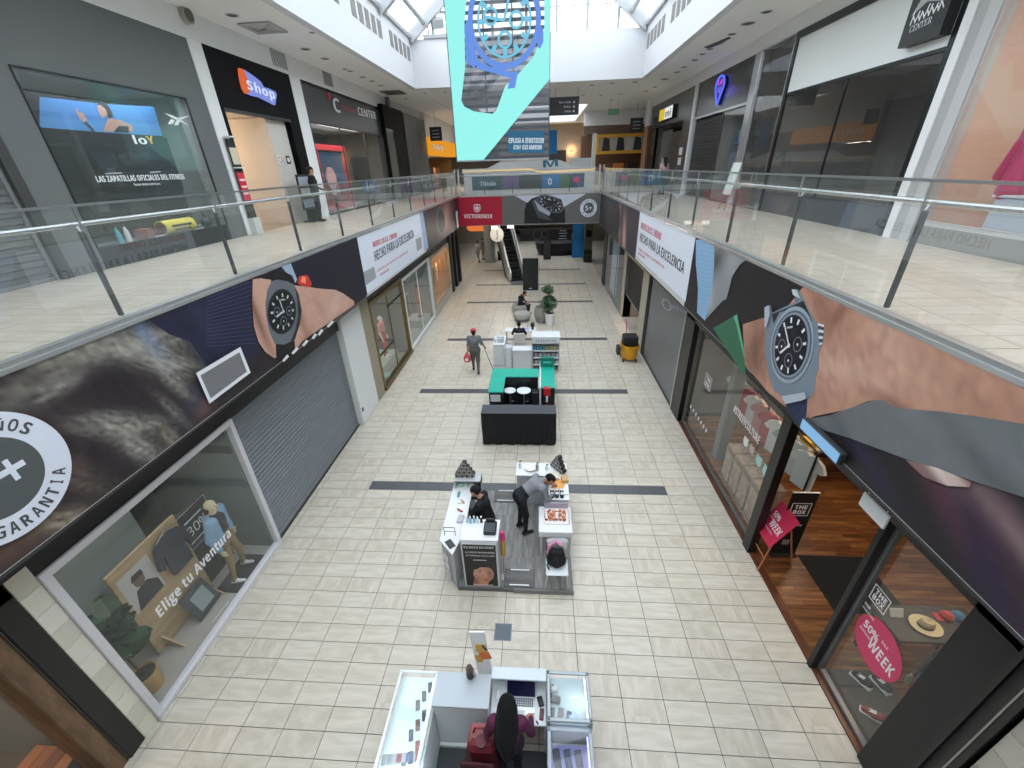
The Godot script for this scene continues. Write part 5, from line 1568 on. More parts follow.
	for a in [[590, 130, 640, 145, 680, 165, 735, 205, 690, 182, 640, 160], [665, 158, 735, 148, 690, 168, 675, 168], [612, 195, 630, 165, 652, 172, 640, 192], [648, 200, 662, 172, 682, 178, 672, 200]]:
		p = pprint(t, 0.003)
		p.poly(cr(t, X[0], X[1], X[2], a), lin("e4eaec"))
		part(o, "logo_stroke", p.b, vcol(0.5))
	# goods on the window floor
	var roll := thing("foam_roller", "yellow cylinder roll lying on the floor of the sports window", "roller", V(UL - 0.22, 5.92, -9.9))
	part(roll, "tube", mb().cyl(V(0, 0, 0.45), V(0, 0, -0.45), 0.15, 20), mat("c9bf4a", 0.6))
	part(roll, "end_disc", mb().cyl(V(0, 0, 0.45), V(0, 0, 0.46), 0.13, 20), mat("6a3f30", 0.7))
	part(roll, "end_disc", mb().cyl(V(0, 0, -0.45), V(0, 0, -0.46), 0.13, 20), mat("6a3f30", 0.7))
	part(roll, "label_band", mb().box(V(0.152, 0.02, 0), V(0.006, 0.05, 0.6)).box(V(0.148, -0.06, 0), V(0.006, 0.04, 0.5)), mat("3a3a22", 0.6))
	var gd := [["brown shoe box on the floor of the sports window", "7a4a30", -8.95, 0.16], ["dark red trainer on the floor of the sports window", "5a2a2c", -9.25, 0.12], ["grey trainer on the floor of the sports window", "70746f", -10.5, 0.15], ["turquoise bottle on the floor of the sports window", "4fb0b8", -8.35, 0.16], ["white bottle on the floor of the sports window", "d8dcd8", -8.55, 0.15], ["black kettlebell on the floor of the sports window", "22252a", -10.85, 0.2]]
	for k in gd.size():
		var g: Array = gd[k]
		var it := thing("sports_goods", g[0], "goods", V(UL - 0.2, 5.765, g[2]))
		if k == 0:
			part(it, "carton", mb().box(V(0, 0.09, 0), V(0.22, 0.18, 0.32), Basis(Vector3.UP, 0.3), 0.006), mat(g[1], 0.8))
			part(it, "carton_lid", mb().box(V(0, 0.19, 0), V(0.23, 0.03, 0.33), Basis(Vector3.UP, 0.3), 0.004), mat("8a5638", 0.8))
		elif k in [3, 4]:
			part(it, "flask", mb().lathe(Vector3.ZERO, [Vector2(0, 0), Vector2(0.05, 0), Vector2(0.05, 0.2), Vector2(0.025, 0.26), Vector2(0.025, 0.3), Vector2(0, 0.3)], 14), mat(g[1], 0.4))
			part(it, "flask_cap", mb().cyl(V(0, 0.3, 0), V(0, 0.34, 0), 0.03, 12), mat("333333", 0.5))
		elif k == 5:
			part(it, "weight", mb().sph(V(0, 0.12, 0), V(0.12, 0.12, 0.12)), mat(g[1], 0.5))
			part(it, "grip", mb().tube([V(0, 0.18, -0.08), V(0, 0.32, -0.06), V(0, 0.32, 0.06), V(0, 0.18, 0.08)], 0.02, 8), mat(g[1], 0.5))
		else:
			var um := mb()
			var uc := lin(g[1])
			blob(um, [[V(0, 0.06, -0.10), V(0, 0.06, 0.02), 0.045, 0.05, uc], [V(0, 0.06, 0.02), V(0, 0.10, 0.10), 0.05, 0.05, uc]], 0.014, 0.02)
			part(it, "upper", um, vcol(0.8))
			part(it, "sole", mb().box(V(0, 0.014, 0), V(0.11, 0.028, 0.30), Basis.IDENTITY, 0.01), mat("d0d0cc", 0.6))
	# ---- white column, black shop with the speech bubble sign
	o = setting("wall_column", "white column between the sports shop and the black sign shop", "wall")
	slab_box(o, "shaft", t, 12.0, 12.46, Y, 9.86, -0.3, 0.03, white, 0.008)
	o = setting("door_3", "black portal of the phone accessory shop", "door")
	slab_box(o, "sign_panel", t, 12.47, 16.5, 8.53, 9.86, -0.2, 0.02, black)
	slab_box(o, "post", t, 12.47, 12.62, Y, 8.53, -0.2, 0.02, black)
	slab_box(o, "post", t, 15.85, 16.5, Y, 8.53, -0.2, 0.02, black)
	slab_box(o, "head_trim", t, 12.6, 15.9, 8.46, 8.54, -0.1, 0.03, mat("2a2b2e", 0.4))
	room("warm beige inside of the phone accessory shop", t, 12.5, 16.4, Y, 8.52, 3.6, mat("cdbfb0", 0.8), mat("a09080", 0.5), mat("d2c8bc", 0.8))
	struct("wall_shop_partition", "pale partition with notices inside the phone accessory shop", mb().span(V(UL - 2.6, Y, -15.8), V(UL - 0.15, 8.5, -14.7)), mat("c9c4bc", 0.8))
	var spot_o := thing("wall_lamp", "round warm wall lamp inside the phone accessory shop", "lamp", V(UL - 3.3, 7.9, -13.6))
	part(spot_o, "light_bulb", mb().sph(Vector3.ZERO, V(0.08, 0.08, 0.08)), glow("ffe0b0", 4.0))
	omni(spot_o, Vector3.ZERO, "ffe4c4", 4.0, 0.08)
	o = thing("neon_sign", "glowing orange and blue speech bubble shop sign on black panel", "sign")
	var C := [180.0, 20.0, 6.4]
	var tt := wall_l(UL + 0.05)
	var body := mb()
	body.prism(cr(tt, C[0], C[1], C[2], [372, 312, 392, 315, 440, 345, 480, 375, 505, 395, 525, 430, 560, 440, 600, 460, 608, 480, 598, 545, 560, 525, 500, 495, 455, 485, 420, 470, 400, 450, 385, 400]), tt, 0.06)
	part(o, "sign_bubble", body, glow("8a9cf0", 0.8))
	body = mb()
	body.prism(cr(tt, C[0], C[1], C[2], [368, 308, 395, 318, 425, 400, 435, 465, 412, 472, 392, 440, 375, 370]), tt, 0.065)
	part(o, "sign_tail", body, glow("f0713e", 0.75))
	letter_px(o, "Shop", tt, [246.5, 92.5], [274, 102.5], [244, 79], glow("dfe8ff", 0.9), 0.07)
	area(o, t * V(14.4, 9.2, 0.15), V(1, 0, 0), Vector3.UP, Vector2(1.4, 0.6), "a8b4f0", 0.25)
	# display strip beside the door
	o = thing("display_totem", "slim white display stand with a red poster beside the black portal", "display stand", t * V(12.3, Y, 0.12))
	part(o, "base_block", mb().box(V(0, 0.22, 0), V(0.2, 0.44, 0.3), Basis.IDENTITY, 0.01), mat("c9ccc8", 0.6))
	part(o, "shaft", mb().box(V(-0.02, 1.3, 0), V(0.04, 2.2, 0.28)), mat("1d2024", 0.5))
	part(o, "red_poster", mb().box(V(0.005, 1.25, 0), V(0.02, 0.7, 0.30), Basis.IDENTITY, 0.003), mat("c8283c", 0.5))
	for h in [1.42, 1.25, 1.08]:
		part(o, "poster_line", mb().box(V(0.018, h, 0), V(0.006, 0.05, 0.24)), mat("f2d8dc", 0.5))
	part(o, "small_poster", mb().box(V(0.005, 2.0, 0), V(0.02, 0.4, 0.28), Basis.IDENTITY, 0.003), mat("cfc8b0", 0.5))
	for h in [2.45, 1.72]:
		part(o, "shelf", mb().box(V(0.03, h, 0), V(0.16, 0.03, 0.3)), mat("d8dad8", 0.5))
	for k in 2:
		o = thing("wall_notice", ["round no smoking notice on the pale partition", "square black notice on the pale partition"][k], "notice", V(UL - 0.145, 7.35, -14.95 - k * 0.5))
		part(o, "plate", mb().box(V(0, 0, 0), V(0.01, 0.26 if k == 0 else 0.24, 0.24), Basis.IDENTITY, 0.003), mat("e6e4e0" if k == 0 else "1c1d20", 0.5))
		part(o, "ring" if k == 0 else "symbol", mb().lathe(V(0.008, 0, 0), [Vector2(0.075, 0), Vector2(0.1, 0.004)], 20, MB.axis(V(1, 0, 0))) if k == 0 else mb().cyl(V(0.004, 0, 0), V(0.01, 0, 0), 0.07, 16), mat("c02a34" if k == 0 else "e6e6e6", 0.5))
	o = thing("poster_board", "black rack of small posters at the phone accessory shop door", "rack", V(UL + 0.3, Y, -15.3))
	part(o, "panel", mb().box(V(0, 0.95, 0), V(0.05, 1.1, 0.9), Basis.IDENTITY, 0.006), mat("1a1c20", 0.5))
	for k in 3:
		part(o, "poster", mb().box(V(0.03, 1.3 - k * 0.35, 0.05), V(0.01, 0.26, 0.7), Basis.IDENTITY, 0.002), mat(["aab4c0", "c9ccd0", "8a94a4"][k], 0.4))
	part(o, "foot", mb().box(V(0, 0.2, 0), V(0.3, 0.4, 0.06)).box(V(0, 0.02, 0), V(0.4, 0.04, 0.6)), mat("1a1c20", 0.5))
	for k in 3:
		o = thing("wooden_easel", "leaning empty wooden easel inside the phone accessory shop", "frame", V(UL - 1.2 - 0.5 * k, Y + 0.013, -12.95 - k * 0.5), "leaning frames in the phone accessory shop", 0.3)
		part(o, "border", bars(mb(), Transform3D(wall_l(0).basis, Vector3.ZERO), -0.35, 0.35, 0.02, 1.5, 0.06, 0.04), mat("8a6f55", 0.6))
	# ---- white column, laser shop
	o = setting("wall_column", "white column between the black sign shop and the clinic shop", "wall")
	slab_box(o, "shaft", t, 16.5, 17.2, Y, 9.86, -0.3, 0.03, white, 0.008)
	o = setting("wall_left_clinic", "dark sign band of the glazed clinic shop", "wall")
	slab_box(o, "band", t, 17.2, 25.1, 8.62, 9.76, -0.15, 0.02, mat("2f3133", 0.3))
	shop_window("tall dark glazed front of the clinic shop", t, 17.2, 25.1, Y + 0.02, 8.62, 0.06, 0.08, mat("3a3c3e", 0.4, 0.3), [19.8, 22.4], glass("aebfba", 0.06))
	room("dim inside of the glazed clinic shop", t, 17.2, 25.0, Y, 8.7, 3.0, mat("4d4a4a", 0.8), mat("7a766e", 0.5), mat("9aa3a0", 0.7))
	ceiling_lamp("ceiling panel in the glazed clinic shop", V(UL - 0.4, 8.69, -21), Vector2(0.3, 4.0), "fff3e6", 6.0)
	o = thing("shop_sign", "raised ring and letters sign of the clinic shop", "sign")
	letter_px(o, "C", t, [333.5, 111.5], [340, 113.5], [331.5, 97], mat("e8eaec", 0.4), 0.05)
	letter_px(o, "laser", t, [342, 108.5], [356, 114.5], [341, 103], mat("a8323c", 0.4), 0.05)
	letter_px(o, "CENTER", t, [357.5, 115], [375.5, 119.5], [356.5, 107], mat("e8eaec", 0.4), 0.05)
	part(o, "icon_dot", mb().sph(t * V(19.3, 9.62, 0.04), V(0.05, 0.14, 0.14)), mat("a8323c", 0.4))
	o = thing("photo_frame", "red photo booth frame with a blue screen in the clinic shop", "frame", t * V(20.6, Y + 0.012, -1.0))
	part(o, "border", bars(mb(), Transform3D(t.basis, Vector3.ZERO), -1.5, 1.5, 0.0, 2.6, 0.22, 0.2), mat("a8182c", 0.5))
	part(o, "screen_face", mb().box(V(-0.05, 1.7, 0), V(0.03, 1.2, 2.5)), glow("3a6a9a", 0.35))
	part(o, "lower_panel", mb().box(V(-0.05, 0.6, 0), V(0.03, 1.0, 2.5)), mat("6a2a2e", 0.5))
	one("round_sign", "pink round sign standing in the clinic shop", "sign", mb().cyl(V(0, 1.3, 0), V(0.05, 1.3, 0), 0.42, 24).cyl(V(0.02, 0, 0), V(0.02, 0.9, 0), 0.03, 8), mat("d8a8a4", 0.6), V(UL - 0.4, Y + 0.012, -18.9))
	for k in 4:
		one("product_cabinet", ["maroon cabinet in the clinic shop", "navy cabinet in the clinic shop", "dark red cabinet in the clinic shop", "amber cabinet in the clinic shop"][k], "cabinet", mb().box(V(0, 1.0, 0), V(0.5, 2.0, 1.1), Basis.IDENTITY, 0.02).box(V(0.26, 1.3, 0), V(0.03, 0.9, 0.9), Basis.IDENTITY, 0.01), mat(["5a1a24", "2a3a5a", "7a1c28", "a8702c"][k], 0.5), V(UL - 1.9, Y + 0.012, -17.9 - k * 1.5))
	# ---- black panel, grey stone panel
	o = setting("wall_left_stone", "black and grey stone cladding beyond the clinic shop", "wall")
	slab_box(o, "black_panel", t, 25.1, 28.6, Y, 10.0, -0.3, 0.25, black)
	slab_box(o, "glass_strip", t, 25.15, 26.3, Y, 8.9, 0.25, 0.27, mat("4c5a58", 0.15))
	var stone := tex_mat("slate", noise_tex(Vector2i(128, 128), Vector2(0.8, 2.0), 0.04, "3c4042", "5d6264", 71, 20.0), V(0.5, 0.5, 0.5), 0.4)
	for k in 4:
		slab_box(o, "stone_slab", t, 28.62 + k * 1.28, 29.88 + k * 1.28, Y, 9.95, -0.3, 0.3, stone)
	part(o, "conduit", mb().cyl(t * V(26.4, 9.9, 0.15), t * V(26.4, CEIL, 0.15), 0.12, 10), mat("6a6c6c", 0.6))
	# ---- yellow shop beyond
	o = setting("wall_left_far", "far wall of the upper walkway by the orange shop", "wall")
	slab_box(o, "plaster_band", t, 33.75, 52.0, 9.0, CEIL, -0.3, 0.3, white)
	o = thing("shop_fascia", "orange fascia with added glow on the distant shop beyond the stone cladding", "fascia")
	slab_box(o, "added_glow_panel", t, 33.8, 44.0, 7.85, 8.95, -0.1, 0.5, glow("e8971c", 0.9), 0.02)  # glow added so the fascia mirrors strongly in the dark glass opposite
	var mt := Transform3D(t.basis, t.origin + V(0.5, 0, 0))
	for k in 8:
		part(o, "letter_stroke", mb().box(mt * V(34.8 + k * 0.5, 8.38 + 0.05 * (k % 2), 0.01), V(0.34, 0.4 - 0.1 * (k % 3), 0.02), mt.basis, 0.008), mat("f2efe6", 0.5))
	room("inside of the orange shop", t, 33.9, 44.0, Y, 7.85, 3.0, mat("8a6a3a", 0.8), mat("8a7a66", 0.5), mat("b7b0a4", 0.7))
	ceiling_lamp("light panel in the orange shop", V(UL - 1.0, 7.8, -37), Vector2(0.5, 3.0), "ffe9d0", 14.0)
	for k in 3:
		one("market_stand", ["orange stand in the orange shop", "dark stand in the orange shop", "brown stand in the orange shop"][k], "stand", mb().box(V(0, 0.8, 0), V(0.8, 1.6, 1.4), Basis.IDENTITY, 0.02), mat(["d98a1e", "2c2a2c", "7a4a2a"][k], 0.6), V(UL - 0.8, Y + 0.013, -34.8 - k * 2.4))

# ================================================================ upper storey, side of the dark glazed shops
func build_upper_right() -> void:
	var t := wall_r(UR)
	var Y := UP_Y
	var white := mat("e2e3e3", 0.7)
	var black := mat("0d0e10", 0.3)
	var chrome := mat("b9bcbe", 0.25, 0.8)
	var dark := mat("2e3032", 0.25)
	var o := setting("wall_right", "white upper wall band above the dark glazed shops", "wall")
	slab_box(o, "plaster_band", t, -33.0, ZBACK, 10.0, CEIL, -0.3, 0.0, white)
	# ---- salmon shop beside the viewer
	o = setting("wall_right_salmon", "frame of the salmon walled shop", "wall")
	slab_box(o, "head", t, -8.8, ZBACK, 9.4, 10.0, -0.2, 0.0, white)
	slab_box(o, "grey_jamb", t, -9.30, -9.08, Y, 10.0, -0.2, 0.02, mat("a5a6a6", 0.5))
	slab_box(o, "grey_jamb", t, -9.06, -8.84, Y, 10.0, -0.2, 0.05, mat("b9baba", 0.5))
	slab_box(o, "kerb", t, -8.84, ZBACK, Y, 5.72, -0.15, 0.0, mat("8d8b87", 0.5))
	slab_box(o, "rail", t, -8.84, ZBACK, 5.72, 5.78, -0.15, 0.01, mat("c9cac8", 0.4, 0.3))
	room("salmon pink inside of the lingerie shop", t, -8.86, 6.0, Y, 9.4, 1.5, mat("d0b2a0", 0.85), mat("b8a58e", 0.5), mat("ddc9b8", 0.8))
	ceiling_lamp("warm ceiling panel in the salmon walled shop", V(UR + 0.7, 9.38, -5.0), Vector2(0.4, 5.0), "fff0e2", 4.5)
	shop_window("clear tall window of the salmon walled shop", t, -8.84, 6.0, 5.78, 9.4, 0.03, 0.04, mat("b9baba", 0.4, 0.3), [-4.4, 0.6], glass("f2e8e0", 0.02))
	o = thing("hanging_robe", "magenta satin robe hanging in the salmon walled shop", "robe", V(UR + 0.35, 7.25, -7.75))
	var rb := mb()
	var mg := lin("a8285a")
	blob(rb, [[V(0, 0, 0), V(0, -0.9, 0.02), 0.10, 0.20, mg], [V(0, -0.05, 0.15), V(0, -0.6, 0.28), 0.07, 0.09, mg], [V(0, -0.05, -0.15), V(0, -0.7, -0.28), 0.07, 0.09, mg], [V(0, -0.05, -0.15), V(0, -0.05, 0.15), 0.07, 0.07, mg]], 0.025, 0.05)
	part(o, "satin", rb, vcol(0.35))
	part(o, "hanger", mb().tube([V(0, 0.0, -0.2), V(0, 0.12, 0), V(0, 0.0, 0.2)], 0.012, 6).cyl(V(0, 0.12, 0), V(0, 0.5, 0), 0.008, 6), mat("cccccc", 0.3, 0.8))
	o = thing("display_plinth", "pale blue grey plinth under the magenta robe", "plinth", V(UR + 0.5, Y + 0.012, -7.3))
	part(o, "block", mb().box(V(0, 0.42, 0), V(0.6, 0.84, 1.0), Basis.IDENTITY, 0.02), mat("a9b2bb", 0.6))
	part(o, "top_slab", mb().box(V(0, 0.86, 0), V(0.66, 0.04, 1.06), Basis.IDENTITY, 0.01), mat("c2c9d0", 0.5))
	# ---- white column, black framed shop
	o = setting("wall_column", "white column between the salmon shop and the black framed shop", "wall")
	slab_box(o, "shaft", t, -9.50, -9.30, Y, 10.0, -0.3, 0.05, white, 0.006)
	o = setting("wall_right_framed", "black frame and white sign board of the black framed shop", "wall")
	slab_box(o, "border", t, -9.64, -9.50, Y, 10.0, -0.1, 0.04, black)
	slab_box(o, "border", t, -15.16, -15.02, Y, 10.0, -0.1, 0.04, black)
	slab_box(o, "border", t, -15.02, -9.64, 9.82, 10.0, -0.1, 0.04, black)
	slab_box(o, "sign_board", t, -15.02, -9.64, 8.58, 9.82, -0.1, 0.0, mat("dfe3e2", 0.55))
	slab_box(o, "edge_strip", t, -15.02, -9.64, 8.52, 8.58, -0.1, 0.02, black)
	slab_box(o, "base_panel", t, -15.02, -9.64, Y, 5.95, -0.1, 0.0, mat("3c3f46", 0.35))
	shop_window("dark reflecting window under the white sign board", t, -15.02, -9.64, 5.95, 8.52, 0.02, 0.04, black, [-12.3], glass("8a9498", 0.05))
	room("unlit inside of the black framed shop", t, -15.0, -9.6, Y, 8.9, 3.0, mat("77726d", 0.8), mat("6f675e", 0.5), mat("93918d", 0.8))
	o = thing("box_sign", "black box sign with white script on the white sign board", "sign")
	var st := wall_r(UR - 0.2)
	var sgn := mb()
	sgn.prism(PackedVector2Array([Vector2(-10.65, 8.74), Vector2(-9.70, 8.74), Vector2(-9.70, 9.60), Vector2(-10.65, 9.60)]), wall_r(UR), 0.2)
	part(o, "case", sgn, mat("26282a", 0.5))
	var p := pprint(st, 0.002)
	p.poly(PackedVector2Array([Vector2(-10.55, 9.2), Vector2(-10.25, 9.34), Vector2(-9.9, 9.26), Vector2(-9.76, 9.45), Vector2(-10.0, 9.5), Vector2(-10.4, 9.46)]), lin("aab0b2"))
	for k in 7:
		var a := Vector2(-10.5 + k * 0.1, 9.06 + 0.01 * k)
		p.bar(a, a + Vector2(0.05 if k % 2 else 0.02, 0.2 - 0.03 * (k % 3)), 0.03, lin("e6eaea"))
		p.bar(a + Vector2(0.03, 0.12), a + Vector2(0.11, 0.02), 0.025, lin("e6eaea"))
	part(o, "emblem", p.b, vcol(0.5))
	letter(o, "CENTER", st, Vector2(-10.46, 8.94), Vector2(-9.98, 8.98), 0.1, mat("d6dada", 0.4), 0.005, false, "Droid Serif")
	# ---- narrow glass bay, chrome column
	shop_window("narrow glass bay beside the black framed shop", t, -17.1, -15.18, Y + 0.02, 10.0, 0.05, 0.06, chrome, [], glass("98a2a4", 0.06))
	room("dim inside of the narrow glass bay", t, -17.1, -15.2, Y, 10.0, 2.0, mat("5a5450", 0.7), mat("6a6660", 0.5), mat("80827f", 0.7))
	o = setting("wall_column", "chrome clad column beside the narrow glass bay", "wall")
	slab_box(o, "shaft", t, -17.55, -17.1, Y, 10.0, -0.3, 0.08, chrome, 0.02)
	# ---- pin sign shop
	o = setting("wall_right_pin", "dark glossy sign band with the pin sign", "wall")
	slab_box(o, "band", t, -23.2, -17.55, 8.66, 10.0, -0.15, 0.0, mat("26282b", 0.2))
	slab_box(o, "edge_strip", t, -23.2, -17.55, 8.58, 8.66, -0.15, 0.05, chrome)
	o = thing("neon_sign", "violet neon map pin sign on the dark glossy band", "sign")
	var pt := wall_r(UR - 0.08)
	var pin := PackedVector2Array()
	for k in 25:
		var a := -0.5 + (PI + 1.0) * k / 24.0
		pin.append(Vector2(-20.35 + 0.42 * cos(a), 9.52 + 0.30 * sin(a)))
	pin.append(Vector2(-20.35, 8.86))
	part(o, "sign_back", mb().prism(pin, wall_r(UR), 0.08), mat("1c1f5a", 0.4))
	var tubep := []
	for q in pin:
		tubep.append(pt * V(q.x, q.y, 0.02))
	tubep.append(tubep[0])
	part(o, "neon_tube", mb().tube(tubep, 0.035, 6), glow("5a6cff", 1.3))
	letter(o, "La", pt, Vector2(-20.6, 9.54), Vector2(-20.15, 9.54), 0.2, glow("d05ae0", 1.2), 0.02)
	letter(o, "10", pt, Vector2(-20.55, 9.26), Vector2(-20.2, 9.26), 0.2, glow("8a7aff", 1.2), 0.02)
	omni(o, V(UR - 0.35, 9.3, -20.35), "7a6cff", 0.05, 0.2)
	shutter("black roller shutter under the violet pin sign", wall_r(UR + 0.05), -23.0, -19.75, Y, 8.58, mat("1b1c1e", 0.45), 0.12, 0.02)
	shop_window("glass front with blue and red goods beside the black shutter", t, -19.7, -17.6, Y + 0.02, 8.58, 0.05, 0.06, dark, [], glass("aeb8ba", 0.05))
	room("inside of the shop with blue and red goods", t, -19.7, -17.6, Y, 8.6, 1.4, mat("6a7274", 0.7), mat("6a6660", 0.5), mat("9aa09e", 0.7))
	for k in 4:
		one("goods_shelf", ["blue packages on the upper shelf beside the black shutter", "dark blue packages beside the black shutter", "red packages on the lower shelf beside the black shutter", "pale packages at the foot of the shelf beside the black shutter"][k], "shelf goods", mb().box(V(0, 0, 0), V(0.5, 0.42, 1.7), Basis.IDENTITY, 0.02).box(V(-0.05, -0.26, 0), V(0.6, 0.04, 1.8)), mat(["4a86c0", "2a4a86", "a83a40", "c2b8b4"][k], 0.6), V(UR + 0.9, 7.75 - k * 0.62, -18.65))
	o = thing("red_crate", "red crate on the upper floor under the black shutter", "crate", px_y(718, 193, Y + 0.0) + V(0, 0.012, 0))
	part(o, "tub", mb().box(V(0, 0.28, 0), V(0.6, 0.56, 1.0), Basis.IDENTITY, 0.03), mat("7d2a34", 0.6))
	part(o, "rim", mb().box(V(0, 0.57, 0), V(0.66, 0.05, 1.06), Basis.IDENTITY, 0.015), mat("8d3440", 0.6))
	# ---- slim white column, dark doorway shop
	o = setting("wall_column", "slim white column beside the dark doorway shop", "wall")
	slab_box(o, "shaft", t, -23.5, -23.2, Y, 10.0, -0.3, 0.08, mat("d2d4d4", 0.4), 0.01)
	o = setting("wall_right_doorway", "dark glossy cladding of the doorway shop", "wall")
	slab_box(o, "band", t, -32.0, -23.5, 8.75, 10.0, -0.15, 0.0, mat("3c3f42", 0.2))
	slab_box(o, "jamb", t, -25.0, -23.5, Y, 8.75, -0.15, 0.0, mat("2c2e30", 0.25))
	slab_box(o, "jamb", t, -32.0, -30.4, Y, 8.75, -0.15, 0.0, mat("1a1b1d", 0.25))
	slab_box(o, "door_leaf", t, -27.2, -25.0, Y, 8.3, -0.12, -0.05, mat("141517", 0.3))
	room("dark inside of the doorway shop", t, -30.4, -25.0, Y, 8.75, 2.0, mat("726e6a", 0.8), mat("6f675e", 0.5), mat("8f8d89", 0.8))
	o = thing("shop_poster", "grey poster with white lettering in the dark doorway", "poster")
	slab_box(o, "panel", t, -29.8, -27.6, 6.7, 8.5, -0.3, -0.27, mat("5a5d60", 0.5))
	for k in 4:
		slab_box(o, "letter_stroke", t, -29.3 + k * 0.3, -29.1 + k * 0.3, 6.85, 7.1, -0.27, -0.262, mat("e0e2e4", 0.5))
	for k in 2:
		one("wall_notice", ["upper white notice on the dark jamb", "lower white notice on the dark jamb"][k], "notice", mb().box(Vector3.ZERO, V(0.02, 0.34, 0.5), Basis.IDENTITY, 0.004), mat("d2d4d6", 0.5), V(UR - 0.02, 7.35 - k * 0.45, -24.6))
	o = thing("box_sign", "yellow and white glowing box sign on the dark cladding", "sign")
	var bt := wall_r(UR - 0.15)
	slab_box(o, "case", t, -29.4, -26.6, 8.98, 9.6, 0.0, 0.15, mat("202224", 0.5), 0.01)
	slab_box(o, "light_face", bt, -29.35, -28.2, 9.02, 9.56, 0.0, 0.01, glow("e6c832", 0.8))
	slab_box(o, "light_face", bt, -28.2, -26.65, 9.02, 9.56, 0.0, 0.01, glow("f0f2f2", 0.9))
	letter(o, "mi", bt, Vector2(-28.0, 9.1), Vector2(-26.9, 9.1), 0.35, mat("202224", 0.5), 0.015)
	area(o, bt * V(-28.0, 9.3, 0.1), V(-1, 0, 0), Vector3.UP, Vector2(2.6, 0.5), "f0e8c8", 0.4)
	# ---- brown pier and what follows
	o = setting("wall_right_pier", "brown and white pier at the end of the dark shops", "wall")
	slab_box(o, "pier", t, -33.2, -32.0, Y, 9.0, -0.3, 0.15, mat("8a6242", 0.6))
	slab_box(o, "pier_head", t, -33.2, -32.0, 9.0, CEIL, -0.3, 0.15, white)
	room("distant shops beyond the brown pier", Transform3D(t.basis, V(UR + 0.3, 0, 0)), -51.0, -33.4, Y, CEIL, 3.0, mat("8a7c70", 0.8), mat("8a8276", 0.5), white)
	o = thing("shop_fascia", "yellow framed picture sign of the distant café beyond the brown pier", "fascia", V(0, 0, 0))
	var ft := wall_f(-37.5)
	part(o, "border", bars(mb(), ft, 4.4, 9.9, 7.55, 8.9, 0.22, 0.2), mat("e0a83c", 0.5))
	slab_box(o, "panel", ft, 4.6, 9.7, 7.7, 8.75, -0.1, 0.0, mat("b9b4aa", 0.6))
	p = pprint(ft, 0.002)
	for q in [[5.2, "3a3430"], [6.3, "2a2c34"], [7.0, "c9c4bc"], [7.6, "3c4048"], [8.4, "d8d4ce"], [9.2, "4a3c34"]]:
		p.poly(PackedVector2Array([Vector2(q[0] - 0.35, 7.75), Vector2(q[0] + 0.3, 7.75), Vector2(q[0] + 0.2, 8.6), Vector2(q[0] - 0.25, 8.7)]), lin(q[1]))
	part(o, "print", p.b, vcol(0.5))
	o = setting("wall_right_cafe", "front of the distant café", "wall")
	slab_box(o, "counter", ft, 4.4, 9.9, Y, 6.3, -0.6, 0.0, mat("bcb8ae", 0.6))
	slab_box(o, "head_wall", ft, 3.4, 9.9, 8.95, 9.5, -0.3, 0.0, mat("6a584a", 0.7))
	slab_box(o, "upper_wall", ft, 3.4, 9.9, 9.5, CEIL, -0.3, 0.0, white)
	slab_box(o, "back_wall", ft, 3.4, 9.9, Y, 8.95, -2.2, -2.0, mat("6a4a34", 0.7))
	slab_box(o, "post", ft, 4.1, 4.4, Y, 9.0, -0.2, 0.05, mat("d2d0ca", 0.6))
	for k in 4:
		one("bar_bottle_case", ["brown", "orange", "dark", "grey"][k] + " case on the café back counter", "case", mb().box(V(0, 0.3, 0), V(0.8, 0.6, 0.4), Basis.IDENTITY, 0.02), mat(["7a4c30", "c9772c", "2c2a28", "8a8a86"][k], 0.6), V(5.2 + k * 1.1, 6.302, -37.9))

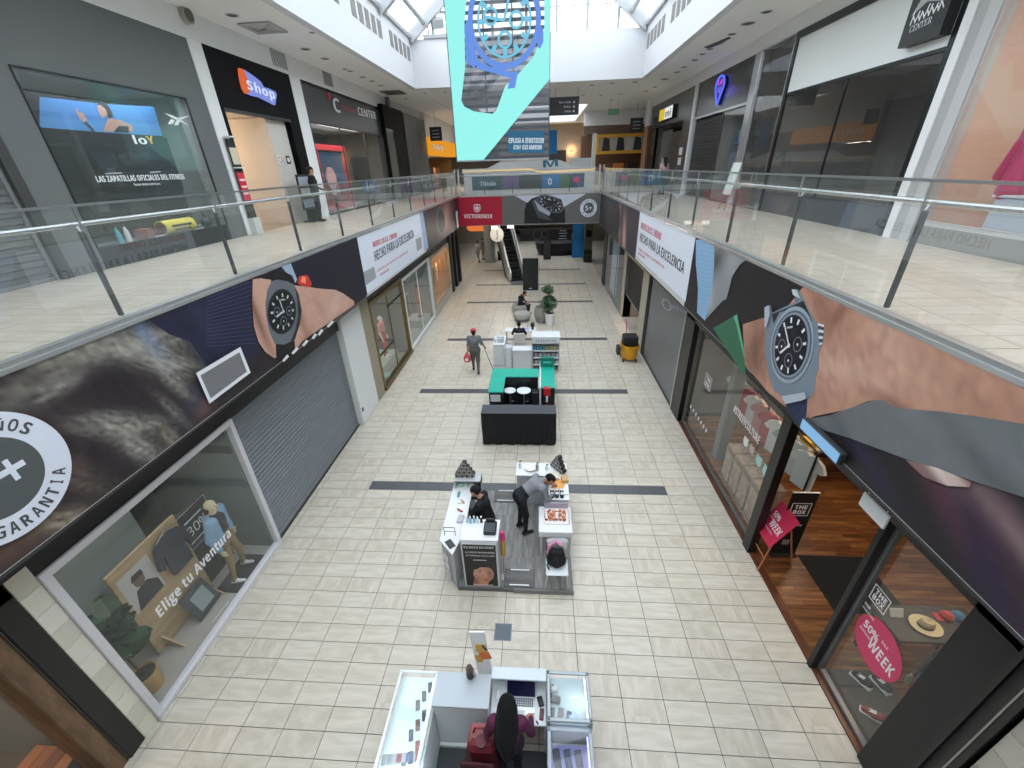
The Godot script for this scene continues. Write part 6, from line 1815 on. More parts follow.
# ================================================================ kiosk of phone accessories (glass cases round a laptop desk)
func bx(o: Node, called: String, lo: Vector3, hi: Vector3, m: Material, bev := 0.006) -> MeshInstance3D:
	return part(o, called, mb().span(lo, hi, bev), m)
func glass_case(label: String, x0: float, x1: float, z0: float, z1: float, y: float, rim: Material, rw: float, deck: float, inner: Material, light: String, energy: float, base: Material) -> Node3D:
	var o := thing("display_case", label, "display case", V((x0 + x1) * 0.5, 0, (z0 + z1) * 0.5))
	var hx := (x1 - x0) * 0.5
	var hz := (z1 - z0) * 0.5
	bx(o, "base_cabinet", V(-hx, 0, -hz), V(hx, deck, hz), base, 0.01)
	part(o, "deck", mb().box(V(0, deck + 0.006, 0), V(2 * hx - 0.06, 0.012, 2 * hz - 0.06)), inner)
	for s in [[-1, -1], [1, -1], [-1, 1], [1, 1]]:
		part(o, "corner_post", mb().box(V(s[0] * (hx - rw * 0.4), (deck + y) * 0.5, s[1] * (hz - rw * 0.4)), V(rw * 0.7, y - deck, rw * 0.7)), rim)
	var ft := Transform3D(Basis(V(1, 0, 0), V(0, 0, -1), V(0, 1, 0)), V(0, y - 0.012, 0))
	part(o, "top_rim", bars(mb(), ft, -hx, hx, -hz, hz, rw, 0.024), rim)
	part(o, "top_glass", mb().quad(V(-hx + rw, y - 0.008, -hz + rw), V(hx - rw, y - 0.008, -hz + rw), V(hx - rw, y - 0.008, hz - rw), V(-hx + rw, y - 0.008, hz - rw)), glass("e0f0f0", 0.03))
	for q in [[V(-hx + 0.01, 0, hz), V(-hx + 0.01, 0, -hz)], [V(hx - 0.01, 0, -hz), V(hx - 0.01, 0, hz)], [V(hx, 0, hz - 0.01), V(-hx, 0, hz - 0.01)]]:
		part(o, "side_glass", mb().quad(q[0] + V(0, deck, 0), q[0] + V(0, y - 0.02, 0), q[1] + V(0, y - 0.02, 0), q[1] + V(0, deck, 0)), glass("e0f0f0", 0.03))
	part(o, "light_strip", mb().box(V(hx - rw - 0.012, y - 0.04, 0), V(0.018, 0.014, 2 * hz - 0.14)), glow(light, 2.2))
	area(o, V(hx - rw - 0.024, y - 0.05, 0), V(-0.5, -1, 0), V(0, 0, 1), Vector2(2 * hz - 0.14, 0.02), light, energy)
	return o
func gadget(called: String, label: String, at: Vector3, size: Vector3, h: String, turn := 0.0, group := "", tilt := 0.0) -> void:
	var o := thing(called, label, "phone case" if called == "phone_case" else "gadget", at, group, turn)
	var b := Basis(V(1, 0, 0), tilt)
	part(o, "shell", mb().box(V(0, size.y * 0.5, 0), size, b, minf(size.y, size.x) * 0.3), mat(h, 0.4))
	part(o, "camera_dot", mb().cyl(V(-size.x * 0.28, size.y, -size.z * 0.34), V(-size.x * 0.28, size.y + 0.004, -size.z * 0.34), size.x * 0.14, 10), mat("101114", 0.2))

func build_kiosk_phone() -> void:
	var white := mat("dfe3e5", 0.45)
	var grey := mat("b8c0c6", 0.4)
	var steel := mat("9aa2a6", 0.35, 0.4)
	var o := glass_case("long brightly lit white glass case of phone covers", -1.86, -1.34, -2.98, -1.0, 1.0, mat("eef4f4", 0.4), 0.03, 0.84, mat("d8eef0", 0.5), "d8f6ff", 0.16, white)
	var pc := ["2a2c30", "3c4a44", "54504c", "22262e", "6a3a2e", "2c3c58", "8a4030", "3a3c40", "5a6064", "2a4a5a", "b0b4b4", "46302a"]
	for k in 12:
		gadget("phone_case", ["black", "dark green", "brown grey", "charcoal", "rust brown", "navy", "brick red", "graphite", "steel grey", "petrol blue", "silver", "dark brown"][k] + " phone cover in the long lit glass case", V(-1.44 - 0.055 * float(k % 3) - (0.1 if k > 8 else 0.0), 0.855, -2.85 + k * 0.105), V(0.055, 0.012, 0.12), pc[k], 0.25)
	o.set_meta("category", "display case")
	var ban := thing("case_divider", "small printed strip lying across the long lit glass case", "strip", V(-1.62, 0.855, -2.10))
	part(ban, "card", mb().box(V(0, 0.005, 0), V(0.42, 0.008, 0.1), Basis(Vector3.UP, 0.12)), mat("9aa2a2", 0.6))
	for k in 4:
		part(ban, "picture_patch", mb().box(V(-0.12 + k * 0.11, 0.011, 0.01 - k * 0.012), V(0.06, 0.004, 0.08), Basis(Vector3.UP, 0.12)), mat(["7a8286", "8a2e34", "4a5a8a", "8a3a2e"][k], 0.5))
	o = thing("counter", "plain pale grey counter beside the long lit glass case", "counter", V(-0.985, 0, -2.78))
	bx(o, "cabinet", V(-0.35, 0, -0.19), V(0.35, 0.965, 0.19), white)
	bx(o, "worktop", V(-0.36, 0.965, -0.20), V(0.36, 1.0, 0.20), grey)
	o = thing("desk", "white laptop desk with a raised back shelf", "desk", V(-0.265, 0, -2.80))
	bx(o, "worktop", V(-0.36, 0.72, -0.24), V(0.36, 0.75, 0.26), white)
	bx(o, "back_panel", V(-0.36, 0, -0.25), V(0.36, 1.02, -0.225), white)
	bx(o, "raised_shelf", V(-0.36, 1.02, -0.25), V(0.36, 1.05, -0.10), mat("ccd6da", 0.4))
	bx(o, "end_panel", V(-0.36, 0, -0.23), V(-0.335, 0.72, 0.25), white)
	bx(o, "end_panel", V(0.335, 0, -0.23), V(0.36, 0.72, 0.25), white)
	o = thing("laptop", "silver laptop with a dark screen on the white desk", "laptop", V(-0.235, 0.75, -2.73))
	var kbn := part(o, "keyboard_base", mb().box(V(0, 0.009, 0), V(0.37, 0.018, 0.25), Basis.IDENTITY, 0.006), mat("d2d4d6", 0.35, 0.4))
	for r in 4:
		var kb := mb()
		for c in 12:
			kb.box(V(-0.15 + c * 0.0273, 0.02, -0.085 + r * 0.026), V(0.022, 0.005, 0.020))
		part(kbn, "key_row", kb, mat("5c5f63", 0.6))
	part(kbn, "touchpad", mb().box(V(0, 0.0185, 0.075), V(0.11, 0.002, 0.07)), mat("bfc2c4", 0.4))
	var lidn := part(o, "screen_lid", mb().box(V(0, 0.115, -0.185), V(0.37, 0.245, 0.012), Basis(V(1, 0, 0), -0.62), 0.004), mat("22244a", 0.3))
	part(lidn, "dark_panel", mb().box(V(0, 0.120, -0.178), V(0.345, 0.22, 0.004), Basis(V(1, 0, 0), -0.62)), mat("15163a", 0.25))
	o = thing("computer_mouse", "white mouse with a clear dock on the laptop desk", "mouse", V(-0.54, 0.75, -2.85))
	part(o, "shell", mb().sph(V(0, 0.02, 0), V(0.032, 0.022, 0.055)), mat("e2e4e4", 0.3))
	part(o, "dock", mb().cyl(V(0, 0, 0.09), V(0, 0.012, 0.09), 0.045, 18), mat("c9d0d2", 0.3))
	gadget("earphone_tangle", "black earphones coiled beside the laptop", V(0.02, 0.75, -2.80), V(0.07, 0.03, 0.12), "17181a", 0.3)
	gadget("phone_case", "glittering dark red phone cover beside the laptop", V(0.035, 0.75, -2.66), V(0.055, 0.02, 0.13), "5a1c22", -0.1)
	gadget("memory_stick", "small black memory stick at the desk edge", V(-0.02, 0.75, -2.57), V(0.02, 0.01, 0.045), "1c1c1e", 0.6)
	o = glass_case("grey framed glass case of phones beside the laptop desk", 0.10, 0.65, -3.06, -2.49, 1.0, steel, 0.045, 0.84, mat("9fb4b8", 0.4), "f4fbff", 0.03, mat("a9b2b6", 0.4))
	var ph := [["silver speaker in the grey framed case", 0.20, -2.90, 0.10, 0.05, 0.08, "a9aca8"], ["black box phone pack in the grey framed case", 0.20, -2.78, 0.15, 0.05, 0.09, "1c1e20"], ["dark phone cover in the grey framed case", 0.16, -2.63, 0.07, 0.012, 0.14, "2c3236"], ["brown leather cover in the grey framed case", 0.27, -2.63, 0.07, 0.012, 0.14, "6a5a54"], ["pale blue charger box in the grey framed case", 0.42, -2.60, 0.12, 0.03, 0.08, "a9c2e6"], ["navy earbud box in the grey framed case", 0.37, -2.62, 0.05, 0.03, 0.09, "2a3a7a"]]
	for q in ph:
		gadget("display_gadget", q[0], V(q[1], 0.853, q[2]), V(q[3], q[4], q[5]), q[6], -0.15)
	o = glass_case("violet lit glass case with upright phone covers", 0.10, 0.63, -2.46, -1.2, 0.95, mat("a5adb2", 0.4), 0.045, 0.55, mat("9a9ad6", 0.5), "b8b4ff", 0.12, mat("a9b2b6", 0.4))
	for k in 6:
		gadget("phone_case", ["black", "navy", "dark grey", "teal", "plum", "silver"][k] + " phone cover standing in the violet lit case", V(0.22 + 0.13 * float(k % 3), 0.60, -2.28 + 0.22 * (k / 3)), V(0.085, 0.014, 0.19), ["15171a", "22304a", "44484c", "2a5a60", "4a3050", "8a9098"][k], 0.2, "", 0.6)
	o = setting("floor_kiosk_mat", "dark grey floor inside the phone accessory kiosk", "floor")
	part(o, "sheet", mb().span(V(-1.34, 0.0, -2.56), V(0.10, 0.012, -1.0)), mat("3f4244", 0.7))
	part(o, "kick_strip", mb().span(V(-1.33, 0.012, -2.58), V(-0.64, 0.07, -2.54)), mat("dcdcd8", 0.5))
	# tall leaning poster and a figurine at the back
	o = thing("leaning_poster", "white poster with orange and yellow print standing behind the desk shelf", "poster", V(-0.74, 0.0, -3.10))
	part(o, "board", mb().box(V(0, 0.85, 0), V(0.20, 1.74, 0.02), Basis(V(0, 0, 1), 0.06), 0.004), mat("f4f4f2", 0.6))
	part(o, "orange_print", mb().box(V(0.03, 1.22, 0.013), V(0.14, 0.16, 0.006), Basis(V(0, 0, 1), 0.25)), mat("e8762c", 0.5))
	part(o, "yellow_print", mb().box(V(-0.02, 1.38, 0.013), V(0.13, 0.16, 0.006), Basis(V(0, 0, 1), 0.06)).box(V(-0.06, 1.14, 0.0125), V(0.08, 0.16, 0.005), Basis(V(0, 0, 1), 0.25)), mat("dca83a", 0.5))
	part(o, "dark_print", mb().box(V(0.03, 1.40, 0.016), V(0.03, 0.12, 0.006), Basis(V(0, 0, 1), 0.4)), mat("2a2a2c", 0.5))
	o = thing("figurine", "small dark figurine on the pale grey counter", "figurine", V(-0.90, 1.0, -2.93))
	o.scale = Vector3.ONE * 1.5
	var fm := mb()
	blob(fm, [[V(0, 0.03, 0), V(0, 0.11, 0), 0.035, 0.03, lin("3a3436")], [V(0, 0.13, 0), V(0, 0.155, 0), 0.03, 0.025, lin("6a5a54")], [V(0.03, 0.09, 0), V(0.045, 0.05, 0.01), 0.014, 0.012, lin("b9b0ac")]], 0.01, 0.015)
	part(o, "figure", fm, vcol(0.6))
	# red bag on a chair
	o = thing("kiosk_chair", "dark chair behind the pale grey counter carrying a red bag", "chair", V(-0.70, 0.012, -2.26))
	part(o, "seat", mb().box(V(0, 0.45, 0), V(0.42, 0.05, 0.42), Basis.IDENTITY, 0.02), mat("42101a", 0.7))
	part(o, "backrest", mb().box(V(0, 0.72, 0.2), V(0.40, 0.46, 0.04), Basis.IDENTITY, 0.015), mat("42101a", 0.7))
	for s in [[-0.18, -0.18], [0.18, -0.18], [-0.18, 0.18], [0.18, 0.18]]:
		part(o, "leg", mb().cyl(V(s[0], 0, s[1]), V(s[0], 0.43, s[1]), 0.015, 8), mat("3a3a3c", 0.3, 0.7))
	o = thing("red_bag", "red patterned bag with a pale front on the kiosk chair", "bag", V(-0.68, 0.487, -2.30))
	var pon := part(o, "pouch", mb().box(V(0, 0.22, 0), V(0.34, 0.44, 0.22), Basis.IDENTITY, 0.05), mat("6a1420", 0.7))
	part(pon, "flap", mb().box(V(0, 0.40, -0.05), V(0.32, 0.10, 0.24), Basis(V(1, 0, 0), 0.3), 0.03), mat("9a5c5c", 0.7))
	part(pon, "medallion", mb().cyl(V(0, 0.44, 0.02), V(0, 0.46, 0.02), 0.07, 16), mat("5a1420", 0.5))
	part(o, "strap", mb().tube([V(-0.12, 0.40, -0.06), V(-0.08, 0.56, -0.06), V(0.08, 0.56, -0.06), V(0.12, 0.40, -0.06)], 0.012, 6), mat("7d1c2a", 0.6))
	# saleswoman at the laptop
	var j := stance()
	for k in ["head", "neck", "chest", "waist", "pelvis", "sl", "sr", "el", "er", "hl", "hr", "tl", "tr"]:
		j[k] = j[k] * V(0.95, 0.94, 1)
	j.kl = V(-0.09, 0.47, -0.01)
	j.kr = V(0.09, 0.47, -0.01)
	j.head += V(0, -0.01, -0.07)
	j.neck += V(0, 0, -0.02)
	j.face = V(0.1, -0.45, -1)
	j.el = V(-0.24, 1.02, -0.02)
	j.hl = V(-0.12, 0.84, -0.22)
	j.er = V(0.27, 1.03, -0.04)
	j.hr = V(0.26, 0.83, -0.26)
	j["palm_r"] = V(0, -1, 0)
	j["palm_l"] = V(0, -1, 0)
	person("person", "person with long black hair in a plum sweater typing on the laptop", V(-0.36, 0.012, -2.32), 0.0, j, {"top": "571a3c", "low": "1a1a20", "skin": "c99a7e", "long": true}, [[j.head + V(0, 0.045, 0.0), j.head + V(0, 0.02, 0.05), 0.098, 0.10], [j.head + V(0, 0.0, 0.07), V(0, 1.30, 0.13), 0.10, 0.115], [V(0, 1.30, 0.13), V(0, 0.98, 0.14), 0.115, 0.09], [j.head + V(-0.07, 0.0, 0.02), V(-0.10, 1.28, 0.07), 0.045, 0.06], [j.head + V(0.07, 0.0, 0.02), V(0.09, 1.30, 0.07), 0.045, 0.05]], "050405", 0.016)

# ================================================================ cosmetics kiosk
func can_pyramid(label: String, at: Vector3, turn: float) -> void:
	var r := 0.052
	var bas := Basis(Vector3.UP, turn)
	for row in 4:
		for k in 4 - row:
			var o := thing("cosmetic_jar", label, "jar", at + bas * V((k - (3 - row) * 0.5) * r * 2.04, r + row * r * 1.75, 0), label, turn)
			part(o, "can", mb().cyl(V(0, 0, -0.06), V(0, 0, 0.06), r, 16), mat("2c2a29", 0.4))
			part(o, "lid", mb().lathe(V(0, 0, 0.06), [Vector2(r * 0.98, 0), Vector2(r * 0.9, 0.008), Vector2(r * 0.6, 0.008)], 16, MB.axis(V(0, 0, 1))), mat("a09c96", 0.4))
			part(o, "label_face", mb().cyl(V(0, 0, 0.06), V(0, 0, 0.065), r * 0.6, 14), mat("45413e", 0.5))
func build_kiosk_cosmetics() -> void:
	var white := mat("e0e0e0", 0.45)
	var side := mat("b9babc", 0.5)
	var deckw := tex_mat("greywood", noise_tex(Vector2i(128, 128), Vector2(2.4, 0.35), 0.04, "6a6866", "8f8c88", 81, 10.0), V(0.9, 0.9, 0.9), 0.5)
	var o := thing("kiosk_platform", "grey wood effect platform of the cosmetics kiosk", "platform", V(-0.45, 0, -6.1))
	bx(o, "frame", V(-1.05, 0, -1.35), V(1.07, 0.085, 1.23), mat("5e5c5a", 0.6))
	for k in 9:
		part(o, "plank", mb().box(V(-0.93 + k * 0.2355, 0.094, -0.06), V(0.23, 0.018, 2.54), Basis.IDENTITY, 0.003), deckw)
	bx(o, "front_kerb", V(-0.02, 0, 1.225), V(1.08, 0.11, 1.25), mat("7a7876", 0.5))
	for q in [[-0.65, -0.08, -5.27, "dark hinged step at the front of the cosmetics platform"], [-1.05, -0.52, -7.42, "dark hinged step at the back of the cosmetics platform"]]:
		var st := thing("kiosk_step", q[3], "step", V((q[0] + q[1]) * 0.5, 0.103, q[2] + 0.18))
		part(st, "leaf", mb().box(V(0, 0.012, 0), V(q[1] - q[0], 0.024, 0.38), Basis.IDENTITY, 0.006), tex_mat("darkwood", noise_tex(Vector2i(64, 64), Vector2(0.4, 2.2), 0.05, "4a4846", "66635f", 83), V(1, 1, 1), 0.5))
		for s in [-1, 1]:
			part(st, "handle", mb().box(V(0, 0.03, s * 0.16), V(0.36, 0.014, 0.022), Basis.IDENTITY, 0.005), mat("f0f0ee", 0.4))
	# poster cabinet
	o = thing("poster_cabinet", "white cabinet with a black portrait poster on its front", "cabinet", V(-1.04, 0, -5.15))
	bx(o, "body", V(-0.33, 0.0, -0.25), V(0.33, 1.25, 0.24), side, 0.02)
	bx(o, "worktop", V(-0.335, 1.25, -0.255), V(0.335, 1.275, 0.225), white)
	var pfn := bx(o, "poster_frame", V(-0.315, 0.10, 0.24), V(0.315, 1.22, 0.255), mat("c9cbcc", 0.4, 0.3))
	var t := Transform3D(Basis.IDENTITY, V(0, 0, 0.256))
	var p := pprint(t, 0.0)
	p.poly(PackedVector2Array([Vector2(-0.29, 0.12), Vector2(0.29, 0.12), Vector2(0.29, 1.20), Vector2(-0.29, 1.20)]), lin("17161a"))
	p.patch(PackedVector2Array([Vector2(-0.17, 0.13), Vector2(0.10, 0.13), Vector2(0.12, 0.24), Vector2(0.21, 0.34), Vector2(0.23, 0.46), Vector2(0.20, 0.58), Vector2(0.12, 0.64), Vector2(-0.02, 0.65), Vector2(-0.12, 0.58), Vector2(-0.15, 0.44), Vector2(-0.13, 0.34), Vector2(-0.16, 0.22)]), 0.02, lin("c08a72"), [[0.0, 0.5, 0.12, 0.06, 0.0, lin("d8a88e"), 0.7], [0.16, 0.4, 0.06, 0.16, 0.2, lin("8a5a48"), 0.6], [-0.12, 0.25, 0.06, 0.1, 0.0, lin("6a4034"), 0.8]])
	p.poly(PackedVector2Array([Vector2(-0.15, 0.60), Vector2(-0.10, 0.68), Vector2(0.04, 0.72), Vector2(0.18, 0.68), Vector2(0.22, 0.56), Vector2(0.14, 0.63), Vector2(0.0, 0.635), Vector2(-0.10, 0.56)]), lin("1c1416"))
	for q in [[-0.02, 0.50, 0.035], [0.15, 0.48, 0.03]]:
		p.ell(Vector2(q[0], q[1]), Vector2(q[2], 0.004), Vector2(0, 0.010), lin("2a1a18"), 0.0, TAU, 14)
		p.bar(Vector2(q[0] - 0.05, q[1] + 0.035), Vector2(q[0] + 0.04, q[1] + 0.045), 0.012, lin("3a2420"))
	p.ell(Vector2(0.08, 0.30), Vector2(0.05, 0.006), Vector2(0, 0.020), lin("b04a4a"), 0.0, TAU, 16)
	p.bar(Vector2(0.075, 0.46), Vector2(0.085, 0.375), 0.018, lin("dbac94"))
	part(pfn, "poster_print", p.b, vcol(0.4))
	var tw := mat("e0dedc", 0.5)
	letter(pfn, "YA ESTÁ EN PERÚ", t, Vector2(-0.27, 1.12), Vector2(0.26, 1.12), 0.06, tw, p.lift + 0.002, true, "Droid Serif")
	letter(pfn, "La marca recomendada", t, Vector2(-0.24, 1.00), Vector2(0.26, 1.00), 0.05, tw, p.lift + 0.002, false)
	letter(pfn, "al cuidado de tu piel", t, Vector2(-0.24, 0.91), Vector2(0.26, 0.91), 0.05, tw, p.lift + 0.002, false)
	part(o, "text_line", mb().box(V(0, 0.82, 0.262), V(0.24, 0.012, 0.003)).box(V(0.02, 0.155, 0.262), V(0.36, 0.012, 0.003)), tw)
	o = thing("lipstick_display", "pink and gold upright tube beside the poster cabinet", "display", V(-0.645, 0.103, -5.10))
	part(o, "gold_tube", mb().cyl(V(0, 0.62, 0), V(0, 1.0, 0), 0.045, 18), mat("c9a04a", 0.35, 0.6))
	part(o, "pink_tip", mb().lathe(V(0, 1.0, 0), [Vector2(0.043, 0), Vector2(0.043, 0.12), Vector2(0.03, 0.2), Vector2(0, 0.2)], 18), mat("d63a72", 0.5))
	part(o, "stand", mb().cyl(V(0, 0, 0), V(0, 0.62, 0), 0.02, 10).cyl(V(0, 0, 0), V(0, 0.02, 0), 0.08, 16), mat("a9a9a9", 0.4, 0.5))
	o = thing("card_terminal", "dark card terminal on the poster cabinet", "terminal", V(-0.86, 1.275, -5.16))
	part(o, "housing", mb().box(V(0, 0.05, 0), V(0.22, 0.10, 0.26), Basis(V(1, 0, 0), 0.15), 0.02), mat("2b2d33", 0.5))
	part(o, "screen_panel", mb().box(V(0, 0.13, -0.09), V(0.16, 0.09, 0.03), Basis(V(1, 0, 0), -0.4), 0.01), mat("1a1b20", 0.3))
	for k in 5:
		var bo := thing("cream_bottle", ["clear", "pale blue", "aqua", "white", "black"][k] + " cream bottle on the poster cabinet", "bottle", V(-1.30 + k * 0.065, 1.275, -5.33 + 0.02 * (k % 2)))
		part(bo, "flask", mb().lathe(Vector3.ZERO, [Vector2(0, 0), Vector2(0.025, 0), Vector2(0.025, 0.09), Vector2(0.012, 0.11), Vector2(0.012, 0.12), Vector2(0, 0.12)], 12), mat(["c9d6dc", "9ac6e0", "7ac0d0", "e6e6e6", "1c1c20"][k], 0.3))
		part(bo, "cap", mb().cyl(V(0, 0.12, 0), V(0, 0.145, 0), 0.014, 10), mat("f0f0f0", 0.4))
	# long side desk
	o = thing("counter", "long white side desk of the cosmetics kiosk with cut corner", "counter", V(-1.6, 0, -5.9))
	var top := PackedVector2Array([Vector2(-0.22, -0.82), Vector2(0.20, -0.82), Vector2(0.20, 0.60), Vector2(0.08, 1.02), Vector2(-0.21, 0.72)])
	var up := Transform3D(Basis(V(1, 0, 0), V(0, 0, 1), V(0, -1, 0)), V(0, 0.955, 0))
	part(o, "worktop", mb().prism(top, up, 0.035), white)
	var ins := PackedVector2Array()
	for q in top:
		ins.append(q * 0.95)
	part(o, "carcass", mb().prism(ins, Transform3D(up.basis, V(0, 0.92, 0)), 0.92), side)
	var ct := Transform3D(Basis(V(0.695, 0, 0.719), V(0, 1, 0), V(-0.719, 0, 0.695)), V(-0.066, 0, 0.86))
	for k in 3:
		part(o, "white_panel", mb().box(ct * V(-0.02 + 0.0 * k, 0.22 + k * 0.22, 0.02), V(0.12, 0.14, 0.008), ct.basis), white)
	o = thing("wire_rack", "small wire card rack on the side desk", "rack", V(-1.62, 0.955, -5.30))
	part(o, "wires", mb().tube([V(-0.12, 0, 0), V(-0.12, 0.2, 0), V(0.08, 0.2, 0), V(0.08, 0, 0)], 0.006, 6).tube([V(-0.12, 0.1, 0), V(0.08, 0.1, 0)], 0.005, 6), mat("3a4a48", 0.4, 0.4))
	for k in 4:
		one("skin_product", ["green tube lying on the side desk", "white jar lying on the side desk", "red brush lying on the side desk", "silver tray on the side desk"][k], "product", mb().box(V(0, 0.02, 0), V([0.05, 0.08, 0.03, 0.2][k], 0.035, [0.16, 0.08, 0.15, 0.12][k]), Basis(Vector3.UP, 0.5 * k), 0.012), mat(["5a9a8a", "e8e6e2", "b8404a", "a9adb0"][k], 0.4), V(-1.66 + 0.05 * k, 0.956, -6.35 + k * 0.22))
	one("tablet", "black tablet lying on the cut corner of the side desk", "tablet", mb().box(V(0, 0.008, 0), V(0.12, 0.014, 0.2), Basis(Vector3.UP, 0.7), 0.005), mat("1c1e22", 0.3), V(-1.60, 0.956, -5.10))
	o = thing("display_cabinet", "small open white cabinet with mint goods under the jar pyramid", "cabinet", V(-1.50, 0.956, -6.64))
	bx(o, "base", V(-0.28, 0, -0.14), V(0.28, 0.03, 0.14), white)
	bx(o, "roof", V(-0.28, 0.22, -0.14), V(0.28, 0.245, 0.14), side)
	bx(o, "side", V(-0.28, 0.03, -0.14), V(-0.25, 0.22, 0.14), side)
	bx(o, "side", V(0.22, 0.03, -0.14), V(0.28, 0.22, 0.14), mat("1f2426", 0.5))
	bx(o, "back", V(-0.25, 0.03, -0.14), V(0.22, 0.22, -0.12), mat("9fb8ae", 0.5))
	for k in 3:
		one("mint_pot", ["mint pot", "pale green pot", "cream pot"][k] + " inside the small open cabinet", "pot", mb().cyl(V(0, 0, 0), V(0, 0.06, 0), 0.04, 14).cyl(V(0, 0.06, 0), V(0, 0.075, 0), 0.042, 14), mat(["9ad0be", "b4d8c4", "e0ddd0"][k], 0.4), V(-1.66 + k * 0.12, 0.987, -6.60))
	can_pyramid("dark cosmetic jar in the pyramid on the small open cabinet", V(-1.555, 1.202, -6.66), 0.0)
	# L-shaped counter and low table on the other side
	o = thing("counter", "white L shaped counter of the cosmetics kiosk", "counter", V(0.05, 0, -7.0))
	bx(o, "worktop", V(-0.57, 0.92, -0.44), V(0.56, 0.95, 0.0), white)
	bx(o, "worktop", V(0.14, 0.92, 0.0), V(0.56, 0.95, 0.72), white)
	bx(o, "carcass", V(-0.55, 0.1, -0.42), V(0.54, 0.92, -0.02), side)
	bx(o, "carcass", V(0.18, 0.1, -0.02), V(0.54, 0.92, 0.70), side)
	o = thing("low_table", "white low table carrying a tray of small amber products", "table", V(0.31, 0.103, -5.90))
	bx(o, "table_top", V(-0.32, 0.56, -0.34), V(0.32, 0.70, 0.33), white, 0.01)
	for s in [[-0.27, -0.28], [0.27, -0.28], [-0.27, 0.27], [0.27, 0.27]]:
		part(o, "leg", mb().box(V(s[0], 0.28, s[1]), V(0.05, 0.56, 0.05)), side)
	o = thing("product_tray", "pale tray with a lilac backing on the low table", "tray", V(0.33, 0.803, -5.98))
	bx(o, "tray_floor", V(-0.23, 0, -0.2), V(0.25, 0.015, 0.22), mat("e6dedc", 0.5))
	bx(o, "back_card", V(-0.23, 0.015, -0.21), V(0.25, 0.16, -0.19), mat("b9b2c4", 0.5))
	bx(o, "side_wall", V(0.24, 0.015, -0.2), V(0.25, 0.10, 0.22), mat("d8d4d8", 0.4))
	rng.seed = 5
	var am := ["c87a52", "b8603c", "d89a72", "a84a34", "e0b090"]
	for k in 24:
		var pj := thing("amber_pot", "small amber cosmetic pot on the pale tray", "pot", V(0.14 + (k % 6) * 0.068 + rng.randf_range(-0.01, 0.01), 0.819, -6.06 + (k / 6) * 0.065 + rng.randf_range(-0.01, 0.01)), "amber pots on the tray")
		part(pj, "pot_body", mb().cyl(V(0, 0, 0), V(0, 0.05, 0), 0.031, 12), mat(am[k % 5], 0.4))
		part(pj, "pot_lid", mb().cyl(V(0, 0.05, 0), V(0, 0.065, 0), 0.028, 12), mat(am[(k + 2) % 5] if k % 3 else "e8e0da", 0.35))
	for k in 6:
		var gl := thing("glass_jar", "smoky glass jar behind the tray on the L shaped counter", "jar", V(0.26 + (k % 3) * 0.10, 0.951, -6.46 + (k / 3) * 0.11), "smoky jars on the counter")
		part(gl, "jar_body", mb().lathe(Vector3.ZERO, [Vector2(0, 0), Vector2(0.038, 0), Vector2(0.042, 0.05), Vector2(0.036, 0.09), Vector2(0, 0.09)], 14), mat("4a4e50", 0.2))
		part(gl, "jar_lid", mb().cyl(V(0, 0.09, 0), V(0, 0.11, 0), 0.034, 14), mat("b9bcbe", 0.3, 0.4))
	o = thing("serving_plate", "white round dish on the L shaped counter", "dish", V(-0.20, 0.951, -7.22))
	part(o, "dish", mb().lathe(Vector3.ZERO, [Vector2(0, 0), Vector2(0.09, 0), Vector2(0.14, 0.06), Vector2(0.135, 0.065), Vector2(0.085, 0.02), Vector2(0, 0.02)], 26), mat("eef0f0", 0.25))
	part(o, "foot", mb().cyl(V(0, -0.001, 0), V(0, 0.006, 0), 0.07, 20), white)
	for q in [[-0.43, -7.26, "white pump bottle at the end of the L shaped counter", "e6e8e8", 0.14], [-0.05, -7.18, "clear spray bottle beside the round dish", "9aa4a6", 0.16], [0.16, -7.2, "pale jar beside the clear spray bottle", "dcdcd6", 0.1]]:
		var bo := thing("pump_bottle", q[2], "bottle", V(q[0], 0.951, q[1]))
		part(bo, "flask", mb().cyl(Vector3.ZERO, V(0, q[4], 0), 0.035, 14), mat(q[3], 0.3))
		part(bo, "pump", mb().cyl(V(0, q[4], 0), V(0, q[4] + 0.05, 0), 0.01, 8).box(V(0.02, q[4] + 0.05, 0), V(0.05, 0.012, 0.014)), mat("33383a", 0.4))
	can_pyramid("dark cosmetic jar in the slanting pyramid on the L shaped counter", V(0.42, 0.952, -7.22), -0.9)
	one("orange_folder", "orange folder lying on the L shaped counter", "folder", mb().box(V(0, 0.006, 0), V(0.26, 0.012, 0.34), Basis(Vector3.UP, -0.2), 0.003), mat("e0a050", 0.5), V(0.40, 0.951, -6.72))
	one("paper_stack", "white paper pad beside the smoky jars", "paper", mb().box(V(0, 0.012, 0), V(0.12, 0.024, 0.18), Basis(Vector3.UP, 0.1), 0.003), mat("dce6e4", 0.6), V(0.54, 0.951, -6.50))
	for k in 2:
		one("product_box", ["tan carton at the corner of the L shaped counter", "cream carton behind the orange folder"][k], "carton", mb().box(V(0, 0.04, 0), V(0.14, 0.08, 0.2), Basis(Vector3.UP, 0.1), 0.005), mat(["c29a66", "d8cdb8"][k], 0.6), V([0.54, 0.33][k], 0.951, [-6.86, -6.93][k]))
	# chair with coat and backpack
	o = thing("kiosk_chair", "white seated metal chair on the cosmetics platform", "chair", V(0.32, 0.103, -5.10))
	part(o, "seat", mb().box(V(0, 0.37, 0.03), V(0.40, 0.03, 0.36), Basis.IDENTITY, 0.012), mat("e6ecee", 0.4))
	part(o, "backrest", mb().box(V(0, 0.68, -0.19), V(0.38, 0.26, 0.025), Basis(V(1, 0, 0), 0.08), 0.01), mat("d5d8d8", 0.4))
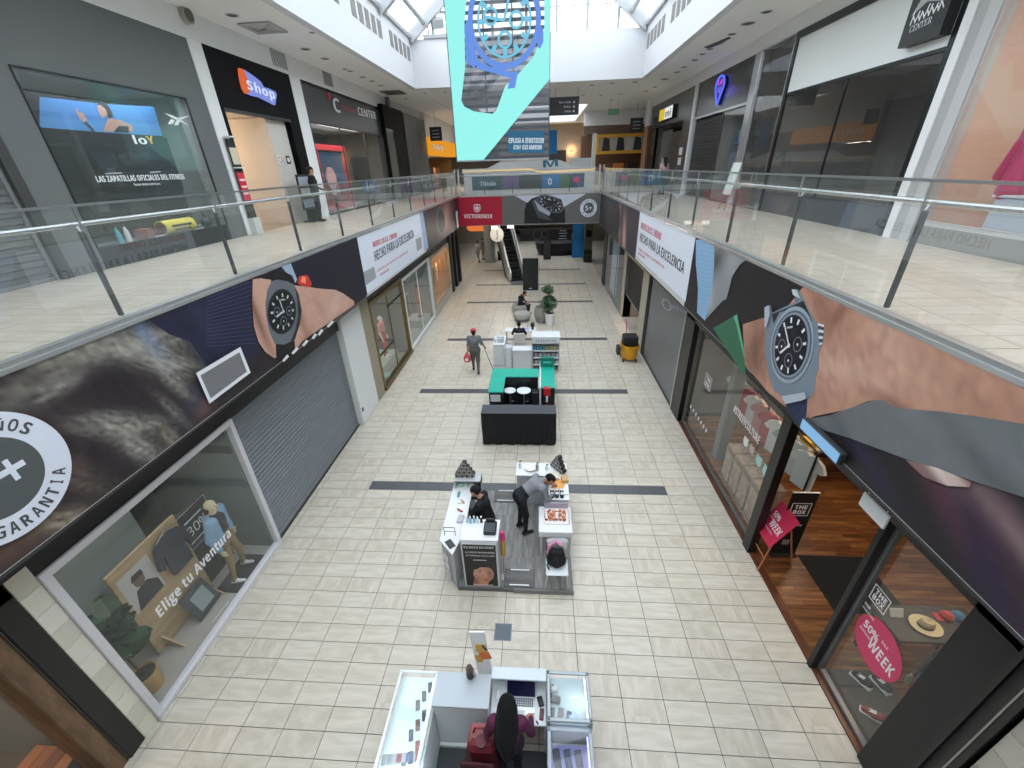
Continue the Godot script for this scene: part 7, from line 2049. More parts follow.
	for s in [-1, 1]:
		part(o, "leg", mb().cyl(V(s * 0.20, 0, 0.19), V(s * 0.17, 0.36, 0.16), 0.012, 8), mat("c9cccc", 0.3, 0.7))
		part(o, "rear_leg", mb().tube([V(s * 0.20, 0, -0.17), V(s * 0.18, 0.38, -0.14), V(s * 0.19, 0.80, -0.20)], 0.012, 8), mat("4a4c4e", 0.3, 0.7))
	o = thing("backpack", "black backpack on the white chair seat", "backpack", V(0.31, 0.488, -5.11))
	var bm := mb()
	var bk := lin("131216")
	blob(bm, [[V(-0.08, 0.12, 0), V(-0.06, 0.28, -0.03), 0.10, 0.08, bk], [V(0.08, 0.12, 0), V(0.06, 0.28, -0.03), 0.10, 0.08, bk], [V(0, 0.11, 0.05), V(0, 0.18, 0.04), 0.09, 0.07, bk]], 0.02, 0.04)
	var sk := part(o, "sack", bm, vcol(0.8))
	part(sk, "strap", mb().tube([V(-0.12, 0.25, 0.04), V(-0.17, 0.1, 0.1), V(-0.13, 0.02, 0.13)], 0.012, 6).tube([V(0.1, 0.3, 0.04), V(0.14, 0.12, 0.1)], 0.012, 6), mat("1c1a20", 0.8))
	o = thing("draped_coat", "grey coat with a pink scarf over the white chair back", "coat", V(0.32, 0.70, -5.29))
	bm = mb()
	var gc := lin("a9a9a8")
	blob(bm, [[V(-0.12, 0.16, 0), V(0.14, 0.16, 0), 0.075, 0.08, gc], [V(-0.12, 0.12, 0.06), V(-0.10, -0.05, 0.07), 0.05, 0.05, gc], [V(0.14, 0.12, 0.06), V(0.15, -0.12, 0.07), 0.055, 0.05, gc]], 0.02, 0.03)
	part(o, "coat_cloth", bm, vcol(0.9))
	part(o, "scarf", mb().tube([V(-0.17, 0.02, 0.12), V(-0.14, 0.18, 0.10), V(-0.02, 0.25, 0.06), V(0.08, 0.20, 0.11)], 0.028, 8), mat("d28aa8", 0.9))
	# seated beautician and the bending man
	var j := stance()
	j.pelvis = V(0, 0.60, 0.10)
	j.waist = V(0, 0.75, 0.07)
	j.chest = V(0, 0.93, 0.02)
	j.neck = V(0, 1.11, -0.03)
	j.head = V(0, 1.225, -0.15)
	j.face = V(0, -0.5, -1)
	j.sl = V(-0.17, 1.05, -0.02)
	j.sr = V(0.17, 1.05, -0.02)
	j.el = V(-0.22, 0.86, -0.15)
	j.er = V(0.22, 0.86, -0.15)
	j.hl = V(-0.10, 0.93, -0.36)
	j.hr = V(0.12, 0.90, -0.36)
	j.tl = V(-0.09, 0.58, 0.08)
	j.tr = V(0.09, 0.58, 0.08)
	j.kl = V(-0.11, 0.60, -0.20)
	j.kr = V(0.11, 0.60, -0.20)
	j.al = V(-0.11, 0.19, -0.12)
	j.ar = V(0.11, 0.19, -0.12)
	person("person", "person in black with pinned up dark hair seated at the side desk", V(-1.14, 0.0, -6.14), PI / 2 - 0.2, j, {"top": "121216", "low": "17171c", "skin": "b98c72"}, short_hair(j) + [[j.head + V(0, 0.08, 0.08), j.head + V(0, 0.08, 0.09), 0.05, 0.05]], "15100e", 0.017)
	o = thing("kiosk_stool", "round black stool under the person at the side desk", "stool", V(-1.06, 0.103, -6.14))
	part(o, "seat", mb().cyl(V(0, 0.34, 0), V(0, 0.385, 0), 0.17, 20), mat("1d1d20", 0.6))
	part(o, "stem", mb().cyl(V(0, 0.02, 0), V(0, 0.34, 0), 0.025, 10), mat("9a9a9a", 0.3, 0.8))
	part(o, "base", mb().cyl(Vector3.ZERO, V(0, 0.02, 0), 0.2, 20), mat("9a9a9a", 0.3, 0.8))
	j = stance()
	j.pelvis = V(0, 0.98, 0.12)
	j.waist = V(0, 1.06, 0.0)
	j.chest = V(0, 1.16, -0.20)
	j.neck = V(0, 1.22, -0.40)
	j.head = V(0, 1.17, -0.53)
	j.face = V(0.2, -0.85, -0.6)
	j["crown"] = V(0, 0.6, -0.8)
	j.sl = V(-0.19, 1.18, -0.31)
	j.sr = V(0.19, 1.18, -0.31)
	j.el = V(-0.26, 0.98, -0.40)
	j.er = V(0.25, 0.94, -0.36)
	j.hl = V(-0.16, 0.93, -0.62)
	j.hr = V(0.13, 0.91, -0.58)
	j.tl = V(-0.09, 0.94, 0.12)
	j.tr = V(0.09, 0.94, 0.12)
	j.kl = V(-0.11, 0.52, 0.06)
	j.kr = V(0.11, 0.52, 0.04)
	j.al = V(-0.12, 0.09, 0.10)
	j.ar = V(0.13, 0.09, 0.06)
	person("person", "person in a grey shirt bending over the L shaped counter", V(-0.28, 0.103, -6.28), -PI / 2 + 0.4, j, {"top": "828489", "low": "14141a", "skin": "a87a60", "shoe": "0e0e12", "girth": 1.08}, short_hair(j), "141010", 0.017)

# ================================================================ teal kiosk with the black covered table
func build_kiosk_teal() -> void:
	var teal := mat("14a892", 0.4)
	var blk := mat("111214", 0.5)
	var o := thing("covered_table", "long table draped with a black cloth", "table", V(-0.565, 0, -9.60))
	bx(o, "table_top", V(-1.0, 0.98, -0.21), V(1.0, 1.04, 0.21), mat("3c3d42", 0.8), 0.01)
	for s in [[-0.9, -0.16], [0.9, -0.16], [-0.9, 0.16], [0.9, 0.16]]:
		part(o, "leg", mb().cyl(V(s[0], 0, s[1]), V(s[0], 0.98, s[1]), 0.02, 8), mat("8a8a8a", 0.3, 0.7))
	var cl := mb()
	var ring := []
	for k in 161:
		var u := k / 160.0 * (2.04 * 2 + 0.46 * 2)
		var p: Vector2
		if u < 2.04:
			p = Vector2(-1.02 + u, 0.23)
		elif u < 2.5:
			p = Vector2(1.02, 0.23 - (u - 2.04))
		elif u < 4.54:
			p = Vector2(1.02 - (u - 2.5), -0.23)
		else:
			p = Vector2(-1.02, -0.23 + (u - 4.54))
		ring.append(p)
	for k in 160:
		for r in 5:
			var q := func(i: int, row: int) -> Vector3:
				var p: Vector2 = ring[i % 160]
				var f := row / 5.0
				var w := 1.0 + f * (0.015 * sin(i * 0.55) + 0.01 * sin(i * 1.7 + row))
				return V(p.x * (w if absf(p.x) > 1.0 else 1.0), 1.05 - f * 1.02, p.y * (1.0 + (w - 1.0) * 4.0 if absf(p.y) > 0.2 else 1.0))
			cl.quad(q.call(k + 1, r), q.call(k, r), q.call(k, r + 1), q.call(k + 1, r + 1))
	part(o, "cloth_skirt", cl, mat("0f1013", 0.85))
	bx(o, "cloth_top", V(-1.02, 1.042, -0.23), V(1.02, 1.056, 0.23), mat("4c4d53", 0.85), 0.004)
	o = thing("counter", "teal topped L shaped counter with black sides", "counter", V(-0.8, 0, -11.4))
	bx(o, "worktop", V(-0.74, 1.02, -0.75), V(0.77, 1.06, -0.16), teal)
	bx(o, "worktop", V(-0.72, 1.02, -0.16), V(-0.27, 1.06, 0.84), teal)
	bx(o, "carcass", V(-0.72, 0, -0.73), V(0.75, 1.02, -0.2), blk)
	bx(o, "carcass", V(-0.70, 0, -0.2), V(-0.30, 1.02, 0.82), blk)
	bx(o, "white_notice", V(-0.66, 0.72, 0.825), V(-0.36, 0.95, 0.835), mat("c9ccd0", 0.5))
	o = thing("counter", "narrow teal counter with a white divider", "counter", V(0.25, 0, -11.6))
	bx(o, "worktop", V(-0.20, 1.02, -0.80), V(0.23, 1.06, 0.77), teal)
	bx(o, "carcass", V(-0.19, 0, -0.78), V(0.21, 1.02, 0.75), blk)
	bx(o, "divider", V(-0.25, 0, -0.80), V(-0.20, 1.08, 0.78), mat("d8dcdc", 0.4))
	o = thing("counter_sign", "small dark teal sign box on the narrow teal counter", "sign", V(0.25, 1.06, -12.3))
	bx(o, "case", V(-0.22, 0, -0.05), V(0.22, 0.34, 0.05), mat("0c7868", 0.5), 0.01)
	part(o, "text_line", mb().box(V(0, 0.17, 0.053), V(0.26, 0.05, 0.006)), mat("6ac8b8", 0.5))
	o = thing("kiosk_floor_panel", "black floor panel inside the teal kiosk", "panel", V(-0.35, 0, -10.75))
	bx(o, "board", V(-0.72, 0, -0.82), V(0.38, 0.03, 0.85), mat("17181a", 0.6))
	for q in [[-0.90, 0, 0.19], [-0.46, 0, 0.22]]:
		o = thing("bar_stool", "white topped swivel stool inside the teal kiosk", "stool", V(q[0] - 0.03, 0.03, -11.28), "white stools of the teal kiosk")
		part(o, "seat", mb().lathe(V(0, 0.64, 0), [Vector2(0, 0), Vector2(q[2] * 0.8, 0), Vector2(q[2], 0.03), Vector2(q[2], 0.05), Vector2(q[2] * 0.85, 0.06), Vector2(0, 0.05)], 28), mat("e6e8ea", 0.4))
		part(o, "stem", mb().cyl(V(0, 0.02, 0), V(0, 0.64, 0), 0.03, 12), mat("a9acae", 0.25, 0.8))
		part(o, "base", mb().lathe(Vector3.ZERO, [Vector2(0, 0), Vector2(0.19, 0), Vector2(0.18, 0.015), Vector2(0, 0.03)], 24), mat("a9acae", 0.25, 0.8))
		part(o, "footrest", mb().tube([V(0, 0.3, 0), V(0.14, 0.3, 0.02)], 0.012, 6), mat("a9acae", 0.25, 0.8))
	o = thing("bottle_stand", "red bottle stand at the front of the narrow teal counter", "stand", V(0.22, 0.0, -10.66))
	bx(o, "panel", V(-0.09, 0, -0.06), V(0.09, 1.0, 0.06), mat("1a0c10", 0.4), 0.01)
	bx(o, "red_header", V(-0.10, 0.9, -0.07), V(0.10, 1.16, 0.07), mat("b8242c", 0.4), 0.01)
	for k in 3:
		part(o, "red_bottle", mb().cyl(V(0, 0.15 + k * 0.28, 0.07), V(0, 0.33 + k * 0.28, 0.07), 0.035, 10), mat(["c9483c", "a81c24", "d8d4d0"][k], 0.4))
	for k in 1:
		one("counter_gadget", ["black coffee machine on the floor panel"][k], "gadget", mb().box(V(0, 0.3, 0), V(0.26, 0.6, 0.22), Basis.IDENTITY, 0.03).box(V(0, 0.62, 0), V(0.22, 0.04, 0.18), Basis.IDENTITY, 0.01), mat(["2a2b2e", "6a6c6e"][k], 0.4), V(-0.12, 0.03, -11.42))
	# ---------------- white kiosk behind
	var wh := mat("dcdfe2", 0.4)
	var wf := mat("cfd2d4", 0.5)
	o = thing("cabinet", "white drawer cabinet with small boxes on top", "cabinet", V(-1.55, 0, -14.75))
	bx(o, "body", V(-0.21, 0, -0.5), V(0.21, 0.98, 0.4), wf)
	bx(o, "worktop", V(-0.23, 0.98, -0.52), V(0.23, 1.0, 0.42), wh)
	bx(o, "plinth_strip", V(-0.215, 0.1, 0.4), V(0.215, 0.13, 0.405), mat("9a9c9e", 0.5))
	for k in 7:
		one("small_box", "little white product box stacked on the white drawer cabinet", "box", mb().box(V(0, 0.08, 0), V(0.09, 0.16, 0.09), Basis(Vector3.UP, 0.2 * k), 0.006), mat(["e2e4e6", "c9ccd0", "b8bcc0"][k % 3], 0.5), V(-1.68 + (k % 3) * 0.13, 1.0, -14.55 - (k / 3) * 0.2)).set_meta("group", "boxes on the drawer cabinet")
	o = thing("water_drum", "white ribbed drum beside the drawer cabinet", "drum", V(-1.15, 0, -14.2))
	part(o, "drum_body", mb().lathe(Vector3.ZERO, [Vector2(0, 0), Vector2(0.16, 0), Vector2(0.165, 0.3), Vector2(0.15, 0.32), Vector2(0.165, 0.34), Vector2(0.165, 0.62), Vector2(0.15, 0.64), Vector2(0.165, 0.66), Vector2(0.165, 0.98), Vector2(0.1, 1.06), Vector2(0, 1.06)], 24), mat("d2d6da", 0.3))
	part(o, "neck", mb().cyl(V(0, 1.06, 0), V(0, 1.16, 0), 0.05, 14), mat("c2c8cc", 0.3))
	o = thing("cabinet", "plain white counter cabinet in front of the seated person", "cabinet", V(-0.64, 0, -14.0))
	bx(o, "body", V(-0.34, 0, -0.2), V(0.34, 0.98, 0.2), wf)
	bx(o, "worktop", V(-0.36, 0.98, -0.22), V(0.36, 1.0, 0.22), wh)
	o = thing("product_shelf", "white shelf unit of small coloured products with faint lettering", "shelf", V(0.23, 0, -14.3))
	bx(o, "back_panel", V(-0.5, 0, -0.3), V(0.5, 1.4, -0.26), wh)
	bx(o, "roof", V(-0.52, 1.38, -0.32), V(0.52, 1.42, 0.29), wh)
	for s in [-1, 1]:
		bx(o, "side", V(s * 0.5 - 0.02, 0, -0.3), V(s * 0.5 + 0.02, 1.38, 0.28), wf)
	var hdn := bx(o, "header", V(-0.48, 1.16, 0.24), V(0.48, 1.38, 0.28), wh)
	for k in 9:
		part(hdn, "letter_stroke", mb().box(V(-0.34 + k * 0.085, 1.27, 0.283), V(0.055, 0.09, 0.006)), mat("a9aeb4", 0.5))
	for r in 3:
		bx(o, "shelf_board", V(-0.48, 0.28 + r * 0.28, -0.26), V(0.48, 0.30 + r * 0.28, 0.27), wh)
		for k in 12:
			var pc: String = (["3a8a9a", "2a7ab0", "4a9ab8", "2a8a90", "3a8ab0", "5aa0a0", "b09a5a", "8aa04a", "c2b06a", "a0a868", "b8a878", "9a9a70"] if r == 2 else ["6a7076", "c9ccce", "8a8e92", "d8dada"])[k % (12 if r == 2 else 4)]
			one("shelf_product", "small product standing on the white shelf unit", "product", mb().cyl(Vector3.ZERO, V(0, 0.13, 0), 0.028, 10).cyl(V(0, 0.13, 0), V(0, 0.16, 0), 0.016, 8), mat(pc, 0.4), V(0.23 - 0.43 + k * 0.078, 0.30 + r * 0.28, -14.12)).set_meta("group", "products on the white shelf unit")
	o = thing("desk", "white desk with lilac papers around the seated person in black", "desk", V(-0.85, 0, -16.5))
	bx(o, "worktop", V(-0.6, 0.72, -0.35), V(0.7, 0.76, 0.1), wh)
	bx(o, "end_panel", V(-0.6, 0, -0.35), V(-0.55, 0.72, 0.1), wf)
	bx(o, "end_panel", V(0.65, 0, -0.35), V(0.7, 0.72, 0.1), wf)
	bx(o, "paper", V(-0.1, 0.76, -0.3), V(0.4, 0.765, 0.02), mat("a8acc8", 0.6), 0.0)
	one("green_pot", "small dark green plant pot on the white desk", "pot", mb().cyl(Vector3.ZERO, V(0, 0.12, 0), 0.05, 12).sph(V(0, 0.2, 0), V(0.09, 0.12, 0.09)), mat("26402c", 0.7), V(-0.3, 0.76, -16.6))
	o = thing("office_chair", "beige backed office chair behind the plain counter cabinet", "chair", V(-0.82, 0, -15.75))
	part(o, "seat", mb().box(V(0, 0.46, 0), V(0.46, 0.08, 0.44), Basis.IDENTITY, 0.03), mat("b8b4ac", 0.8))
	part(o, "backrest", mb().box(V(0, 0.78, 0.24), V(0.46, 0.44, 0.06), Basis.IDENTITY, 0.025), mat("c2beb6", 0.8))
	part(o, "base", mb().cyl(V(0, 0.05, 0), V(0, 0.43, 0), 0.03, 10).box(V(0, 0.04, 0), V(0.5, 0.04, 0.05)).box(V(0, 0.04, 0), V(0.05, 0.04, 0.5)), mat("2a2a2c", 0.5))
	var j := sit(0.50)
	j.el = V(-0.27, 0.84, -0.05)
	j.er = V(0.27, 0.84, -0.05)
	j.hl = V(-0.24, 0.80, -0.30)
	j.hr = V(0.24, 0.80, -0.30)
	person("person", "person in a black shirt seated at the white kiosk desk", V(-0.84, 0.0, -15.85), 0.0, j, {"top": "101014", "low": "17171c", "skin": "a8785e", "sleeve": 0.0}, short_hair(j), "100c0c", 0.024)
func sit(h: float) -> Dictionary:
	var j := stance()
	j.merge({"pelvis": V(0, h + 0.10, 0.06), "waist": V(0, h + 0.24, 0.05), "chest": V(0, h + 0.42, 0.03), "neck": V(0, h + 0.60, 0.0), "head": V(0, h + 0.73, -0.05), "sl": V(-0.175, h + 0.55, 0.02), "sr": V(0.175, h + 0.55, 0.02), "el": V(-0.23, h + 0.30, -0.05), "er": V(0.23, h + 0.30, -0.05), "hl": V(-0.12, h + 0.20, -0.28), "hr": V(0.12, h + 0.20, -0.28), "tl": V(-0.09, h + 0.09, 0.02), "tr": V(0.09, h + 0.09, 0.02), "kl": V(-0.11, h + 0.08, -0.40), "kr": V(0.11, h + 0.08, -0.40), "al": V(-0.11, 0.09, -0.36), "ar": V(0.11, 0.09, -0.36), "face": V(0, -0.4, -1)}, true)
	return j

# ================================================================ walkers, cart, planters, escalator
func build_floor_life() -> void:
	var j := stance()
	j.kl = V(-0.10, 0.50, -0.16)
	j.al = V(-0.10, 0.10, -0.18)
	j.kr = V(0.10, 0.50, 0.06)
	j.ar = V(0.10, 0.14, 0.30)
	j.er = V(0.27, 1.16, 0.0)
	j.hr = V(0.36, 1.0, -0.10)
	j.hl = V(-0.27, 0.86, 0.02)
	var w := V(-2.42, 0.0, -14.05)
	var o := person("person", "person in a red cap and grey uniform pulling a broom", w, 0.12, j, {"top": "6c6f73", "low": "5c5a56", "skin": "a87a60", "sleeve": 0.0, "girth": 1.28}, short_hair(j), "1a1412", 0.02)
	part(o, "cap", mb().lathe(j.head + V(0, 0.05, 0), [Vector2(0.108, 0), Vector2(0.105, 0.05), Vector2(0.07, 0.09), Vector2(0, 0.10)], 20).box(j.head + V(0, 0.055, -0.13), V(0.16, 0.012, 0.12), Basis.IDENTITY, 0.004), mat("c8323c", 0.7), "red cap")
	o = thing("broom", "long handled broom with a dark blue head trailing the cleaner", "broom", w + V(0.36, 0, 0))
	part(o, "handle", mb().cyl(V(-0.02, 1.0, -0.09), V(0.40, 0.10, 0.42), 0.013, 8), mat("3c4148", 0.5))
	part(o, "head_bar", mb().box(V(0.42, 0.09, 0.44), V(0.30, 0.05, 0.07), Basis(Vector3.UP, 0.8), 0.012), mat("2a3a52", 0.6))
	part(o, "bristle_block", mb().box(V(0.42, 0.035, 0.44), V(0.29, 0.07, 0.06), Basis(Vector3.UP, 0.8)), mat("22304a", 0.9))
	o = thing("carrier_bag", "red and white carrier bag in the cleaner's hand", "bag", w + V(-0.30, 0.42, 0.03))
	part(o, "sack", mb().lathe(Vector3.ZERO, [Vector2(0, 0), Vector2(0.11, 0.03), Vector2(0.14, 0.16), Vector2(0.09, 0.30), Vector2(0.03, 0.40)], 14), mat("d2505a", 0.6))
	part(o, "white_mark", mb().cyl(V(0, 0.16, 0.132), V(0, 0.16, 0.145), 0.06, 12), mat("e8e4e2", 0.6))
	# cleaning cart
	var c := V(3.52, 0, -15.15)
	o = thing("mop_bucket", "yellow wheeled mop bucket by the plain shutter", "bucket", c)
	o.scale = Vector3.ONE * 1.12
	part(o, "tub", mb().lathe(V(0, 0.1, 0), [Vector2(0, 0), Vector2(0.25, 0), Vector2(0.33, 0.5), Vector2(0.30, 0.5), Vector2(0.24, 0.08), Vector2(0, 0.08)], 8, Basis(Vector3.UP, PI / 8), 1.15), mat("d99a1c", 0.5))
	part(o, "wringer", mb().box(V(0, 0.74, -0.05), V(0.5, 0.34, 0.44), Basis.IDENTITY, 0.04), mat("1c1c1e", 0.6))
	for s in [[-0.22, 0.22], [0.22, 0.22], [-0.22, -0.22], [0.22, -0.22]]:
		part(o, "wheel", mb().cyl(V(s[0] - 0.02, 0.06, s[1]), V(s[0] + 0.02, 0.06, s[1]), 0.06, 14), mat("1a1a1a", 0.7))
	part(o, "side_caddy", mb().box(V(-0.40, 0.42, 0.1), V(0.12, 0.3, 0.3), Basis.IDENTITY, 0.02), mat("2a2a2a", 0.6))
	o = thing("mop", "red handled mop standing in the yellow bucket", "mop", c)
	part(o, "handle", mb().cyl(V(-0.1, 0.4, -0.1), V(-0.12, 1.5, -0.5), 0.014, 8), mat("b8323a", 0.5))
	part(o, "strands", mb().sph(V(-0.1, 0.36, -0.08), V(0.1, 0.12, 0.1)), mat("c9c4b8", 0.9))
	# planter, egg seat, pouf, table
	o = thing("potted_tree", "two tier clipped tree in a tall white pot", "tree", V(0.5, 0, -19.25))
	part(o, "pot", mb().lathe(Vector3.ZERO, [Vector2(0, 0), Vector2(0.19, 0), Vector2(0.25, 0.62), Vector2(0.22, 0.62), Vector2(0.2, 0.54), Vector2(0, 0.54)], 24), mat("e2e2e0", 0.4))
	part(o, "soil", mb().cyl(V(0, 0.53, 0), V(0, 0.56, 0), 0.2, 20), mat("241e1a", 0.95))
	part(o, "trunk", mb().tube([V(0, 0.55, 0), V(-0.06, 1.0, 0), V(-0.1, 1.8, 0)], 0.03, 8), mat("6a5a48", 0.8))
	rng.seed = 9
	var lf := [mb(), mb()]
	for k in 900:
		var hi := k % 3 == 0
		var v := V(rng.randfn(), rng.randfn(), rng.randfn()).normalized() * pow(rng.randf(), 0.33)
		var p := (V(-0.10, 1.74, 0) + v * V(0.33, 0.19, 0.33)) if hi else (V(-0.05, 1.10, 0) + v * V(0.40, 0.36, 0.40))
		var b := Basis(v.normalized().cross(Vector3.UP).normalized() if v.cross(Vector3.UP).length() > 0.01 else Vector3.RIGHT, rng.randf() * TAU) * Basis(Vector3.UP, rng.randf() * TAU)
		var s := rng.randf_range(0.03, 0.05)
		lf[k % 2].quad(p + b * V(-s, 0, -s * 1.5), p + b * V(-s * 0.2, 0.01, s * 1.5), p + b * V(s, 0, s * 1.2), p + b * V(s * 0.4, 0.01, -s * 1.4))
	var am := ArrayMesh.new()
	lf[0].into(am, mat("2c4a30", 0.6))
	lf[1].into(am, mat("5d7a58", 0.6))
	part_mesh(o, "foliage", am, Transform3D.IDENTITY).set_meta("kind", "stuff")
	for q in [[0.12, -19.75, 0.40, 0.85, "tall grey egg shaped seat behind the white pot", "8f8d84"], [-1.02, -20.95, 0.46, 0.62, "wide grey egg shaped seat under the person in black", "9b988f"]]:
		o = thing("egg_seat", q[4], "seat", V(q[0], 0, q[1]))
		part(o, "shell", mb().lathe(Vector3.ZERO, [Vector2(0, 0), Vector2(q[2] * 0.7, 0), Vector2(q[2], q[3] * 0.4), Vector2(q[2] * 0.95, q[3] * 0.7), Vector2(q[2] * 0.8, q[3] * 0.92), Vector2(q[2] * 0.7, q[3] * 0.9), Vector2(q[2] * 0.62, q[3] * 0.74), Vector2(0, q[3] * 0.72)], 28), mat(q[5], 0.6))
		part(o, "cushion", mb().lathe(V(0, q[3] * 0.72, 0), [Vector2(0, 0), Vector2(q[2] * 0.58, 0), Vector2(q[2] * 0.5, 0.04), Vector2(0, 0.05)], 24), mat("6e6c66", 0.9))
	o = thing("round_stool", "low round grey stool before the egg shaped seat", "stool", V(-0.88, 0, -19.95))
	part(o, "seat", mb().lathe(V(0, 0.16, 0), [Vector2(0, 0), Vector2(0.40, 0.0), Vector2(0.44, 0.14), Vector2(0.4, 0.24), Vector2(0, 0.25)], 26), mat("a8a69e", 0.8))
	part(o, "base", mb().cyl(Vector3.ZERO, V(0, 0.16, 0), 0.36, 24), mat("6a6862", 0.7))
	j = sit(0.40)
	j.head += V(0, -0.06, -0.16)
	j.neck += V(0, -0.02, -0.10)
	j.face = V(0, -0.8, -1)
	person("person", "person in black hunched on the wide egg shaped seat", V(-0.95, 0.02, -20.95), -PI / 2 - 0.3, j, {"top": "0d0d10", "low": "0f0f13", "skin": "b08a72"}, short_hair(j), "0c0a0a", 0.024)
	o = thing("information_totem", "black upright screen totem before the escalator", "totem", V(-0.56, 0, -25.5))
	part(o, "body", mb().box(V(0, 1.02, 0), V(0.96, 1.96, 0.16), Basis.IDENTITY, 0.03), mat("101113", 0.3))
	part(o, "screen_face", mb().box(V(0, 1.12, 0.082), V(0.80, 1.5, 0.006)), glow("28302e", 0.5))
	part(o, "logo_dot", mb().box(V(0, 0.18, 0.082), V(0.2, 0.06, 0.006)), mat("c9cccc", 0.4))
	part(o, "foot", mb().box(V(0, 0.02, 0.05), V(0.8, 0.04, 0.5), Basis.IDENTITY, 0.01), mat("c2c4c4", 0.4))
	o = thing("information_totem", "narrow black totem by the dark round desk", "totem", V(0.62, 0, -35.2))
	part(o, "body", mb().box(V(0, 0.95, 0), V(0.62, 1.9, 0.14), Basis.IDENTITY, 0.03), mat("131416", 0.3))
	part(o, "screen_face", mb().box(V(0, 1.05, 0.072), V(0.5, 1.3, 0.006)), mat("3a3e40", 0.2))
	o = thing("round_desk", "long dark curved desk under the hanging black board", "desk", V(1.6, 0, -37.4))
	part(o, "front", mb().lathe(Vector3.ZERO, [Vector2(1.7, 0), Vector2(1.9, 0.5), Vector2(2.0, 1.05), Vector2(1.8, 1.1), Vector2(0, 1.1)], 36, Basis.IDENTITY, 0.5), mat("15161a", 0.5))
	part(o, "plinth", mb().lathe(Vector3.ZERO, [Vector2(1.6, 0), Vector2(1.6, 0.1)], 30, Basis.IDENTITY, 0.5), mat("8a8a88", 0.5))
	# escalator: slanting away up to the storey above
	o = thing("escalator", "black stepped escalator with white balustrades under the red banner", "escalator", V(-1.38, 0, -27.3), "", 0.24)
	var run := 9.2
	var rise := 5.35
	var sb := mat("1b1c1e", 0.4, 0.4)
	for k in 26:
		var z := -0.9 - k * run / 26.0
		part(o, "step", mb().box(V(0, (k + 0.5) * rise / 26.0 - 0.09, z), V(0.80, rise / 26.0, 0.36), Basis.IDENTITY, 0.004).box(V(0, (k + 1.0) * rise / 26.0 - 0.088, z + 0.17), V(0.80, 0.012, 0.022)), sb if k % 2 else mat("26282a", 0.4, 0.4))
	part(o, "landing_plate", mb().box(V(0, 0.012, -0.35), V(0.95, 0.024, 0.8)), mat("8e9194", 0.35, 0.6))
	var an := atan2(rise, run)
	for s in [-1, 1]:
		var mid := V(s * 0.50, rise * 0.5, -0.9 - run * 0.5)
		var bs := Basis(V(1, 0, 0), an)
		var len := Vector2(run, rise).length()
		part(o, "skirt_panel", mb().box(mid + V(0, 0.0, 0), V(0.10, 0.6, len), bs), mat("9fa2a4", 0.4, 0.4))
		part(o, "glass_balustrade", mb().box(mid + V(0, 0.6, 0), V(0.02, 0.75, len), bs), glass("b8c4c4", 0.10))
		part(o, "handrail", mb().box(mid + V(0, 1.0, 0), V(0.12, 0.07, len + 0.3), bs, 0.02), mat("e2e4e4", 0.4))
		part(o, "newel", mb().cyl(V(s * 0.50 - 0.04, 0.55, -0.55), V(s * 0.50 + 0.04, 0.55, -0.55), 0.42, 24), mat("c9cccc", 0.4))
	part(o, "truss", mb().box(V(0, rise * 0.5 - 0.5, -0.9 - run * 0.5), V(1.1, 0.6, Vector2(run, rise).length()), Basis(V(1, 0, 0), an)), mat("4a4c4e", 0.5))
	o = thing("round_sign", "round grey hanging sign with a dark bar by the escalator", "sign", px_z(497, 234.5, -29.0))
	part(o, "disc", mb().cyl(V(0, 0, 0), V(0, 0, 0.08), 0.46, 32), mat("c9c7c2", 0.5))
	part(o, "bar", mb().box(V(0.02, 0.02, 0.085), V(0.05, 0.62, 0.01)).box(V(-0.04, -0.27, 0.085), V(0.14, 0.05, 0.01)), mat("3a3a3a", 0.5))
	part(o, "rod", mb().cyl(V(0, 0.5, 0.04), V(0, 0.9, 0.04), 0.02, 6), mat("777777", 0.4, 0.6))
	o = thing("hanging_board", "wide black hanging board beyond the escalator", "board", V(0.45, 2.26, -33.0))
	bx(o, "panel", V(-1.95, -0.42, -0.05), V(1.95, 0.42, 0.05), mat("101218", 0.4))
	for k in 4:
		part(o, "text_line", mb().box(V(1.3, 0.27 - k * 0.19, 0.052), V(0.5 + 0.1 * (k % 2), 0.05, 0.006)), mat("b9bcc4", 0.5))
	part(o, "ornament", mb().lathe(V(-0.6, 0.0, 0.05), [Vector2(0.3, 0), Vector2(0.36, 0.01)], 20, MB.axis(V(0, 0, 1))).lathe(V(-0.05, 0.05, 0.05), [Vector2(0.24, 0), Vector2(0.3, 0.01)], 20, MB.axis(V(0, 0, 1))), mat("4a4e58", 0.5))
	part(o, "rod", mb().cyl(V(-1.5, 0.42, 0), V(-1.5, 1.46, 0), 0.025, 6).cyl(V(1.5, 0.42, 0), V(1.5, 1.46, 0), 0.025, 6), mat("777777", 0.4, 0.6))
	for q in [[494.5, 227.6], [510.5, 226.6]]:
		o = thing("soffit_lamp", "small white square lamp under the bridge soffit", "lamp", px_z(q[0], q[1], -27.6), "lamps under the bridge")
		part(o, "light_face", mb().box(V(0, 0, 0), V(0.42, 0.2, 0.1), Basis.IDENTITY, 0.01), glow("fff8ee", 1.4))
		part(o, "bracket", mb().box(V(0, 0.14, 0), V(0.05, 0.12, 0.05)), mat("999999", 0.4))
		omni(o, V(0, 0, 0), "fff4e4", 1.2, 0.1)
	o = thing("advert_panel", "tall bright blue advertising panel at the far corner", "panel", V(3.1, 0, -35.2))
	bx(o, "board", V(-0.45, 0.1, -0.05), V(0.45, 3.3, 0.05), mat("1380c8", 0.4))
	bx(o, "frame", V(0.45, 0, -0.08), V(0.62, 3.4, 0.08), mat("16181a", 0.5))
	o = thing("vending_kiosk", "dark grey machine beside the bright blue panel", "machine", V(3.80, 0, -34.2))
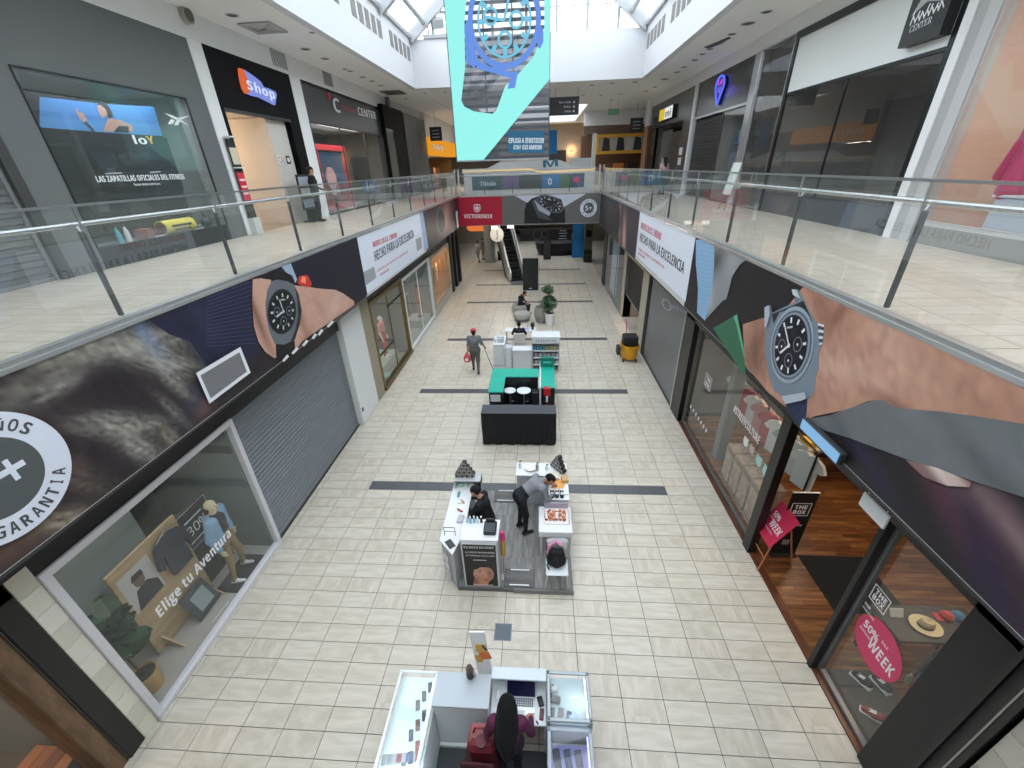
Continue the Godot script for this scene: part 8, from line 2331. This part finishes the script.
	bx(o, "body", V(-0.3, 0, -0.4), V(0.3, 3.3, 0.4), mat("4c4b46", 0.5))
	bx(o, "screen_inset", V(-0.2, 1.9, 0.4), V(0.2, 2.4, 0.41), mat("0f1012", 0.2))
	bx(o, "lower_box", V(-0.32, 0, 0.4), V(0.32, 0.9, 0.5), mat("1c1d1f", 0.4))
	o = thing("litter_bin", "small black litter bin behind the grey column", "bin", V(-3.3, 0, -35.3))
	part(o, "bin_body", mb().lathe(Vector3.ZERO, [Vector2(0, 0), Vector2(0.2, 0), Vector2(0.24, 0.7), Vector2(0.2, 0.7), Vector2(0, 0.66)], 18), mat("161618", 0.5))
	part(o, "bin_rim", mb().lathe(V(0, 0.7, 0), [Vector2(0.24, 0), Vector2(0.24, 0.03), Vector2(0.2, 0.03)], 18), mat("8a8a8a", 0.4))
	j = stance()
	j.kl += V(0, 0, -0.14)
	j.ar += V(0, 0.04, 0.2)
	person("person", "person in pale grey clothes walking past the grey column", V(-5.0, 0, -34.4), 2.6, j, {"top": "a5a39e", "low": "8a8986", "skin": "a88a78"}, short_hair(j), "3a322c", 0.03)
	person("person", "person in dark grey clothes walking behind the pale grey walker", V(-4.75, 0, -35.6), 2.4, stance(), {"top": "6e6c6a", "low": "7a7875", "skin": "a88a78"}, short_hair(j), "2a2420", 0.03)
	# upper floor
	j = stance()
	j.hr = V(0.24, 1.0, -0.28)
	person("person", "person in a dark suit on the upper walkway by the white column", V(-7.75, UP_Y, -15.2), -0.9, j, {"top": "15171b", "low": "1c1d20", "skin": "b08468", "girth": 1.1}, short_hair(j), "2a221e", 0.024)
	person("person", "person in a pink top and teal skirt on the upper walkway", V(6.25, UP_Y, -23.8), 0.3, stance(), {"top": "c9a8ac", "low": "1f6472", "skin": "b98c72", "shoe": "222222"}, short_hair(stance()) + [[V(0, 1.58, 0.05), V(0, 1.32, 0.10), 0.09, 0.08]], "1c1212", 0.024)
	o = thing("easel_board", "white notice board on pink legs on the upper walkway", "easel", V(6.35, UP_Y, -15.6))
	part(o, "board", mb().box(V(0, 0.95, 0), V(0.03, 0.95, 0.62), Basis(V(0, 0, 1), -0.18), 0.005), mat("c9d0cc", 0.6))
	for s in [-1, 1]:
		part(o, "leg", mb().cyl(V(-0.16, 0, s * 0.26), V(0.10, 1.5, s * 0.2), 0.018, 8), mat("a8786c", 0.6))
	part(o, "prop_leg", mb().cyl(V(0.5, 0, 0), V(0.1, 1.4, 0), 0.018, 8), mat("a8786c", 0.6))

# ================================================================ hanging screen, hanging signs, stand on the bridge
func build_hanging() -> void:
	var t := wall_f(-18.0)
	var o := thing("led_screen", "tall hanging see-through screen glowing cyan with a blue watch", "screen")
	var x0 := -3.22
	var x1 := 0.34
	var y0 := 7.19
	var y1 := 13.4
	var gm := mat("4a4c52", 0.5)
	for x in [x0, -1.95, -0.95, x1]:
		slab_box(o, "upright", t, x - 0.02, x + 0.02, y0, y1, -0.10, -0.06, gm)
	for k in 26:
		slab_box(o, "crossbar", t, x0, x1, y0 + k * 0.24, y0 + k * 0.24 + 0.10, -0.06, -0.045, gm)
	slab_box(o, "bottom_edge", t, x0, x1, y0 - 0.05, y0, -0.08, 0.02, mat("9aa0a4", 0.4, 0.4))
	part(o, "clear_sheet", mb().quad(t * V(x0, y0, -0.03), t * V(x0, y1, -0.03), t * V(x1, y1, -0.03), t * V(x1, y0, -0.03)), glass("4c5058", 0.72))
	for x in [x0 + 0.3, x1 - 0.3]:
		part(o, "cable", mb().cyl(V(x, y1, -18.05), V(x, 15.1, -18.05), 0.015, 6), gm)
	var S := [390.0, 0.0, 5.12]
	var cyan := cr(t, S[0], S[1], S[2], [275, 0, 822, 0, 812, 405, 480, 815, 318, 815])
	cyan[0] = Vector2(x0 + 0.02, y1)
	cyan[1] = Vector2(x1, y1)
	cyan[2].x = x1
	cyan[4] = Vector2(x0 + 0.02, y0)
	cyan[3].y = y0
	var strap := cr(t, S[0], S[1], S[2], [395, -40, 380, 130, 385, 340, 365, 515, 380, 545, 430, 570, 525, 583, 545, 565, 590, 440, 640, 400, 735, 290, 790, 150, 790, -40])
	strap.insert(0, Vector2(-2.55, 14.0))
	strap.append(Vector2(0.0, 14.0))
	for q in Geometry2D.clip_polygons(cyan, strap):
		part(o, "screen_field", mb().flat(q, t, 0.0), glow("98f4ee", 1.0))
	var blue := glow("6f9cf4", 0.85)
	var c := on(t, S[0] + 585 / S[2], S[1] + 105 / S[2])
	var u := Vector2(absf(on(t, S[0] + 760 / S[2], S[1] + 105 / S[2]).x - c.x), 0)
	var w := Vector2(0, absf(on(t, S[0] + 585 / S[2], S[1] + 345 / S[2]).y - c.y))
	var p := pprint(t, 0.004)
	p.ring(c, u * 1.08, w * 1.05, 0.86, Color.WHITE)
	p.poly(cr(t, S[0], S[1], S[2], [380, 130, 420, 60, 415, 200, 450, 300, 435, 350, 390, 320]), Color.WHITE)
	p.poly(cr(t, S[0], S[1], S[2], [435, 300, 520, 345, 640, 370, 660, 345, 640, 450, 600, 455, 620, 400, 530, 375, 445, 350]), Color.WHITE)
	p.poly(cr(t, S[0], S[1], S[2], [765, 130, 785, 150, 785, 215, 768, 250, 755, 240, 762, 190]), Color.WHITE)
	part(o, "screen_case", p.b, blue)
	p = pprint(t, 0.003)
	p.ring(c, u * 0.80, w * 0.80, 0.93, Color.WHITE)
	for k in 12:
		var d := u * cos(TAU * k / 12.0) + w * sin(TAU * k / 12.0)
		p.bar(c + d * 0.58, c + d * 0.74, 0.14, Color.WHITE)
	for q in [[-0.4, 0.1], [0.35, 0.0], [0.0, -0.4]]:
		p.ring(c + u * q[0] + w * q[1], u * 0.22, w * 0.20, 0.7, Color.WHITE, 18)
	p.bar(c, c + u * 0.2 + w * 0.6, 0.08, Color.WHITE)
	p.bar(c, c - u * 0.6 + w * 0.1, 0.08, Color.WHITE)
	part(o, "screen_dial", p.b, glow("7fd4f4", 0.85))
	p = pprint(t, 0.001)
	p.poly(ons(t, [508, 131, 544, 131, 544, 153, 508, 153]), Color.WHITE)
	part(o, "screen_patch", p.b, glow("3f88b4", 0.5))
	letter_px(o, "RESISTENTE A GOLPES", t, [508.5, 143], [543.8, 143], [508.5, 138], glow("e6f4f8", 0.9), 0.006, true, "Droid Sans", true)
	letter_px(o, "NORMA ISO 1413", t, [513.5, 149.5], [541.5, 149.5], [513.5, 145], glow("e6f4f8", 0.9), 0.006, true, "Droid Sans", true)
	area(o, V(-1.6, 9.6, -17.9), V(0, 0, 1), Vector3.UP, Vector2(2.4, 4.0), "a8f4f0", 1.5, 30.0)
	# direction board
	t = wall_f(-26.0)
	o = thing("direction_board", "black hanging direction board with white arrows under the white ceiling", "sign")
	slab_box(o, "panel", t, 0.48, 2.04, 9.23, 10.04, -0.06, 0.0, mat("181a20", 0.4))
	part(o, "rod", mb().cyl(V(0.8, 10.0, -26.03), V(0.8, CEIL, -26.03), 0.02, 6).cyl(V(1.95, 10.0, -26.03), V(1.95, CEIL, -26.03), 0.02, 6), mat("c9c9c9", 0.4))
	for k in 3:
		letter(o, ["Patio comidas", "Baños", "Salida"][k], t, Vector2(1.62 - [0.62, 0.36, 0.34][k], 9.76 - k * 0.2), Vector2(1.62, 9.76 - k * 0.2), 0.10, mat("d8dadf", 0.5), 0.003, false)
		part(o, "arrow_mark", mb().prism(PackedVector2Array([Vector2(1.72, 9.76 - k * 0.2), Vector2(1.84, 9.76 - k * 0.2), Vector2(1.78, 9.88 - k * 0.2)]), t, 0.004), mat("d8dadf", 0.5))
	o = thing("hanging_banner", "blue hanging banner beyond the direction board", "banner", V(0.82, 8.2, -30.0))
	bx(o, "cloth", V(-0.26, -0.65, -0.01), V(0.26, 0.65, 0.01), mat("2a86c8", 0.6), 0.0)
	part(o, "rod", mb().cyl(V(-0.28, 0.66, 0), V(0.28, 0.66, 0), 0.02, 6).cyl(V(0, 0.66, 0), V(0, CEIL - 8.2, 0), 0.01, 6), mat("999999", 0.4))
	for q in [[-7.3, 9.1, "dark hanging shop sign over the distant orange shop"], [6.55, 9.15, "dark hanging shop sign over the distant yellow café"]]:
		o = thing("blade_sign", q[2], "sign", V(q[0], q[1], -33.4))
		bx(o, "panel", V(-0.42, -0.42, -0.06), V(0.42, 0.42, 0.06), mat("2a2a2c", 0.4))
		for k in 3:
			part(o, "text_line", mb().box(V(0, 0.2 - k * 0.2, 0.065), V(0.5, 0.06, 0.006)), mat("aab0b0", 0.5))
		part(o, "rod", mb().cyl(V(0, 0.42, 0), V(0, CEIL - q[1], 0), 0.03, 8), mat("d0d0d0", 0.4))
	o = thing("exit_sign", "small green hanging exit sign beyond the bridge", "sign", V(4.6, 9.75, -31.0))
	bx(o, "plate", V(-0.35, -0.16, -0.02), V(0.35, 0.16, 0.02), mat("7ab890", 0.4))
	part(o, "rod", mb().cyl(V(-0.25, 0.16, 0), V(-0.25, CEIL - 9.75, 0), 0.01, 6).cyl(V(0.25, 0.16, 0), V(0.25, CEIL - 9.75, 0), 0.01, 6), mat("999999", 0.4))
	one("small_board", "small white square board hanging at the end of the wrist banner", "board", mb().box(Vector3.ZERO, V(0.03, 0.9, 0.5), Basis.IDENTITY, 0.005), mat("dcdee4", 0.5), V(FL + 0.06, 4.25, -25.9))
	# telephone company stand on the bridge
	t = wall_f(-28.2)
	var wh := mat("dfe2e4", 0.45)
	o = thing("bridge_stand", "long white sales stand with a gold line across the bridge", "stand")
	slab_box(o, "front_panel", t, -4.7, 3.3, UP_Y, 6.62, -1.2, 0.0, wh)
	part(o, "crest_panel", mb().prism(PackedVector2Array([Vector2(-4.75, 6.62), Vector2(3.35, 6.62), Vector2(3.35, 6.78), Vector2(2.2, 6.80), Vector2(1.2, 7.18), Vector2(-2.4, 7.20), Vector2(-3.2, 6.86), Vector2(-4.75, 6.86)]), Transform3D(t.basis, t.origin + V(0, 0, -0.1)), 0.16), wh)
	part(o, "light_line", mb().tube([t * V(-4.7, 6.70, 0.07), t * V(-0.6, 6.74, 0.07), t * V(0.1, 6.56, 0.07), t * V(3.3, 6.62, 0.07)], 0.04, 6), glow("f2cf86", 1.0))
	letter(o, "M", t, Vector2(0.2, 6.80), Vector2(1.1, 6.86), 0.38, mat("2a7f9a", 0.4), 0.07)
	slab_box(o, "poster_strip", t, -4.2, 2.7, 5.66, 6.44, 0.0, 0.02, mat("3c5a5e", 0.5))
	for q in [[-4.15, -2.6, "2f5a6a"], [-2.3, -1.3, "6a5a8a"], [-1.25, 0.0, "2a3a44"], [0.15, 1.2, "1a7ac0"], [1.25, 1.9, "4a7a5c"], [2.0, 2.65, "46588a"]]:
		slab_box(o, "poster", t, q[0], q[1], 5.70, 6.40, 0.02, 0.03, mat(q[2], 0.5))
	slab_box(o, "pink_patch", t, 2.05, 2.4, 5.95, 6.25, 0.03, 0.04, mat("d83a78", 0.5))
	letter(o, "Tiktoks", t, Vector2(-3.7, 5.9), Vector2(-2.7, 5.9), 0.26, mat("d8e4ec", 0.5), 0.035, true, "Droid Serif")
	letter(o, "0", t, Vector2(0.5, 5.86), Vector2(0.74, 5.86), 0.36, mat("e8f2fa", 0.5), 0.035)
	slab_box(o, "side_box", t, 1.9, 3.1, 6.78, 7.25, -0.9, -0.5, wh)
	# distant end wall of the upper floor
	o = setting("wall_far_upper", "brown panelled end wall with a dark doorway beyond the bridge", "wall")
	slab_box(o, "panel", wall_f(-47), -4.0, 4.6, UP_Y, CEIL, -0.2, 0.0, mat("a08f7e", 0.7))
	slab_box(o, "doorway", wall_f(-47), 0.9, 2.6, UP_Y, 8.2, 0.0, 0.03, mat("2a2420", 0.6))
	o = thing("wall_lamp", "warm wall lamp beside the dark doorway", "lamp", V(3.1, 8.1, -46.85))
	part(o, "light_bulb", mb().sph(Vector3.ZERO, V(0.12, 0.12, 0.1)), glow("ffdfa8", 1.2))
	omni(o, Vector3.ZERO, "ffd9a0", 1.6, 0.1)

# ================================================================ figures: tapered capsules joined with a smooth minimum, meshed as surface nets
# bone: [a, b, radius at a, radius at b, colour]
func blob(out: MB, bones: Array, cell: float, k: float, paint: Array = []) -> void:
	var lo := Vector3.INF
	var hi := -Vector3.INF
	for q in bones:
		var r: float = maxf(q[2], q[3]) + k
		lo = lo.min((q[0] as Vector3).min(q[1]) - Vector3.ONE * r)
		hi = hi.max((q[0] as Vector3).max(q[1]) + Vector3.ONE * r)
	lo -= Vector3.ONE * cell * 2
	hi += Vector3.ONE * cell * 2
	var nx := int((hi.x - lo.x) / cell) + 2
	var ny := int((hi.y - lo.y) / cell) + 2
	var nz := int((hi.z - lo.z) / cell) + 2
	var f := PackedFloat32Array()
	f.resize(nx * ny * nz)
	f.fill(1.0)
	var best := PackedFloat32Array()
	best.resize(nx * ny * nz)
	best.fill(1.0)
	var id := PackedByteArray()
	id.resize(nx * ny * nz)
	for bi in bones.size():
		var q: Array = bones[bi]
		var a: Vector3 = q[0]
		var b: Vector3 = q[1]
		var ra: float = q[2]
		var rb: float = q[3]
		var ab := b - a
		var l2 := maxf(ab.length_squared(), 1e-9)
		var r := maxf(ra, rb) + k + cell
		var p0 := ((a.min(b) - Vector3.ONE * r - lo) / cell).floor()
		var p1 := ((a.max(b) + Vector3.ONE * r - lo) / cell).ceil()
		for z in range(maxi(0, int(p0.z)), mini(nz, int(p1.z) + 1)):
			for y in range(maxi(0, int(p0.y)), mini(ny, int(p1.y) + 1)):
				var row := (z * ny + y) * nx
				for x in range(maxi(0, int(p0.x)), mini(nx, int(p1.x) + 1)):
					var p := lo + Vector3(x, y, z) * cell
					var h := clampf((p - a).dot(ab) / l2, 0.0, 1.0)
					var d := p.distance_to(a + ab * h) - lerpf(ra, rb, h)
					var i := row + x
					if d < best[i]:
						best[i] = d
						id[i] = bi
					var e := f[i]
					var m := maxf(k - absf(d - e), 0.0) / k
					f[i] = minf(d, e) - m * m * k * 0.25
	var vid := {}
	var sx := 1
	var sy := nx
	var sz := nx * ny
	out.coloured = true
	for z in nz - 1:
		for y in ny - 1:
			var row := (z * ny + y) * nx
			for x in nx - 1:
				var i := row + x
				var v0 := f[i]
				var neg := v0 < 0.0
				if v0 > cell * 3.0 or v0 < -cell * 3.0:
					continue
				if (f[i + sx] < 0.0) == neg and (f[i + sy] < 0.0) == neg and (f[i + sz] < 0.0) == neg and (f[i + sx + sy] < 0.0) == neg and (f[i + sx + sz] < 0.0) == neg and (f[i + sy + sz] < 0.0) == neg and (f[i + sx + sy + sz] < 0.0) == neg:
					continue
				var sum := Vector3.ZERO
				var cnt := 0
				for e in EDGES:
					var oa: Vector3i = e[0]
					var ob: Vector3i = e[1]
					var fa := f[i + oa.x * sx + oa.y * sy + oa.z * sz]
					var fb := f[i + ob.x * sx + ob.y * sy + ob.z * sz]
					if (fa < 0.0) != (fb < 0.0):
						sum += Vector3(oa).lerp(Vector3(ob), fa / (fa - fb))
						cnt += 1
				var p := lo + (Vector3(x, y, z) + sum / cnt) * cell
				var g := Vector3(f[i + sx] + f[i + sx + sy] + f[i + sx + sz] + f[i + sx + sy + sz] - f[i] - f[i + sy] - f[i + sz] - f[i + sy + sz],
					f[i + sy] + f[i + sx + sy] + f[i + sy + sz] + f[i + sx + sy + sz] - f[i] - f[i + sx] - f[i + sz] - f[i + sx + sz],
					f[i + sz] + f[i + sx + sz] + f[i + sy + sz] + f[i + sx + sy + sz] - f[i] - f[i + sx] - f[i + sy] - f[i + sx + sy])
				vid[i] = out.v.size()
				out.v.append(p)
				out.n.append(g.normalized())
				var kcol: Color = bones[id[i]][4]
				for w in paint:
					if p.distance_to(w[0]) < w[1]:
						kcol = w[2]
				out.c.append(kcol)
	for z in range(1, nz - 1):
		for y in range(1, ny - 1):
			var row := (z * ny + y) * nx
			for x in range(1, nx - 1):
				var i := row + x
				var v0 := f[i]
				if absf(v0) > cell * 3.0:
					continue
				for ax in 3:
					var st := sx if ax == 0 else (sy if ax == 1 else sz)
					if (v0 < 0.0) == (f[i + st] < 0.0):
						continue
					var u := sy if ax == 0 else (sz if ax == 1 else sx)
					var w := sz if ax == 0 else (sx if ax == 1 else sy)
					if not (vid.has(i) and vid.has(i - u) and vid.has(i - w) and vid.has(i - u - w)):
						continue
					var q0: int = vid[i]
					var q1: int = vid[i - u]
					var q2: int = vid[i - u - w]
					var q3: int = vid[i - w]
					if v0 < 0.0:
						out.ix.append_array([q0, q2, q1, q0, q3, q2])
					else:
						out.ix.append_array([q0, q1, q2, q0, q2, q3])
const EDGES := [[Vector3i(0, 0, 0), Vector3i(1, 0, 0)], [Vector3i(0, 1, 0), Vector3i(1, 1, 0)], [Vector3i(0, 0, 1), Vector3i(1, 0, 1)], [Vector3i(0, 1, 1), Vector3i(1, 1, 1)],
	[Vector3i(0, 0, 0), Vector3i(0, 1, 0)], [Vector3i(1, 0, 0), Vector3i(1, 1, 0)], [Vector3i(0, 0, 1), Vector3i(0, 1, 1)], [Vector3i(1, 0, 1), Vector3i(1, 1, 1)],
	[Vector3i(0, 0, 0), Vector3i(0, 0, 1)], [Vector3i(1, 0, 0), Vector3i(1, 0, 1)], [Vector3i(0, 1, 0), Vector3i(0, 1, 1)], [Vector3i(1, 1, 0), Vector3i(1, 1, 1)]]

# joints in the person's own axes: x to the right hand side of the person, y up, facing -z
func stance() -> Dictionary:
	return {"head": Vector3(0, 1.595, -0.02), "face": Vector3(0, 0, -1), "neck": Vector3(0, 1.45, 0), "chest": Vector3(0, 1.27, 0), "waist": Vector3(0, 1.08, 0), "pelvis": Vector3(0, 0.94, 0),
		"sl": Vector3(-0.175, 1.40, 0), "sr": Vector3(0.175, 1.40, 0), "el": Vector3(-0.22, 1.12, 0.02), "er": Vector3(0.22, 1.12, 0.02), "hl": Vector3(-0.23, 0.87, -0.05), "hr": Vector3(0.23, 0.87, -0.05),
		"tl": Vector3(-0.09, 0.92, 0), "tr": Vector3(0.09, 0.92, 0), "kl": Vector3(-0.10, 0.50, -0.01), "kr": Vector3(0.10, 0.50, -0.01), "al": Vector3(-0.10, 0.09, 0.02), "ar": Vector3(0.10, 0.09, 0.02), "fl": Vector3(0, 0, -1), "fr": Vector3(0, 0, -1)}
# look: skin, top, bottom, shoe colours; sleeve 0 bare arm .. 1 long sleeve; slim scales the girth
func body_mesh(j: Dictionary, look: Dictionary, cell := 0.02) -> MB:
	var out := mb()
	var skin := lin(look.get("skin", "b98a6c"))
	var top := lin(look.get("top", "333333"))
	var low := lin(look.get("low", "222226"))
	var shoe := lin(look.get("shoe", "15151a"))
	var fore := top if look.get("sleeve", 1.0) > 0.6 else skin
	var g: float = look.get("girth", 1.0)
	var b := [[j.chest, j.waist, 0.135 * g, 0.115 * g, top], [j.waist, j.pelvis, 0.118 * g, 0.13 * g, top if look.get("long", false) else low], [j.chest, j.neck, 0.115 * g, 0.052, top],
		[j.chest, (j.sl as Vector3).lerp(j.chest, 0.25), 0.11 * g, 0.085 * g, top], [j.chest, (j.sr as Vector3).lerp(j.chest, 0.25), 0.11 * g, 0.085 * g, top],
		[j.sl, j.el, 0.068 * g, 0.048 * g, top], [j.sr, j.er, 0.068 * g, 0.048 * g, top], [j.el, j.hl, 0.045 * g, 0.030, fore], [j.er, j.hr, 0.045 * g, 0.030, fore],
		[j.pelvis, j.tl, 0.12 * g, 0.10 * g, low], [j.pelvis, j.tr, 0.12 * g, 0.10 * g, low],
		[j.tl, j.kl, 0.092 * g, 0.062 * g, low], [j.tr, j.kr, 0.092 * g, 0.062 * g, low], [j.kl, j.al, 0.060 * g, 0.042, low], [j.kr, j.ar, 0.060 * g, 0.042, low],
		[j.neck, (j.neck as Vector3).lerp(j.head, 0.7), 0.052, 0.05, skin]]
	for s in ["l", "r"]:
		var a: Vector3 = j["a" + s]
		var d: Vector3 = j["f" + s]
		b.append([a + Vector3(0, -0.045, 0) - d * 0.04, a + Vector3(0, -0.052, 0) + d * 0.15, 0.042, 0.034, shoe])
	blob(out, b, cell, 0.045)
	# head
	var h: Vector3 = j.head
	var n: Vector3 = (j.face as Vector3).normalized()
	var up: Vector3 = j.get("crown", Vector3.UP)
	up = (up - n * up.dot(n)).normalized()
	var r := n.cross(up)
	var hb := [[h + up * 0.035 + n * -0.012, h + up * 0.02 - n * 0.03, 0.083, 0.08, skin], [h + up * 0.01 + n * 0.015, h - up * 0.055 + n * 0.028, 0.07, 0.05, skin], [h - up * 0.075 + n * 0.045, h - up * 0.08 + n * 0.04, 0.034, 0.034, skin],
		[h + up * 0.012 + n * 0.082, h - up * 0.018 + n * 0.098, 0.010, 0.015, skin], [h - up * 0.012 + r * 0.078, h + up * 0.02 + r * 0.080, 0.012, 0.014, skin], [h - up * 0.012 - r * 0.078, h + up * 0.02 - r * 0.080, 0.012, 0.014, skin]]
	var eye := lin("2a201c")
	blob(out, hb, 0.011, 0.02, [[h + up * 0.012 + n * 0.085 + r * 0.032, 0.014, eye], [h + up * 0.012 + n * 0.085 - r * 0.032, 0.014, eye], [h - up * 0.052 + n * 0.085, 0.017, lin("8a4a42")]])
	for s in ["l", "r"]:
		hand_mesh(out, j["h" + s], (j["h" + s] as Vector3) - (j["e" + s] as Vector3), j.get("palm_" + s, Vector3(0, -1, 0) if absf(((j["h" + s] as Vector3) - (j["e" + s] as Vector3)).normalized().y) < 0.8 else Vector3(1 if s == "l" else -1, 0, 0)), 1.0 if s == "r" else -1.0, j.get("curl_" + s, 0.35), skin)
	return out
# wrist, direction of the fingers, direction the palm faces, side (+1 right hand), curl
func hand_mesh(out: MB, w: Vector3, dir: Vector3, palm: Vector3, side: float, curl: float, skin: Color) -> void:
	var d := dir.normalized()
	var p := (palm - d * palm.dot(d)).normalized()
	var across := d.cross(p) * side          # towards the thumb
	var k := w + d * 0.085
	var b := [[w, w + d * 0.03, 0.027, 0.026, skin], [w + d * 0.03 + across * 0.02, k + across * 0.026, 0.021, 0.015, skin], [w + d * 0.03 - across * 0.015, k - across * 0.026, 0.020, 0.013, skin], [w + d * 0.03, k, 0.02, 0.014, skin]]
	var lens := PackedFloat32Array([0.070, 0.080, 0.074, 0.058])
	for q in 4:
		var s := k + across * (0.030 - q * 0.020)
		var d1 := (d + p * curl * 0.8 + across * (0.12 - q * 0.08)).normalized()
		var m := s + d1 * lens[q] * 0.55
		var d2 := (d + p * curl * 2.6).normalized()
		b.append([s, m, 0.0095, 0.0085, skin])
		b.append([m, m + d2 * lens[q] * 0.5, 0.0085, 0.007, skin])
	var t0 := w + d * 0.03 + across * 0.026
	var t1 := t0 + (d * 0.6 + across * 0.8).normalized() * 0.035
	b.append([t0, t1, 0.013, 0.011, skin])
	b.append([t1, t1 + (d + across * 0.25 + p * curl).normalized() * 0.035, 0.010, 0.008, skin])
	blob(out, b, 0.0075, 0.008)
func person(called: String, label: String, at: Vector3, turn: float, j: Dictionary, look: Dictionary, hair: Array = [], hair_col := "17120f", cell := 0.02) -> Node3D:
	var o := thing(called, label, "person", at, "", turn)
	part(o, "body", body_mesh(j, look, cell), vcol(0.75))
	if hair.size():
		var hm := mb()
		var hb := []
		for q in hair:
			hb.append([q[0], q[1], q[2], q[3], lin(hair_col)])
		blob(hm, hb, 0.014, 0.03)
		part(o, "hair", hm, vcol(0.95))
	return o
func short_hair(j: Dictionary) -> Array:
	var h: Vector3 = j.head
	var n: Vector3 = (j.face as Vector3).normalized()
	var up: Vector3 = j.get("crown", Vector3.UP)
	return [[h + up * 0.055 + n * 0.01, h + up * 0.04 - n * 0.05, 0.082, 0.085], [h + up * 0.0 - n * 0.06, h - up * 0.04 - n * 0.055, 0.07, 0.05]]

func _ready() -> void:
	rng.seed = 7
	set_camera_and_light()
	build_floors()
	build_shell()
	build_railings()
	build_prints()
	build_lower_left()
	build_lower_right()
	build_upper_left()
	build_upper_right()
	build_kiosk_phone()
	build_kiosk_cosmetics()
	build_kiosk_teal()
	build_floor_life()
	build_hanging()
